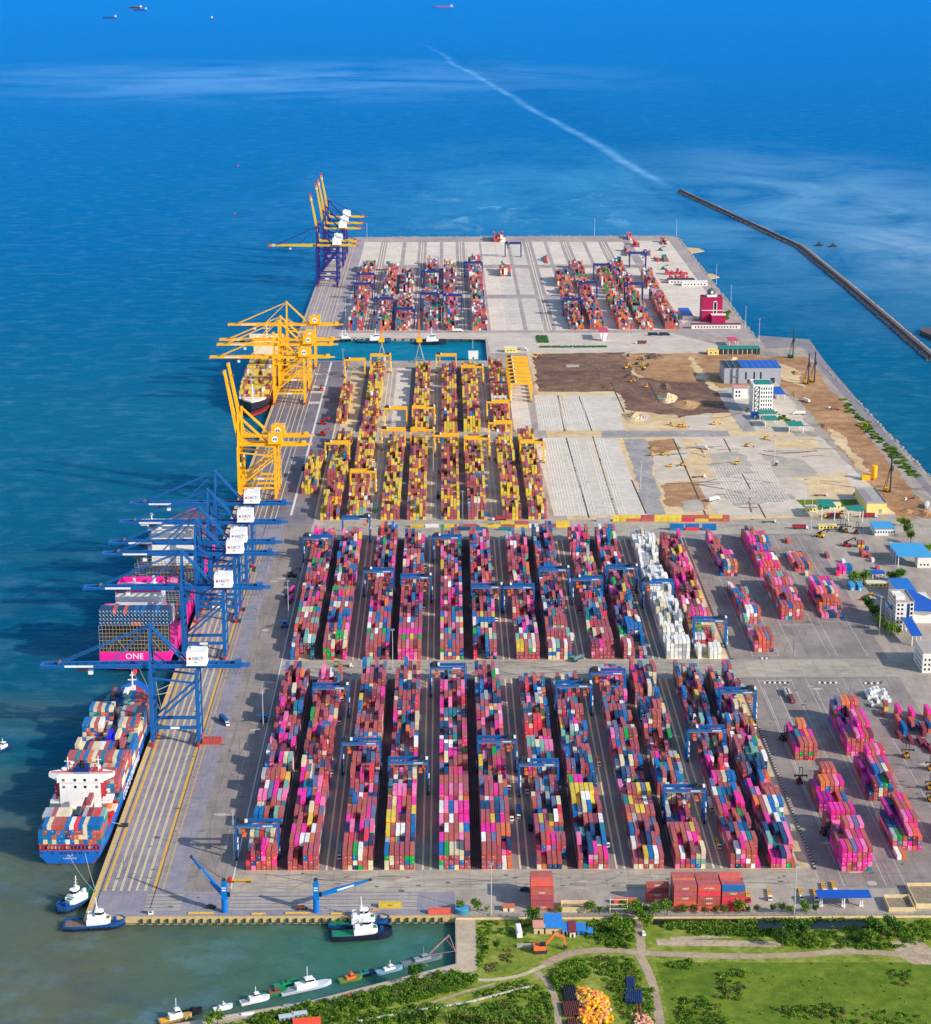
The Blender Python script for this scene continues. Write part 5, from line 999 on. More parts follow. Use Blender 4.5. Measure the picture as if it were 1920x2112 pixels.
# ================================================================== QUAY CRANES
def make_sts(label, frame, boomc, housec, raised, gauge=30.6, tip=None, logo=None, zb=53., k_=1.15):
    t = thing('quay_crane', label, 'crane'); a, b_ = -gauge/2, gauge/2; zt = zb+2.6
    for x in (a, b_):
        for y in (-9, 9):
            lg = part('leg', MB().beam((x, y, 2.5), (x, y*.92, zb), 1.7*k_, 2.0*k_, up=(1, 0, 0)), frame, t)
            m = MB()
            for k in (-2.6, -.9, .9, 2.6): m.bx(x-.7, x+.7, y+k-.75, y+k+.75, .1, 1.5)
            m.bx(x-.5, x+.5, y-3.2, y+3.2, 1.4, 2.6); part('bogie', m, RED, lg)
        part('sill_beam', MB().bx(x-.7, x+.7, -9.8, 9.8, 2.6, 4.6), frame, t)
    for y in (-9, 9):
        part('portal_beam', MB().bx(a, b_, y-.75, y+.75, 12, 14), frame, t)
        part('diagonal_brace', MB().beam((a+.6, y, 15), (b_-.5, y*.95, zb-11), 1.1*k_), frame, t)
        part('upper_tie', MB().beam((a, y*.95, zb-5), (b_, y*.95, zb-9), 1.*k_), frame, t)
    part('name_board', MB().bx(-3, 3, -9.9, -9.76, 12.2, 13.8), WHITE, t)
    for x in (a, b_): part('cross_beam', MB().bx(x-.7, x+.7, -9, 9, zb-1.6, zb).bx(x-.5, x+.5, -9, 9, 26, 27.4), frame, t)
    m = MB()
    for y in (-3.4, 3.4): m.bx(a, b_+29, y-.7, y+.7, zb, zt)
    for k in range(9): x = a+2+k*(gauge+26)/8; m.bx(x-.3, x+.3, -2.7, 2.7, zb+1.2, zt-.2)
    part('main_girder', m, boomc, t)
    part('end_platform', MB().bx(b_+29, b_+35, -4., 4., zb+.8, zb+1.1).bx(b_+25, b_+29, -3.5, 3.5, zt, zt+1.4), BLUE if tip is None and frame is BLUE else frame if tip is None else tip, t)
    # boom, hinged over the water-side legs
    bl = 72.; m = MB()
    for y in (-3.4, 3.4): m.beam((0, y, 1.3), (-bl, y, 1.3), 1.5*k_, 2.6*k_, h2=1.6)
    for k in range(13): m.bx(-4-k*5.5-.25, -4-k*5.5+.25, -2.7, 2.7, .9, 1.9)
    m.bx(-bl-1.5, -bl+1, -4.2, 4.2, .0, 2.2)
    bo = part('boom', m, boomc, t)
    part('name_board', MB().bx(-57, -38, -4.3, -4.12, .9, 2.3), WHITE, bo)
    if tip: part('boom_tip', MB().bx(-bl-3, -bl+4, -4.3, 4.3, -.2, 2.4), tip, bo); part('boom_band', MB().bx(-bl+4, -bl+7.5, -4.35, 4.35, -.2, 2.5), WHITE, bo)
    part('pulley', MB().cyl((-61, -1.5, 3.4), (-61, 1.5, 3.4), 1.), WOOD, bo)
    tr = part('trolley', MB().bx(-49 if not raised else 10, -43 if not raised else 16, -4, 4, -2.2, -.3), DARK, bo)
    part('operator_cabin', MB().bx(-42 if not raised else 17, -39 if not raised else 20, -1.6, 1.6, -5, -2.2), WHITE, tr)
    bo.location = (a, 0, zb)
    bo.rotation_euler = (0, R(80) if raised else 0, 0)
    za = zb+29
    m = MB()
    for y in (-1, 1): m.beam((a, y*7.5, zb), (a, y*1.2, za), 1.2*k_, 1.2*k_)
    m.bx(a-1, a+1, -2.4, 2.4, za-.8, za+1); m.beam((a, -4.2, zb+16), (a, 4.2, zb+16), .8); m.beam((a, -5, zt+6), (a+8, -3.4, zt), .7); m.beam((a, 5, zt+6), (a+8, 3.4, zt), .7)
    part('apex_frame', m, frame, t)
    if tip: part('apex_sheave', MB().bx(a-1.4, a+1.4, -2.6, 2.6, za+.2, za+2), RED, t)
    for y in (-1.6, 1.6):
        part('backstay', MB().beam((a, y, za), (a+gauge*.78, y*2, zt), .95*k_), frame, t)
        if raised: continue
        part('forestay', MB().beam((a, y, za), (a-61, y*2, zt), .5*k_, .6*k_), frame, t); part('forestay', MB().beam((a, y, za), (a-27, y*2, zt), .45, .5), frame, t)
    if tip:
        for y in (-1.6, 1.6): part('backstay', MB().beam((a, y, za), (b_+27, y*2, zt), .45), frame, t)
    hs = part('machine_house', MB().prism([(b_-6.4, -6), (b_+6.4, -6), (b_+6.4, 6), (b_-6.4, 6)], zt+.6, zt+9.4).bx(b_-6.8, b_+6.8, -6.6, 6.6, zt, zt+.6).bx(b_-4, b_-1, 1, 4, zt+9.4, zt+10.4), housec, t)
    if logo == 'HICT':
        text('HICT', 3.2, LOGO, hs, (b_+1.2, -6.06, zt+4.9), (R(90), 0, 0), 'lettering'); part('emblem', MB().bx(b_-4.9, b_-3.4, -6.1, -6., zt+4.1, zt+5.7), RED, hs)
        text('QC', 1.6, DARK, hs, (b_, -6.06, zt+2.2), (R(90), 0, 0), 'crane_number')
    elif logo: part('emblem', MB().cyl((b_, -6, zt+4.8), (b_, -6.12, zt+4.8), 3.1, 16), WHITE, hs); part('emblem_mark', MB().bx(b_-1.9, b_-.7, -6.2, -6.1, zt+3.7, zt+5.5).bx(b_-.4, b_+1.9, -6.2, -6.1, zt+4.6, zt+5.6).bx(b_+.6, b_+1.9, -6.2, -6.1, zt+3.6, zt+4.4), DARK, hs)
    if not tip:
        m = MB()
        for k in range(6):
            x = b_+14+k*2.6
            for j in range(6): u0, u1 = j/6, (j+1)/6; m.beam((x+2.6*u0, -4.4, zb-4*math.sin(u0*math.pi)-.2), (x+2.6*u1, -4.4, zb-4*math.sin(u1*math.pi)-.2), .16)
        part('festoon_cable', m, DARK, t)
    m = MB()
    for k in range(12): z = 4+k*3.9; m.beam((b_+1.6, -8 if k % 2 else -4, z), (b_+1.6, -4 if k % 2 else -8, z+3.9), .5, .25)
    part('stairway', m, GREY, t)
    return t
YB_ = [(412, 1369.6), (466, 1209), (489, 1139), (496, 1116), (510, 1074.6), (522, 1036)]
XC = (-196.1-165.4)/2
p = make_sts('', BLUE, BLUE, WHITE, False, logo='HICT'); u = []
wh = ['nearest the camera, over the blue ship', 'second from the near end, behind the magenta stern', 'third from the near end', 'fourth from the near end', 'fifth from the near end', 'farthest of the blue ones, before the yellow cranes']
for i, (a, b_) in enumerate(YB_):
    place(p, u, (XC, g(a, b_, 56)[1]+4, 0), 0, f"blue quay crane with white machine house, {wh[i]}", 'blue quay cranes along the near berth')
XY = (-197.2-162.2)/2
pl = make_sts('', YEL, YEL, YEL, False, 35., logo='M', k_=1.2); pr = make_sts('', YEL, YEL, YEL, True, 35., logo='M', k_=1.25); u1, u2 = [], []
for i, (a, b_) in enumerate(((562.6, 914), (568.6, 896))):
    place(pr, u2, (XY, g(a, b_, 56)[1]+4, 0), 0, f"yellow quay crane with raised boom, {('nearer to the blue cranes', 'the one behind its twin')[i]}", 'yellow quay cranes with raised booms')
for i, (a, b_) in enumerate(((623, 734), (631, 708), (634.6, 698), (645, 667))):
    place(pl, u1, (XY, g(a, b_, 56)[1]+4, 0), 0, f"yellow quay crane with lowered boom over the black ship, {ORD[i+1]} from the near side", 'yellow quay cranes with lowered booms')
FARY = mat('far_boom_yellow', (216, 176, 26), .5)
XF = (-196.9-166)/2
pr = make_sts('', NAVY, FARY, WHITE, True, 31., tip=RED, zb=62., k_=1.5); pl = make_sts('', NAVY, FARY, WHITE, False, 31., tip=RED, zb=62., k_=1.5); u1, u2 = [], []
place(pl, u1, (XF, 3122, 0), 0, 'navy quay crane with yellow boom lowered over the sea at the far berth', 'navy quay cranes at the far berth')
for i, y in enumerate((3170, 3310, 3372, 3452)):
    place(pr, u2, (XF, y, 0), 0, f"navy quay crane with yellow boom raised, {ORD[i+1]} of the four at the far berth", 'navy quay cranes with raised booms')
# ================================================================== YARD GANTRIES
def make_rtg(label, col, cabc, span=24.4, wb=7.6, h=20.5, boxc=None, flip=1, th=1.):
    t = thing('yard_gantry_crane', label, 'crane'); s, y0 = span/2, wb/2
    for x in (-s, s):
        for y in (-y0, y0):
            lg = part('leg', MB().beam((x, y*1.1, 1.6), (x, y, h), .95*th, 1.1*th, up=(1, 0, 0)), col, t)
            part('wheel', MB().cyl((x-.5, y*1.15-.9, .75), (x+.5, y*1.15-.9, .75), .75, 10).cyl((x-.5, y*1.15+.9, .75), (x+.5, y*1.15+.9, .75), .75, 10), BLACK, lg)
        part('sill_beam', MB().bx(x-.55, x+.55, -y0-1.4, y0+1.4, 1.5, 2.7), col, t)
    for y in (-y0, y0): part('girder', MB().bx(-s-.6, s+.6, y-.6*th, y+.6*th, h, h+1.9*th), col, t)
    part('handrail', MB().bx(-s, s, -y0-1.25, -y0-1.15, h+1.1, h+1.2).bx(-s, s, -y0-1.2, -y0-.6, h+.1, h+.2), GREY, t)
    part('name_plate', MB().bx(3.4, 9.4, -y0-.66, -y0-.6, h+.5, h+1.3), WHITE, t)
    xt = (-s+3.2)*flip
    tr = part('trolley', MB().bx(xt-2.6, xt+2.6, -y0-.4, y0+.4, h+1.9, h+2.7).bx(xt-1.6, xt+1.8, -2, 1.6, h+2.7, h+4.4).bx(xt-2.5, xt-1.9, -2.8, 2.8, h+2.7, h+3.6), DARK if boxc is None else boxc, t)
    part('hoist_house', MB().bx(xt+1.9, xt+3.4, -3, -.6, h+2.6, h+4), WHITE, tr)
    cb = part('operator_cabin', MB().bx(xt+.0, xt+1.9, -y0+.8, -y0+3.2, h-3., h-.3), cabc, t)
    part('spreader', MB().bx(xt+.2*flip, xt+2.4*flip, -3, 3, h-6.4, h-5.4).bx(xt+.9, xt+1.5, -.5, .5, h-5.4, h-3.9), cabc, t)
    part('hoist_rope', MB().bx(xt+.5, xt+.62, -1.6, -1.48, h-5, h).bx(xt+1.9, xt+2.02, 1.48, 1.6, h-5, h), DARK, t)
    part('power_house', MB().bx((s*flip)-.9, (s*flip)+.9, -2.4, 2.4, 2.8, 5.6), WHITE, t)
    m = MB()
    for k in range(5): m.beam((-s*flip+.9, -y0+(1.4 if k % 2 else -1), 2.6+k*2.2), (-s*flip+.9, -y0+(-1 if k % 2 else 1.4), 4.8+k*2.2), .5, .2)
    part('stairway', m, WHITE, t); return t
def rtg_set(col, cabc, spots, group, word, boxc=None):
    kw = dict(boxc=boxc, th=1.5, span=26.5, h=22.) if word == 'navy' else dict(boxc=boxc, th=1.25) if word == 'yellow' else dict(boxc=boxc)
    p1 = make_rtg('', col, cabc, **kw); p2 = make_rtg('', col, cabc, flip=-1, **kw); u1, u2 = [], []
    for i, (x, y, flip, lb) in enumerate(spots):
        (place(p2, u2, (x, y, 0), 0, lb, group) if flip else place(p1, u1, (x, y, 0), 0, lb, group))
    for pp, uu in ((p1, u1), (p2, u2)):
        if not uu:
            for ch in list(pp.children_recursive): bpy.data.objects.remove(ch)
            bpy.data.objects.remove(pp)
def rx(i): return ROWX[i]+(5.4 if i % 2 == 0 else 12.)
spots = []
for i, y in ((0, 1704), (1, 1420), (2, 1535), (3, 1575), (4, 1380), (5, 1531.5), (6, 1580), (7, 1418), (8, 1392), (9, 1635), (10, 1511), (11, 1432)):
    spots.append((rx(i), g(900, y, 20.5)[1]+3.2, i % 2, f"blue yard gantry crane straddling row {NUM[i+1]} of the near container yard"))
for i, y in ((0, 1111), (1, 1071), (2, 1180), (3, 1193), (4, 1111), (5, 1213), (6, 1213.6), (7, 1178), (8, 1197.6), (9, 1175), (10, 1205), (11, 1284)):
    spots.append((rx(i), g(900, y, 20.5)[1]+3.2, i % 2, f"blue yard gantry crane straddling row {NUM[i+1]} beyond the cross road"))
rtg_set(BLUE, ORANGE, spots, 'blue yard gantry cranes', 'blue')
spots = []
for i, y in ((0, 916), (1, 975), (2, 889), (3, 889), (4, 901), (5, 907), (6, 875), (7, 915)):
    spots.append((rx(i), g(900, y, 20.5)[1]+3.2, i % 2, f"yellow yard gantry crane over row {NUM[i+1]} near end of yellow yard"))
for i, y in ((2, 845), (3, 843), (6, 832), (0, 744), (1, 735), (4, 735), (5, 759)):
    spots.append((rx(i), g(900, y, 20.5)[1]+3.2, i % 2, f"yellow yard gantry crane over row {NUM[i+1]} towards the inner dock"))
for k in range(8): spots.append((86.5, 2310+k*21, 0, f"yellow gantry crane parked in line beside the mud, {ORD[k+1]} from near side"))
rtg_set(YEL, YEL, spots, 'yellow yard gantry cranes', 'yellow')
spots = []
for k, (a, b_) in enumerate(((330, 455), (307, 560), (520, 715), (742, 825), (1012, 430), (1005, 665), (1242, 680), (1457, 335))):
    x, y = g(690+a*.1964, 480+b_*.1964, 20.5); spots.append((x, y+3.2, k % 2, f"navy yard gantry crane in western half of far terminal, {ORD[k+1]} counted from quay"))
for k, (a, b_) in enumerate(((128, 120), (705, 670), (855, 505), (992, 330), (1297, 515), (1337, 215))):
    x, y = g(1030+a*.2128, 480+b_*.2128, 20.5); spots.append((x, y+3.2, k % 2, f"navy yard gantry crane in eastern half of far terminal, {ORD[k+1]} counted eastward"))
rtg_set(NAVY, DARK, spots, 'navy yard gantry cranes', 'navy', NAVY)
# ================================================================== SLEWING CRANES on the front quay and the inner dock
JIB = mat('azure_crane_paint', (10, 112, 190), .42, nscale=.3, namt=.1)
def slewing(loc, tip, label):
    t = thing('slewing_crane', label, 'crane', (*loc, 0), 0, 'slewing cranes on the front quay')
    part('pedestal', MB().cyl((0, 0, 0), (0, 0, 8), 1.75, 16).cyl((0, 0, 8), (0, 0, 8.4), 2., 16), JIB, t)
    tw = part('tower', MB().bx(-1.6, 1.6, -1.4, 1.4, 8.4, 17.5).bx(-1.2, 1.2, -1, 1, 17.5, 19.4), JIB, t)
    part('winch', MB().bx(-1., 1., -1.2, .9, 19.4, 20.4), DARK, tw)
    part('name_board', MB().bx(-1.1, 1.1, -1.46, -1.41, 13.4, 14.2).bx(-1.1, 1.1, -1.46, -1.41, 15, 15.6), WHITE, tw)
    part('control_cabin', MB().bx(1.6, 3.2, -.8, .8, 9.6, 12), GLASS, tw)
    b = Vector(tip); a = Vector((b.x*.05, b.y*.05, 10.2)); m = (a+(b-a)*.3)
    part('jib', MB().beam(a, m, 1.7, 1.3, w2=1.5, h2=2.6).beam(m, b, 1.5, 2.6, w2=.8, h2=.9), JIB, t)
    side = (b-a).cross(Vector((0, 0, 1))).normalized()*(1 if (b-a).cross(Vector((0, 0, 1))).y < 0 else -1)
    q0, q1 = a+(b-a)*.36+side*.86, a+(b-a)*.68+side*.7
    part('jib_board', MB().beam(q0, q1, .06, 1.), WHITE, t)
    part('jib_head', MB().beam(b-(b-a).normalized()*.8, b+(b-a).normalized()*.9, 1.1, 1.2), DARK, t)
    part('luffing_rope', MB().beam((0, 0, 20), b, .12).beam((.5, 0, 19.8), a+(b-a)*.8, .12), DARK, t)
x, y = g(464, 1884.5); slewing((x, y+2), (-20, 20, 24), 'azure slewing crane with jib swung inland and up, nearer the quay corner')
x, y = g(653, 1884.5); slewing((x, y+2), (30, 2, 18.5), 'azure slewing crane with jib pointing east along the front quay')
ORJ = mat('orange_jib', (226, 128, 48), .5)
def portal_slew(loc, label):
    t = thing('dock_crane', label, 'crane', (*loc, 0), 0, 'dock cranes beside the inner dock')
    m = MB()
    for sx in (-6, 6):
        for sy in (-6, 6): m.beam((sx, sy, 0), (sx*.18, sy*.18, 20), .9)
    for q in (-6, 6): m.bx(-6, 6, q-.4, q+.4, 4, 4.8).bx(q-.4, q+.4, -6, 6, 4, 4.8)
    part('portal_base', m, GREY, t); part('slew_column', MB().cyl((0, 0, 19), (0, 0, 26), 1.4, 10), GREY, t)
    part('machine_house', MB().bx(-3.6, 3.6, -3, 3.4, 26, 31), YEL, t)
    part('jib', MB().beam((-1.3, -2, 30), (-.3, -3, 56), .6).beam((1.3, -2, 30), (.3, -3, 56), .6).beam((-1, -2.3, 38), (1, -2.3, 38), .4).beam((-.8, -2.6, 46), (.8, -2.6, 46), .4), ORJ, t)
    part('a_frame', MB().beam((-1.6, 2, 31), (0, 0, 41), .5).beam((1.6, 2, 31), (0, 0, 41), .5).beam((0, 0, 41), (0, -3, 56), .25), ORJ, t)
for a, w_ in ((788, 'western one, above the empty slot'), (866, 'eastern one, beside the white tug')):
    x, y = g(a, 748); portal_slew((x, y+4), f"orange jibbed dock crane on a grey lattice portal, {w_}")
# ================================================================== VEHICLES
CHY = mat('chassis_yellow', (226, 168, 30), .55, nscale=1., namt=.15)
def wheels(t, pts, r=.5, w=.35):
    for x, y in pts: part('wheel', MB().cyl((x-w/2, y, r), (x+w/2, y, r), r, 10), BLACK, t)
def make_truck(cabm, load=None, chm=CHY):
    """terminal tractor heading -y with a skeletal trailer; load = colour of the box it carries"""
    t = thing('container_truck', '', 'truck')
    cb = part('cab', MB().prism([(-1.2, -7.9), (1.2, -7.9), (1.2, -5.7), (-1.2, -5.7)], .7, 2.9, 0, [(-1.1, -7.5), (1.1, -7.5), (1.1, -5.9), (-1.1, -5.9)]).bx(-1.2, 1.2, -8.3, -7.9, .6, 1.5), cabm, t)
    part('windscreen', MB().bx(-1., 1., -7.98, -7.72, 1.7, 2.6), GLASS, cb)
    m = MB().bx(-.75, -.35, -6, 6.2, .95, 1.3).bx(.35, .75, -6, 6.2, .95, 1.3)
    for y in (-4.4, -2, .4, 2.8, 5.8): m.bx(-1.25, 1.25, y, y+.35, 1., 1.32)
    part('chassis', m, chm, t); wheels(t, [(s, y) for s in (-1.05, 1.05) for y in (-7, -4.9, 3.2, 4.6)])
    if load: part('load_box', MB().bx(-1.28, 1.28, -5.6, 6.6, 1.34, 4.2), load, t)
    return t
TR = {}
def truck(kind, a, b_, hd, label, z=0.):
    """hd: heading in degrees, 0 = towards the camera, 90 = east"""
    if kind not in TR:
        cabm, load, ch = {'empty': (WHITE, None, CHY), 'redcab': (RED, None, CHY), 'rust': (WHITE, RUST, RUST), 'blue': (WHITE, mat('load_blue', (16, 84, 140), .5, nscale=.6, namt=.15), DARK), 'grey': (WHITE, mat('load_grey', (120, 126, 140), .5, nscale=.6, namt=.15), DARK),
            'pink': (DARK, mat('load_pink', (226, 52, 158), .5, nscale=.6, namt=.1), DARK), 'navy': (DARK, mat('load_navy', (20, 44, 66), .5, nscale=.6, namt=.15), DARK), 'maroon': (WHITE, mat('load_maroon', (150, 48, 58), .5, nscale=.6, namt=.12), DARK),
            'green': (mat('cab_green', (20, 120, 90), .5), mat('load_green', (20, 110, 84), .5, nscale=.6, namt=.15), DARK), 'yellow': (YEL, mat('load_maroon', (150, 48, 58)), DARK), 'bare': (WHITE, None, RUST), 'white': (WHITE, mat('load_white', (222, 220, 214), .5, nscale=.6, namt=.06), DARK)}[kind]
        TR[kind] = (make_truck(cabm, load, ch), [])
    x, y = g(a, b_); return place(TR[kind][0], TR[kind][1], (x, y, z), R(hd), label, 'trucks working in the port')
YT = [('redcab', 500, 1819, -90, 'red cabbed truck with long yellow trailer behind the first slewing crane'), ('blue', 463, 1490, 25, 'blue box truck beside the lane markings of the near apron'),
      ('grey', 702, 1762, 0, 'grey box truck parked at the near end of row three'), ('blue', 1068, 1680, 0, 'blue box truck with white cab between rows six and seven, nearest'), ('bare', 1054, 1684, 0, 'brown skeletal truck with white cab right beside the blue box truck'),
      ('navy', 1092, 1705, 0, 'dark navy truck hugging the side of row seven'), ('bare', 1251, 1738, 0, 'brown skeletal truck at the side of row eight'), ('empty', 1479, 1741, 0, 'yellow skeletal truck between rows ten and eleven'),
      ('white', 1464, 1664, 0, 'white box truck between rows ten and eleven'), ('empty', 1552, 1495, 0, 'yellow skeletal truck below the gantry of row twelve'), ('empty', 1233, 1572, 0, 'yellow skeletal truck in the lane beside row eight'),
      ('bare', 1048, 1620, 0, 'brown skeletal truck beside row six, above the blue box truck'), ('rust', 1085, 1628, 0, 'rust red box truck beside the gantry of row seven'), ('bare', 1045, 1540, 0, 'brown skeletal truck under the gantry of row six'),
      ('grey', 687, 1588, 0, 'grey box truck in the lane beside row two'), ('bare', 701, 1488, 0, 'brown skeletal truck in the lane above the grey box truck'), ('bare', 708, 1440, 0, 'brown skeletal truck under the gantry of row two'),
      ('bare', 706, 1376, 90, 'skeletal truck on the cross road by the green lifting frame'), ('empty', 1013, 1150, 0, 'yellow skeletal truck beyond the cross road beside row six, farthest'), ('empty', 1016, 1176, 0, 'yellow skeletal truck beyond the cross road beside row six, second farthest'),
      ('empty', 1020, 1236, 0, 'yellow skeletal truck under the gantry beyond the cross road, row six'), ('bare', 1022, 1276, 0, 'brown skeletal truck beyond the cross road beside row six, nearest'), ('empty', 877, 1222, 0, 'yellow skeletal truck beyond the cross road beside row four'),
      ('bare', 875, 1254, 0, 'brown skeletal truck beyond the cross road beside row four, nearest'), ('bare', 879, 1172, 0, 'brown skeletal truck beyond the cross road beside row four, farthest'), ('rust', 1195, 1264, 0, 'rusty box truck beyond the cross road between rows eight and nine'),
      ('maroon', 1303, 1222, 0, 'maroon box truck below the gantry beyond the cross road, row ten'), ('white', 1178, 1321, 0, 'white box truck beyond the cross road at the end of row eight'), ('pink', 603, 1222, -8, 'magenta box truck waiting beyond the cross road, farther'),
      ('pink', 600, 1240, -8, 'magenta box truck waiting beyond the cross road, nearer'), ('green', 775, 1053, 0, 'dark green truck at the near end of the yellow yard'), ('navy', 627, 968, 0, 'dark truck on the shaded apron by the yellow cranes'),
      ('rust', 776, 924, 0, 'rusty truck in the queue in the yellow yard, farthest'), ('rust', 772, 950, 0, 'rusty truck in the queue in the yellow yard, middle'), ('rust', 762, 1035, 0, 'rusty truck at the near end of the yellow yard queue'),
      ('navy', 904, 1025, 0, 'dark truck between rows four and five of the yellow yard'), ('rust', 906, 981, 0, 'brown truck between rows four and five of the yellow yard'), ('rust', 1020, 955, 0, 'brown truck between rows six and seven of the yellow yard'),
      ('maroon', 1031, 1073, -80, 'maroon box truck turning on the boundary road'), ('maroon', 1648, 1091, 85, 'maroon box truck with white cab on the boundary road'), ('bare', 1583, 1078, 85, 'white cabbed truck with empty trailer on the boundary road'),
      ('yellow', 1716, 1067, -88, 'yellow cabbed truck with maroon box under the teal gate canopy'), ('maroon', 1790, 1067, 88, 'maroon box truck east of the teal gate canopies'), ('bare', 1690, 1023, 88, 'white cabbed trailer truck by the lawn of the gate'),
      ('white', 944, 684, 90, 'white box truck on the dock road of the far terminal'), ('navy', 1345, 692, 90, 'dark truck parked on the far gate road, western one'), ('navy', 1368, 692, 90, 'dark truck parked on the far gate road, eastern one'), ('rust', 1322, 709, -90, 'red box truck driving on the far gate road'),
      ('white', 1075, 722, 60, 'white truck turning in by the hedge of the far gate')]
for q in YT: truck(*q)
for i, (k, a, b_) in enumerate((('redcab', 1541, 1850), ('empty', 1585, 1846), ('empty', 1650, 1845), ('empty', 1680, 1846), ('empty', 1697, 1833), ('empty', 1718, 1831))):
    truck(k, a, b_, -4, ('red cabbed truck with yellow trailer beside the last tall red stack' if i == 0 else f"white cabbed truck with yellow trailer near the blue shelter, {ORD[i]} from the red stacks"))
# tank truck on the cross road
t = thing('tank_truck', 'grey green tank truck driving along the cross road', 'truck', (*g(1190, 1362), 0), R(142))
part('tank', MB().cyl((0, -4, 2.4), (0, 6, 2.4), 1.45, 14), mat('tank_green', (84, 120, 124), .4), t); part('cab', MB().bx(-1.2, 1.2, -7.2, -4.8, .6, 3.1), mat('tank_green', (84, 120, 124)), t); part('chassis', MB().bx(-1, 1, -6, 6, .7, 1.1), DARK, t); wheels(t, [(s, y) for s in (-1.05, 1.05) for y in (-6.2, 2.5, 4.2)])
# ---- machines
def make_handler(body, label):
    """empty-container handler: tall twin mast with a spreader, heading -y"""
    t = thing('container_handler', label, 'forklift')
    part('body', MB().prism([(-1.6, -2), (1.6, -2), (1.6, 3.6), (-1.6, 3.6)], .8, 2.3, 0, [(-1.5, -1.6), (1.5, -1.6), (1.4, 3.2), (-1.4, 3.2)]), body, t)
    cb = part('cabin', MB().bx(-.9, .9, -.6, 1.3, 2.3, 4.1), GLASS, t); part('cabin_roof', MB().bx(-1, 1, -.8, 1.5, 4.1, 4.25), body, cb)
    part('mast', MB().bx(-1.2, -.85, -2.7, -2.2, .4, 12.).bx(.85, 1.2, -2.7, -2.2, .4, 12.).bx(-1.2, 1.2, -2.6, -2.3, 11.6, 12).bx(-1.2, 1.2, -2.6, -2.3, 6, 6.4), DARK, t)
    part('spreader', MB().bx(-4, 4, -3.4, -2.8, 6.2, 7.).bx(-4.2, -3.6, -3.6, -2.6, 5.4, 7.2).bx(3.6, 4.2, -3.6, -2.6, 5.4, 7.2), DARK, t)
    wheels(t, [(-1.7, -1.8), (1.7, -1.8), (-1.5, 2.8), (1.5, 2.8)], .8, .5); return t
def make_stacker(body, boomm):
    t = thing('reach_stacker', '', 'reach stacker')
    part('body', MB().prism([(-2, -3), (2, -3), (2, 4.4), (-2, 4.4)], 1, 2.6, 0, [(-1.9, -2.6), (1.9, -2.6), (1.7, 4.2), (-1.7, 4.2)]), body, t)
    part('cabin', MB().bx(-.9, .9, 0, 2, 2.6, 4.4), GLASS, t)
    part('boom', MB().beam((0, 3.6, 3.4), (0, -6.4, 8.6), 1., 1.1, w2=.7, h2=.8), boomm, t)
    part('spreader', MB().bx(-4.6, 4.6, -7., -6, 6.6, 7.3).bx(-.6, .6, -7, -6, 7.3, 8.6), boomm, t)
    wheels(t, [(-2.1, -2.2), (2.1, -2.2), (-1.9, 3.2), (1.9, 3.2)], .95, .6); return t
MACH = {}
def mach(key, mk, a, b_, hd, label, sc=None):
    if key not in MACH: MACH[key] = (mk(), [])
    x, y = g(a, b_); return place(*MACH[key], (x, y, 0), R(hd), label, None, sc)
HR = lambda: make_handler(mat('handler_red', (150, 22, 44), .5), ''); HT = lambda: make_handler(mat('handler_teal', (22, 84, 92), .5), ''); HY = lambda: make_handler(YEL, '')
mach('hr', HR, 1648, 1615, 0, 'dark red container handler with tall mast beside the orange roofed block')
mach('ht', HT, 1615, 1527, 20, 'teal container handler beside the small rusty block')
mach('hr', HR, 1700, 1722, 15, 'dark red container handler left of the nearest pink block')
for a, b_, w_ in ((1868, 1562, 'in the middle of the open plot'), (1918, 1588, 'farthest of the three by the plot edge'), (1917, 1628, 'second of the three by the plot edge'), (1919, 1652, 'nearest of the three by the plot edge')): mach('hy', HY, a, b_, 0, f"yellow container handler with black mast, {w_}")
mach('hy', HY, 1743, 1098, 0, 'yellow container handler among the machines before the teal gate'); mach('hr', HR, 1765, 1101, 0, 'red container handler among the machines before the teal gate'); mach('ht', HT, 1733, 1094, 0, 'dark container handler among the machines before the teal gate')
mach('sy', lambda: make_stacker(YEL, DARK), 1692, 1108, 60, 'yellow reach stacker with dark boom at the far side of the plot'); mach('sr', lambda: make_stacker(RED, DARK), 1747, 1127, 75, 'red reach stacker with dark boom at the far side of the plot')
mach('sm', lambda: make_stacker(RED, RED), 668, 875, 80, 'red reach stacker lifting on the middle apron'); mach('sm', None, 668, 898, 80, 'red reach stacker nearer on the middle apron')
mach('sr', None, 663, 806, 10, 'red machine driving on the shaded middle apron'); mach('sr', None, 707, 833, 0, 'red reach stacker beside the leaning yellow stacks'); mach('sr', None, 785, 856, 0, 'red reach stacker in the empty pale slot')
mach('sb', lambda: make_stacker(BLUE, BLUE), 588, 1293, 0, 'blue reach stacker on the apron beyond the cross road'); mach('sb', None, 545, 1487, 0, 'blue reach stacker by the dashed box on the near apron'); mach('sn', lambda: make_stacker(DARK, DARK), 605, 1190, 80, 'dark reach stacker beside the second row beyond the cross road')
mach('st', lambda: make_stacker(TEAL, TEAL), 1362, 517, 60, 'teal reach stacker in the far corner of the far terminal'); mach('st', None, 1368, 556, 60, 'teal reach stacker nearer in the far corner')
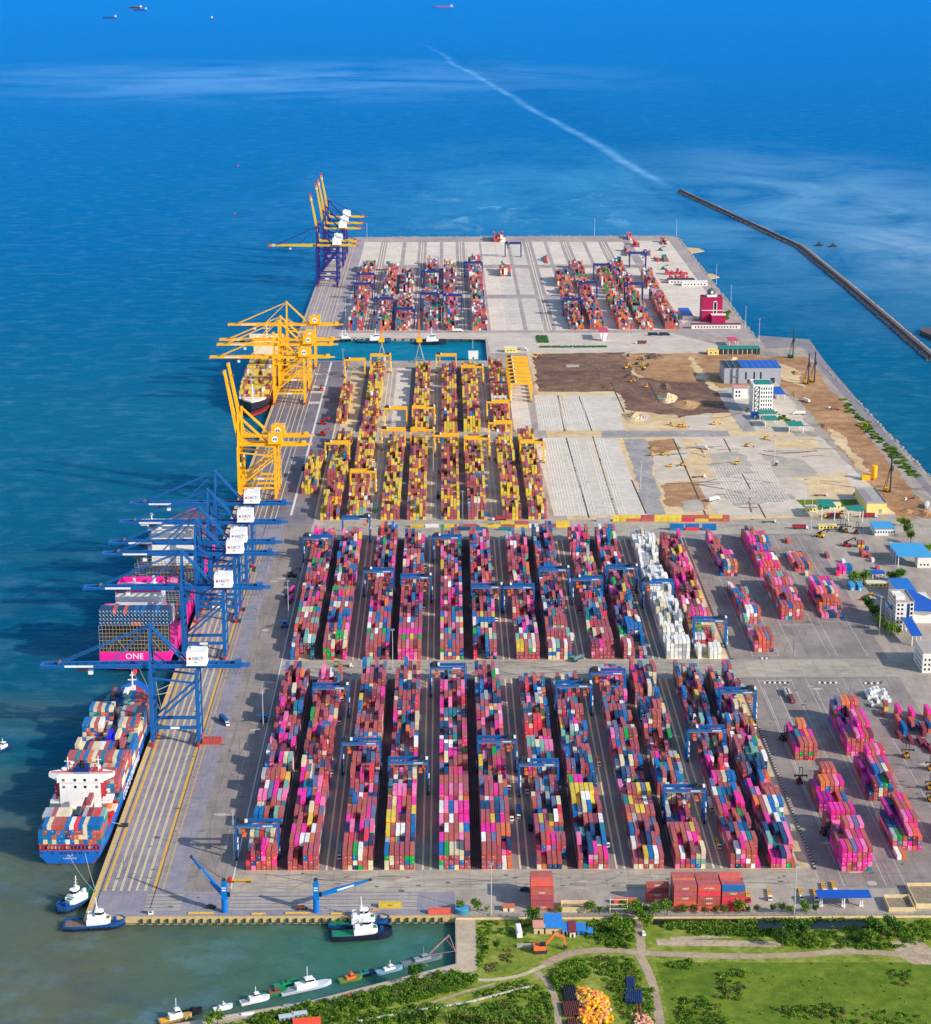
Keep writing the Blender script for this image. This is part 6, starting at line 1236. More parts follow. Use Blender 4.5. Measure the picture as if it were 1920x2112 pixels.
# cars
def make_car(m):
    t = thing('parked_car', '', 'car'); part('body', MB().prism([(-.9, -2.2), (.9, -2.2), (.9, 2.2), (-.9, 2.2)], .35, .95, 0, [(-.85, -2.1), (.85, -2.1), (.85, 2.1), (-.85, 2.1)]).prism([(-.8, -1.1), (.8, -1.1), (.8, 1.6), (-.8, 1.6)], .95, 1.5, 0, [(-.65, -.6), (.65, -.6), (.65, 1.2), (-.65, 1.2)]), m, t)
    part('windscreen', MB().bx(-.66, .66, -1.02, -.78, 1.02, 1.36), GLASS, t); wheels(t, [(-.8, -1.4), (.8, -1.4), (-.8, 1.4), (.8, 1.4)], .33, .22); return t
CW_ = lambda: make_car(WHITE); CYY = lambda: make_car(YEL); CD = lambda: make_car(DARK); CR = lambda: make_car(RED)
mach('cw', CW_, 1326, 1927, 5, 'white car on the dirt track through the green land', 1.1); mach('cd', CD, 436, 1873, 80, 'dark pickup beside the first slewing crane', 1.35)
mach('cy', CYY, 1798, 1227, 60, 'yellow car in the office car park', 1.2); mach('cr', CR, 1778, 1238, 70, 'red car at the edge of the office car park', 1.2)
for i, (a, b_) in enumerate(((1794, 1235), (1801, 1236), (1806, 1229), (1812, 1230), (1818, 1234), (1822, 1282), (1828, 1300))): mach('cw', None, a, b_, 30+i*4, f"white car in the office car park, {ORD[i+1]} from the west", 1.15)
mach('cd', None, 1084, 1838, 75, 'dark truck parked beside the lone red stack', 1.6); mach('cd', None, 592, 1232, 0, 'dark blue car beside the waiting magenta trucks', 1.6)
mach('cd', None, 1792, 1247, 10, 'dark car beside the hedge of the office', 1.2)
# excavators
def make_digger(m):
    t = thing('excavator', '', 'excavator'); part('track', MB().bx(-1.6, -.9, -2, 2, 0, .95), DARK, t); part('track', MB().bx(.9, 1.6, -2, 2, 0, .95), DARK, t)
    bd = part('body', MB().bx(-1.4, 1.4, -1.6, 2.2, 1.05, 2.5), m, t); part('cabin', MB().bx(-1.3, -.1, -1.6, .2, 2.5, 3.5), GLASS, bd)
    part('boom', MB().beam((.5, -1.4, 2), (.5, -4.6, 5.6), .5, .7).beam((.5, -4.4, 5.6), (.5, -7.6, 4.6), .45, .6), m, t)
    part('arm', MB().beam((.5, -7.5, 4.8), (.5, -8.2, 1.4), .4, .5), m, t); part('bucket', MB().prism([(-.1, -8.6), (1.1, -8.6), (1.1, -7.5), (-.1, -7.5)], .5, 1.5), DARK, t); return t
mach('eo', lambda: make_digger(ORANGE), 1113, 1963, 96, 'orange excavator with raised arm on the grass by the huts', 1.7)
for i, (a, b_, h) in enumerate(((1298, 788, 40), (1330, 799, 10), (1383, 877, 0), (1399, 881, 60), (1405, 881, 80), (1470, 876, 100), (1342, 940, 0), (1364, 939, 50), (1380, 963, 90), (1406, 960, 20), (1538, 921, 60), (1516, 958, 150), (1103, 738, 110), (1773, 880, 60), (1578, 906, 20), (1290, 760, 120), (1318, 742, 30), (1328, 760, 200), (1735, 1060, 60))):
    mach('ey', lambda: make_digger(YEL), a, b_, h, f"yellow construction machine working in the sandy works area, {ORD[i+1]} in the crew")
for i, (a, b_) in enumerate(((1294, 735), (1312, 752), (1322, 742), (1332, 757), (1338, 740), (1325, 764))): mach('et', lambda: make_digger(mat('teal_machine', (28, 84, 88), .5)), a, b_, i*50, f"teal machine on the brown earth of the works, {ORD[i+1]} of six")
for i, (a, b_) in enumerate(((1445, 926), (1438, 985), (1470, 1033), (1600, 959), (1662, 829), (1720, 845), (1648, 855), (1876, 1030), (1911, 1046))): truck('bare' if i % 2 else 'white', a, b_, 60+i*35, f"small truck out on the unfinished ground, {ORD[i+1]} counted from the west")
def make_rig(m):
    t = thing('piling_rig', '', 'piling rig'); part('track', MB().bx(-2.4, -1.4, -3, 3, 0, 1.2), DARK, t); part('track', MB().bx(1.4, 2.4, -3, 3, 0, 1.2), DARK, t); part('body', MB().bx(-2, 2, -2.6, 4.4, 1.3, 3.8), m, t)
    part('mast', MB().bx(-.6, .6, -4.6, -3.4, .5, 38), DARK, t); part('stay', MB().beam((-1.4, 3.4, 3.6), (0, -3.6, 28), .4).beam((1.4, 3.4, 3.6), (0, -3.6, 28), .4), DARK, t); part('hammer', MB().bx(-1, 1, -6, -4.6, 22, 27), DARK, t); return t
for i, (a, b_, m, k) in enumerate(((1630, 738, TEAL, 't'), (1661, 792, YEL, 'y'), (1674, 788, YEL, 'y'), (1829, 1014, YEL, 'y'))): mach('rig'+k, lambda m=m: make_rig(m), a, b_, 30, f"{'teal' if k == 't' else 'yellow'} piling rig with tall dark mast on the eastern earth strip, {ORD[i+1]} from the north")
# ================================================================== BOATS
BH = mat('boat_blue', (18, 70, 128), .45, nscale=.3, namt=.1); BHD = mat('boat_navy', (18, 30, 60), .5)
def make_tug(L=34., deck=GREEN, hm=BH):
    t = thing('tug_boat', '', 'boat'); w = L*.17; rings = []
    for i in range(13):
        u = i/12; x = -L/2+L*u; f = .82+.18*min(1, u*6) if u < .7 else math.sqrt(max(0, 1-((u-.7)/.3)**2.2)); f = max(f, .05); zt = 2.1+1.6*max(0, (u-.45)/.55)**1.5
        rings.append([(x, -w*f*.8, -1), (x, w*f*.8, -1), (x, w*f, zt*.5), (x, w*f, zt), (x, -w*f, zt), (x, -w*f, zt*.5)])
    part('hull', MB().loft(rings), hm, t)
    ft = part('fender', MB().loft([[(x*1.012, y*1.04, z) for x, y, z in ((r_[5][0], r_[5][1], .6), (r_[2][0], r_[2][1], .6), (r_[2][0], r_[2][1], 1.7), (r_[5][0], r_[5][1], 1.7))] for r_ in rings]), BLACK, t)
    part('aft_deck', MB().bx(-L/2+1.2, -L*.12, -w*.74, w*.74, 1.2, 2.16), deck, t)
    part('bulwark', MB().loft([[(r_[3][0], r_[3][1]-.35, r_[3][2]), (r_[3][0], r_[3][1], r_[3][2]), (r_[3][0], r_[3][1], r_[3][2]+.9), (r_[3][0], r_[3][1]-.35, r_[3][2]+.9)] for r_ in rings]).loft([[(r_[4][0], r_[4][1], r_[4][2]), (r_[4][0], r_[4][1]+.35, r_[4][2]), (r_[4][0], r_[4][1]+.35, r_[4][2]+.9), (r_[4][0], r_[4][1], r_[4][2]+.9)] for r_ in rings]), hm, t)
    for i in range(9):
        u = .42+.058*i; k = min(12, int(u*12)); r_ = rings[k]
        for s, j in ((-1, 4), (1, 3)): part('tyre', MB().cyl((r_[j][0], r_[j][1]-.1, 1.6), (r_[j][0], r_[j][1]+.1*s+.2*s, 1.6), .62, 8), BLACK, t)
    dh = part('deckhouse', MB().prism([(-L*.12, -w*.62), (L*.2, -w*.62), (L*.26, -w*.3), (L*.26, w*.3), (L*.2, w*.62), (-L*.12, w*.62)], 2, 5.2).prism([(-L*.04, -w*.5), (L*.18, -w*.5), (L*.18, w*.5), (-L*.04, w*.5)], 5.2, 6.6), WHITE, t)
    wh_ = part('wheelhouse', MB().prism([(L*.02, -w*.36), (L*.12, -w*.42), (L*.16, -w*.2), (L*.16, w*.2), (L*.12, w*.42), (L*.02, w*.36)], 6.6, 9.6), WHITE, t)
    part('wheelhouse_window', MB().prism([(L*.02-.05, -w*.37), (L*.12, -w*.43), (L*.163, -w*.21), (L*.163, w*.21), (L*.12, w*.43), (L*.02-.05, w*.37)], 7.8, 9.1), GLASS, wh_)
    part('upper_deck', MB().bx(L*.19, L*.25, -w*.3, w*.3, 5.1, 5.26), deck, dh)
    part('mast', MB().cyl((L*.05, 0, 9.6), (L*.04, 0, 17), .28, 8).beam((L*.045, -1.6, 13), (L*.045, 1.6, 13), .25).beam((L*.045, -1.1, 15), (L*.045, 1.1, 15), .22).bx(L*.03, L*.07, -.9, .9, 11, 11.5), WHITE, t)
    for s in (-1, 1): part('funnel', MB().prism([(-L*.1, s*w*.42-.6), (-L*.03, s*w*.42-.6), (-L*.03, s*w*.42+.6), (-L*.1, s*w*.42+.6)], 5, 8.4), WHITE, t)
    part('winch', MB().cyl((L*.33, -1.4, 4), (L*.33, 1.4, 4), 1, 10).bx(L*.3, L*.36, -2, 2, 2.8, 3.6), BH, t); return t
tg, tu = make_tug(), []; tg2, tu2 = make_tug(deck=WOOD), []; tg3, tu3 = make_tug(hm=BHD), []
def boat(proto, used, a, b_, hd, label, sc=None, group='tugs moored in the harbour'):
    x, y = g(a, b_, WZ); return place(proto, used, (x, y, WZ+.2), R(hd), label, group, sc)
boat(tg2, tu2, 196, 1911, 6, 'blue tug with bare wooden aft deck and red flag at the quay corner')
boat(tg, tu, 163, 1862, 238, 'blue tug with bow towards us tied to the quay behind the other tug')
boat(tg, tu, 741, 1908, 5, 'blue tug with green aft deck, inner one of the pair at front quay')
boat(tg3, tu3, 746, 1931, 7, 'dark blue tug with green deck, outer one of the pair at front quay')
boat(tg3, tu3, 711, 703, 3, 'small dark tug at the western end of the inner dock', .95); boat(tg, tu, 772, 706, 3, 'long tug with green deck beside the red posts in the inner dock', (1.35, 1.2, 1.1)); boat(tg3, tu3, 888, 709, 2, 'dark hulled tug with stacked white house in the inner dock', (1.25, 1.2, 1.3))
JA = math.degrees(math.atan2(59, 135))
def make_launch(L, w, house, hm, h=2.6, mast=4., aft=None):
    t = thing('work_boat', '', 'boat'); rings = []
    for i in range(11):
        u = i/10; x = -L/2+L*u; f = .9 if u < .6 else math.sqrt(max(0, 1-((u-.6)/.4)**2))*.9; f = max(f, .04); zt = 1.3+1.1*max(0, (u-.5)/.5)**1.4
        rings.append([(x, -w*f*.7, -.6), (x, w*f*.7, -.6), (x, w*f, zt), (x, -w*f, zt)])
    part('hull', MB().loft(rings), hm, t); hs = part('deckhouse', MB().bx(-L*.2, L*.2, -w*.62, w*.62, 1.2, 1.2+h).bx(-L*.02, L*.14, -w*.5, w*.5, 1.2+h, 1.2+h*1.9), house, t)
    part('window', MB().bx(-L*.025, L*.145, -w*.51, w*.51, 1.2+h*1.25, 1.2+h*1.65), GLASS, hs)
    part('mast', MB().cyl((L*.03, 0, 1.2+h*1.9), (L*.03, 0, 1.2+h*1.9+mast), .16, 6).beam((L*.03, -1, 1.2+h*1.9+mast*.6), (L*.03, 1, 1.2+h*1.9+mast*.6), .16), house, t)
    if aft: part('aft_deck', MB().bx(-L*.46, -L*.2, -w*.7, w*.7, 1.1, 1.45), aft, t)
    return t
b1 = make_launch(17, 2.9, WHITE, mat('tan_hull', (190, 150, 90), .6), 2.6, 6., YEL); boat(b1, [], 363, 2104, JA, 'white and yellow work boat with tall yellow mast at the jetty')
b1 = make_launch(11, 3, BLACK, BLACK, .8, .6); boat(b1, [], 397, 2091, JA, 'black barge heaped with tyres ahead of the yellow work boat')
b1 = make_launch(10, 1.8, WHITE, WHITE, 1., 1.5); boat(b1, [], 461, 2082, JA, 'small white open boat with red and white gear at the jetty')
b1 = make_launch(15.5, 2.4, WHITE, WHITE, 1.9, 3.5, GREY); boat(b1, [], 527, 2066, JA, 'white motor launch with red mast lamp at the jetty')
b1 = make_launch(15, 2.4, mat('rust_brown', (130, 80, 60), .7), GREEN, 1.1, 1.); boat(b1, [], 567, 2052, JA, 'low green boat between the white launch and the patrol ship')
b1 = make_launch(28, 3.5, WHITE, mat('pale_grey_hull', (206, 208, 214), .5), 2.6, 6.5, GREY); boat(b1, [], 632, 2040, JA, 'large white patrol ship with lattice mast at the jetty')
b1 = make_launch(14, 2.2, GREEN, mat('green_hull', (26, 140, 92), .5), .6, .5); boat(b1, [], 592, 2032, JA+4, 'green boat lying outside the patrol ship')
b1 = make_launch(13, 2.6, ORANGE, mat('olive_hull', (110, 130, 60), .6), 1.2, 2.); boat(b1, [], 724, 2022, JA, 'small orange fishing boat at the jetty')
b1 = make_launch(12, 2.2, mat('turquoise', (30, 120, 120), .6), BHD, .9, .8); boat(b1, [], 752, 2012, JA, 'small boat with turquoise awning beside the orange boat')
b1 = make_launch(15, 2.2, WHITE, mat('pale_blue_hull', (120, 160, 180), .5), 1.2, 3.); boat(b1, [], 804, 2004, JA, 'white and pale blue fishing boat crowded with gear at the jetty')
b1 = make_launch(23, 2.6, GREY, mat('grey_blue_hull', (110, 120, 128), .6), 1.4, 5.); boat(b1, [], 872, 1984, JA, 'grey fishing boat with a wide net frame in the harbour corner')
nf_ = MB()
for a, b_ in (((4, 0, 4), (16, 1, 12)), ((4, 0, 3), (17, 8, 6)), ((4, 0, 3), (17, -5, 5)), ((16, 1, 12), (17, 8, 6)), ((16, 1, 12), (17, -5, 5)), ((17, 8, 6), (17, -5, 5)), ((8, 0, 6.7), (12, 5, 4.9)), ((12, .7, 9.3), (17, 3, 9.8))): nf_.beam(a, b_, .2)
part('net_frame', nf_, mat('salmon_rod', (180, 130, 118), .7), b1)
b1 = make_launch(17, 3., WHITE, mat('deep_blue_hull', (30, 70, 120), .5), 2., 3.); boat(b1, [], 6, 1546, 60, 'small white boat passing at the edge of the sea beside the blue ship')
for i, (a, b_) in enumerate(((1687, 507), (1716, 509))):
    b1 = make_launch(16, 3.2, DARK, DARK, 2.4, 3.); boat(b1, [], a, b_, 10, f"small dark boat anchored beyond the breakwater, {('western', 'eastern')[i]} one")
FARD = mat('hazed_hull', (56, 84, 128), .6)  # distance haze is lightened into the paint colours of all the far ships
def make_cargo(L, hm, sup):
    t = thing('cargo_ship', '', 'ship'); rings = []
    for i in range(9):
        u = i/8; x = -L/2+L*u; f = 1 if u < .75 else max(.05, 1-((u-.75)/.25)**2); rings.append([(x, -L*.07*f, -2), (x, L*.07*f, -2), (x, L*.075*f, 8), (x, -L*.075*f, 8)])
    part('hull', MB().loft(rings), hm, t); part('superstructure', MB().bx(-L*.44, -L*.34, -L*.06, L*.06, 8, 22), mat('hazed_white', (190, 206, 222), .6), t)
    part('deck_cargo', MB().bx(-L*.3, L*.3, -L*.06, L*.06, 8, 14 if sup else 10), sup or FARD, t); return t
for a, b_, L, hm, sup, h, lb in ((915, 16, 165, mat('hazed_violet_hull', (110, 110, 170), .6), mat('hazed_red_cargo', (176, 100, 130), .6), 175, 'laden cargo ship on the horizon right of the others'), (280, 17, 120, mat('hazed_red_hull', (160, 80, 80), .6), mat('hazed_buff_cargo', (190, 140, 120), .6), 150, 'reddish cargo ship on the horizon, farthest of three'), (291, 22, 100, FARD, None, 170, 'dark cargo ship on the horizon just before the reddish one'), (228, 38, 95, FARD, None, 170, 'dark cargo ship on the horizon, westernmost'), (440, 40, 80, FARD, None, 85, 'dark ship sailing towards the port leaving a pale wake')):
    x, y = g(a, b_, WZ); b1 = make_cargo(L, hm, sup); b1.location = (x, y, WZ); b1.rotation_euler = (0, 0, R(h)); tag(b1, lb)
# ---------------------------------------------------------------- buoys
for i, (a, b_) in enumerate(((486, 443), (492, 343))):
    x, y = g(a, b_, WZ); t = thing('channel_buoy', f"red channel buoy in the open sea, {('nearer', 'farther')[i]} one", 'buoy', (x, y, WZ)); part('float', MB().cyl((0, 0, -.5), (0, 0, 1.6), 1.8, 12), RED, t); part('tower', MB().cyl((0, 0, 1.6), (0, 0, 5), .9, 8, 0, .3), RED, t)
# ================================================================== LIGHT MASTS
MAST = mat('galvanised_mast', (206, 208, 210), .4, metal=.2)
def make_mast(h=31.):
    t = thing('light_mast', '', 'light mast'); part('pole', MB().cyl((0, 0, 0), (0, 0, h), .3, 8, 0, .16), MAST, t)
    part('lamp_ring', MB().cyl((0, 0, h), (0, 0, h+.35), 1.1, 10), GREY, t)
    for k in range(6): a = k*math.pi/3; part('floodlight', MB().bx(1.3*math.cos(a)-.28, 1.3*math.cos(a)+.28, 1.3*math.sin(a)-.28, 1.3*math.sin(a)+.28, h-.35, h+.35), GREY, t)
    part('foot', MB().bx(-.9, .9, -.9, .9, 0, .9), CONC, t); return t
pm, pu = make_mast(), []
ML = [(484, 1772, 'left of the first stack row'), (544, 1500, 'beside the dashed boxes on the near apron'), (596, 1275, 'by the apron beyond the cross road'), (811, 1381, 'on the cross road by row three'), (1012, 1888, 'by the fence below row six'), (1637, 1890, 'by the fence below the last row'),
      (1438, 1379, 'on the cross road by the white reefers'), (1812, 1309, 'in front of the white office'), (955, 1081, 'at the near end of the yellow yard, row five'), (895, 985, 'in the middle of the yellow yard'), (984, 1086, 'on the boundary road by row five'), (709, 771, 'by the yellow gantry near the inner dock'),
      (1658, 1055, 'on the lawn of the teal gate'), (1596, 960, 'on the white block field'), (1672, 1090, 'at the kerb of the boundary road'), (758, 498, 'at the far western end of the far terminal'), (912, 678, 'at the front of the far terminal, row four'), (714, 662, 'on the apron of the far terminal'), (974, 718, 'above the inner dock wall'),
      (1225, 487, 'on the far edge of the far terminal'), (1394, 487, 'at the far eastern corner of the far terminal'), (1476, 586, 'on the rock shore behind the crimson building'), (1506, 632, 'on the rock shore beside the crimson building'), (1536, 678, 'on the shore before the crimson building'), (1180, 720, 'behind the green hedge of the far gate'),
      (1296, 712, 'beside the red gate canopy'), (1119, 686, 'in the oval green bed of the far gate'), (1564, 706, 'at the bend of the shore road'), (1320, 1010, 'among the drains of the works area')]
for a, b_, w_ in ML: x, y = g(a, b_); place(pm, pu, (x, y, 0), 0, f"tall grey light mast {w_}", 'light masts in the port')
# ================================================================== BUILDINGS
def bld(name, label, cat, x0, x1, y0, y1, h, wall, roof, rz=0., over=.5, parapet=0., group=None):
    """walls and roof as parts; local origin at the middle of the front wall's foot"""
    w, d = x1-x0, y1-y0; t = thing(name, label, cat, ((x0+x1)/2, y0, 0), rz, group)
    part('wall', MB().bx(-w/2, w/2, 0, d, -.2, h), wall, t)
    m = MB().bx(-w/2-over, w/2+over, -over, d+over, h, h+.35)
    if parapet: m = MB().bx(-w/2-.1, w/2+.1, -.1, d+.1, h, h+.15).bx(-w/2-.15, w/2+.15, -.15, .25, h+.15, h+parapet).bx(-w/2-.15, w/2+.15, d-.25, d+.15, h+.15, h+parapet).bx(-w/2-.15, -w/2+.25, .25, d-.25, h+.15, h+parapet).bx(w/2-.25, w/2+.15, .25, d-.25, h+.15, h+parapet)
    part('roof', m, roof, t); t['_w'] = w; t['_d'] = d; return t
def wins(t, xs, zs, ww, hh, side='front', frame=True, y=0.):
    for z in zs:
        for x in xs:
            if side == 'front': part('window', MB().bx(x-ww/2, x+ww/2, y-.08, y+.1, z, z+hh), GLASS, t)
            elif side == 'left': part('window', MB().bx(-t['_w']/2-.08, -t['_w']/2+.1, x-ww/2, x+ww/2, z, z+hh), GLASS, t)
            elif side == 'right': part('window', MB().bx(t['_w']/2-.1, t['_w']/2+.08, x-ww/2, x+ww/2, z, z+hh), GLASS, t)
def gable(t, w, d, h, rise, m, along_x=True):
    mb = MB()
    if along_x: mb.loft([[(-w/2, -.6, h), (-w/2, d/2, h+rise), (-w/2, d+.6, h), (-w/2, d+.6, h-.3), (-w/2, d/2, h+rise-.3), (-w/2, -.6, h-.3)], [(w/2, -.6, h), (w/2, d/2, h+rise), (w/2, d+.6, h), (w/2, d+.6, h-.3), (w/2, d/2, h+rise-.3), (w/2, -.6, h-.3)]])
    else: mb.loft([[(-w/2-.6, 0, h), (0, 0, h+rise), (w/2+.6, 0, h), (w/2+.6, 0, h-.3), (0, 0, h+rise-.3), (-w/2-.6, 0, h-.3)], [(-w/2-.6, d, h), (0, d, h+rise), (w/2+.6, d, h), (w/2+.6, d, h-.3), (0, d, h+rise-.3), (-w/2-.6, d, h-.3)]])
    return part('roof', mb, m, t)
def canopy(name, label, x0, x1, y0, y1, h, m, posts=2, th=.7, pm_=WHITE, slope=0.):
    t = thing(name, label, 'canopy', ((x0+x1)/2, y0, 0)); w, d = x1-x0, y1-y0
    part('roof', MB().loft([[(-w/2, 0, h), (-w/2, d, h+slope), (-w/2, d, h+slope+th), (-w/2, 0, h+th)], [(w/2, 0, h), (w/2, d, h+slope), (w/2, d, h+slope+th), (w/2, 0, h+th)]]), m, t)
    for i in range(posts):
        x = -w/2+.8+(w-1.6)*i/(posts-1) if posts > 1 else 0
        for y in (.8, d-.8): part('post', MB().bx(x-.3, x+.3, y-.3, y+.3, 0, h), pm_, t)
    return t
OFFW = mat('office_white', (226, 218, 208), .7, nscale=.15, namt=.08); PALEY = mat('pale_yellow_wall', (230, 208, 128), .7, nscale=.2, namt=.1); LBLUE = mat('light_blue_roof', (64, 156, 206), .5, nscale=.2, namt=.08); SHED = mat('grey_cladding', (158, 160, 168), .55, nscale=.3, namt=.1)
DBLUE = mat('cobalt_roof', (12, 84, 180), .5, nscale=.2, namt=.1); ROOFG = mat('flat_roof_grey', (170, 162, 152), .85, nscale=.3, namt=.14); CRIM = mat('crimson_wall', (168, 20, 74), .6, nscale=.2, namt=.1)
# white six-storey office on the east side
x0, y0 = g(1844, 1299); x1, _ = g(1881, 1299)
t = bld('office_building', 'white six storey office with blue glass stair strip beside the hedge and blue roofs', 'building', x0, x1, y0, y0+30, 22.4, OFFW, ROOFG, parapet=1.1)
w = x1-x0
wins(t, (-w/2+2, -w/2+5), [2.+3.5*k for k in range(6)], 1.7, 1.6); wins(t, (w/2-1.7,), [2.+3.5*k for k in range(6)], 1.9, 2.2)
wins(t, [3+3.4*k for k in range(8)], [2.+3.5*k for k in range(6)], 1.6, 1.6, 'left')
part('stair_glazing', MB().bx(w/2-5.4, w/2-3.4, -.14, .1, 1, 21.5), mat('blue_glass', (30, 70, 110), .15), t); part('column', MB().bx(w/2-3.2, w/2-2.8, -.5, .1, 0, 22), WHITE, t)
part('roof_house', MB().bx(-w/2+1, w/2-6, 6, 14, 22.5, 25.6), OFFW, t); part('roof_slats', MB().bx(-w/2+.8, w/2-6.5, 17, 17.6, 22.5, 25).bx(-w/2+.8, w/2-6.5, 19, 19.6, 22.5, 25).bx(-w/2+.8, w/2-6.5, 21, 21.6, 22.5, 25), WHITE, t)
x, y = g(1832, 1270); t = bld('annex_building', 'low white annex with blue tank attached on the west of the six storey office', 'building', x-4, x0-.3, y0+9, y0+31, 13, OFFW, ROOFG, parapet=.8); wins(t, [3+3*k for k in range(6)], (2, 5.5, 9), 1.4, 1.5, 'left'); part('water_tank', MB().cyl((-1, 4, 13.8), (-1, 4, 16), 1.6, 12), LBLUE, t)
# big curved blue roof behind it
t = thing('hall_building', 'hall with a broad cobalt roof right behind the white office', 'building', (x1+9, y0+14, 0)); part('wall', MB().bx(-12, 14, 2, 46, 0, 11), OFFW, t); part('roof', MB().prism([(-15, 0), (12, -3), (18, 2), (17, 14), (4, 50), (-13, 50)], 11, 12), DBLUE, t)
t = bld('hall_building', 'smaller hall with light blue roof and white windowed end, behind the cobalt roof', 'building', x1+2, x1+17, y0+66, y0+100, 10, OFFW, SKYB); wins(t, (-5, -2.5, 0, 2.5, 5), (2, 5.6), 1.2, 2)
x, y = g(1880, 1340); canopy('parking_canopy', 'long cobalt canopy on posts south of the white office', x+1, x+9, y0-38, y0-2, 8.2, DBLUE, 3, slope=2.)
xa, ya = g(1893, 1385); t = bld('office_building', 'pale office wing with small windows at the edge of the open plot', 'building', xa+2, xa+30, ya-3, ya+26, 15, OFFW, ROOFG, parapet=.8); wins(t, [3+3*k for k in range(7)], (2, 5.6, 9.4), 1.4, 1.6, 'left'); wins(t, (-12, -9, -6, -3), (2, 5.6, 9.4), 1.4, 1.6)
x, y = g(1787, 1196); canopy('parking_canopy', 'cobalt canopy behind the car park of the office', x, g(1826, 1196)[0], y+3, y+12, 4.2, DBLUE, 4)
x, y = g(1787, 1211); t = bld('gatehouse', 'low cream gatehouse between the light blue boxes and the bus', 'building', x, g(1826, 1211)[0], y, y+7, 3.4, PALEY, CREAM); wins(t, (-7, -3.5, 0, 3.5, 7), (1,), 1.6, 1.4)
for a, w_ in ((1757, 'western'), (1773, 'eastern')): x, y = g(a, 1218); t = bld('site_cabin', f"light blue site cabin in the office yard, {w_} one", 'cabin', x-1.6, x+2.2, y, y+13, 4, LBLUE, LBLUE, over=.1); part('door', MB().bx(-.5, .5, -.06, .05, 0, 2.1), WHITE, t)
x, y = g(1845, 1212); t = thing('parked_bus', 'white bus parked behind the car park', 'bus', (x, y, 0), R(12)); part('body', MB().bx(-1.3, 1.3, 0, 11, .5, 3.3), WHITE, t); part('window_band', MB().bx(-1.34, 1.34, .3, 10.6, 1.7, 2.7), GLASS, t); wheels(t, [(-1.1, 2), (1.1, 2), (-1.1, 8.6), (1.1, 8.6)])
# workshop with a light blue roof and its neighbours
x, y = g(1860, 1172); t = thing('workshop', 'open workshop with wide light blue roof on posts', 'building', (x+13, y, 0)); part('roof', MB().loft([[(-17, 0, 10), (-19, 34, 12), (-19, 34, 12.4), (-17, 0, 10.4)], [(14, 0, 10), (10, 34, 12), (10, 34, 12.4), (14, 0, 10.4)]]), LBLUE, t)
part('wall', MB().bx(0, 12.6, 1, 12, 0, 9.4), OFFW, t)
for yy in (1.5, 12, 23, 33): part('post', MB().bx(-16.6, -16, yy, yy+.5, 0, 10), WHITE, t)
wins(t, (3, 6, 9), (2,), 1.4, 1.6, y=1.)
x0, y0 = g(1803, 1105); x1, _ = g(1843, 1105); t = bld('service_building', 'white building with light blue flat roof by the boundary road', 'building', x0, x1, y0, y0+22, 6.6, OFFW, LBLUE, over=.8); wins(t, [-8+2.4*k for k in range(8)], (2.6,), 1.2, 1.6)
# the teal gate
x0, y0 = g(1692, 1074); x1, _ = g(1722, 1074); canopy('gate_canopy', 'larger teal gate canopy on tall posts over truck lanes', x0, x1, y0, y0+26, 13, TEAL, 2)
x0, y0 = g(1747, 1077); x1, _ = g(1780, 1077); canopy('gate_canopy', 'smaller teal gate canopy on tall posts beside the yellow building', x0, x1, y0, y0+15, 11, TEAL, 2)
x0, y0 = g(1786, 1058); x1, _ = g(1827, 1058); t = bld('customs_building', 'yellow walled building with pale flat roof by the eastern earth strip', 'building', x0, x1, y0, y0+56, 9, PALEY, ROOFG, parapet=1.); part('door', MB().bx(2, 5, -.1, .1, 0, 3.6), GREY, t); part('skylight', MB().bx(-9, -2, 8, 48, 9.2, 9.9), mat('mauve_skylight', (150, 132, 140), .5), t)
for a, b_, w_ in ((1672, 1056, 'on the lawn'), (1722, 1050, 'behind the larger teal canopy')): x, y = g(a, b_); t = bld('gatehouse', f"small pale yellow gatehouse {w_}", 'building', x-5, x+5, y, y+8, 4.4, PALEY, CREAM); wins(t, (-3, 0, 3), (1.2,), 1.3, 1.5)
x, y = g(1690, 1092); t = bld('gatehouse', 'long low yellow booth among the parked machines', 'building', x-1, x+16, y, y+5, 3.6, PALEY, PALEY); wins(t, (-6, -3, 0, 3, 6), (1.2,), 1.6, 1.3)
flat('gate_lawn', [px((1640, 1031), (1765, 1030), (1770, 1040), (1690, 1052), (1665, 1053))], .09, MEADOW)
# works buildings
x0, y0 = g(1492, 791); x1, _ = g(1609, 791); w = x1-x0
t = bld('warehouse', 'grey clad warehouse with half finished blue roof', 'building', x0, x1, y0, y0+44, 19, SHED, DARK, over=.2); part('roof_sheeting', MB().bx(-w/2+22, w/2+.4, -.5, 44.4, 19.4, 19.8), DBLUE, t)
for k in range(9): part('roof_rib', MB().bx(-w/2+6+k*7.2, -w/2+6.6+k*7.2, -.4, 44.2, 19.8, 20.2), LBLUE, t)
wins(t, (-8, 2, 10), (5,), 2., 9.); part('door', MB().bx(22, 27, -.12, .1, 0, 7), DARK, t); part('door', MB().bx(-6, -1, -.12, .1, 0, 5), DARK, t); part('stair_frame', MB().bx(-w/2+10, -w/2+10.5, -2, -.4, 0, 19).bx(-w/2+17, -w/2+17.5, -2, -.4, 0, 19).bx(-w/2+10, -w/2+17.5, -2, -.4, 9, 9.5), GREY, t)
x0, y0 = g(1551, 851); x1, _ = g(1592, 851); w = x1-x0
t = bld('office_building', 'white block of many small windows with a teal roof terrace', 'building', x0, x1, y0, y0+30, 31, WHITE, WHITE, parapet=1.4); part('roof_terrace', MB().bx(-w/2+4, w/2-2, 5, 28, 31.3, 32.4), TEAL, t)
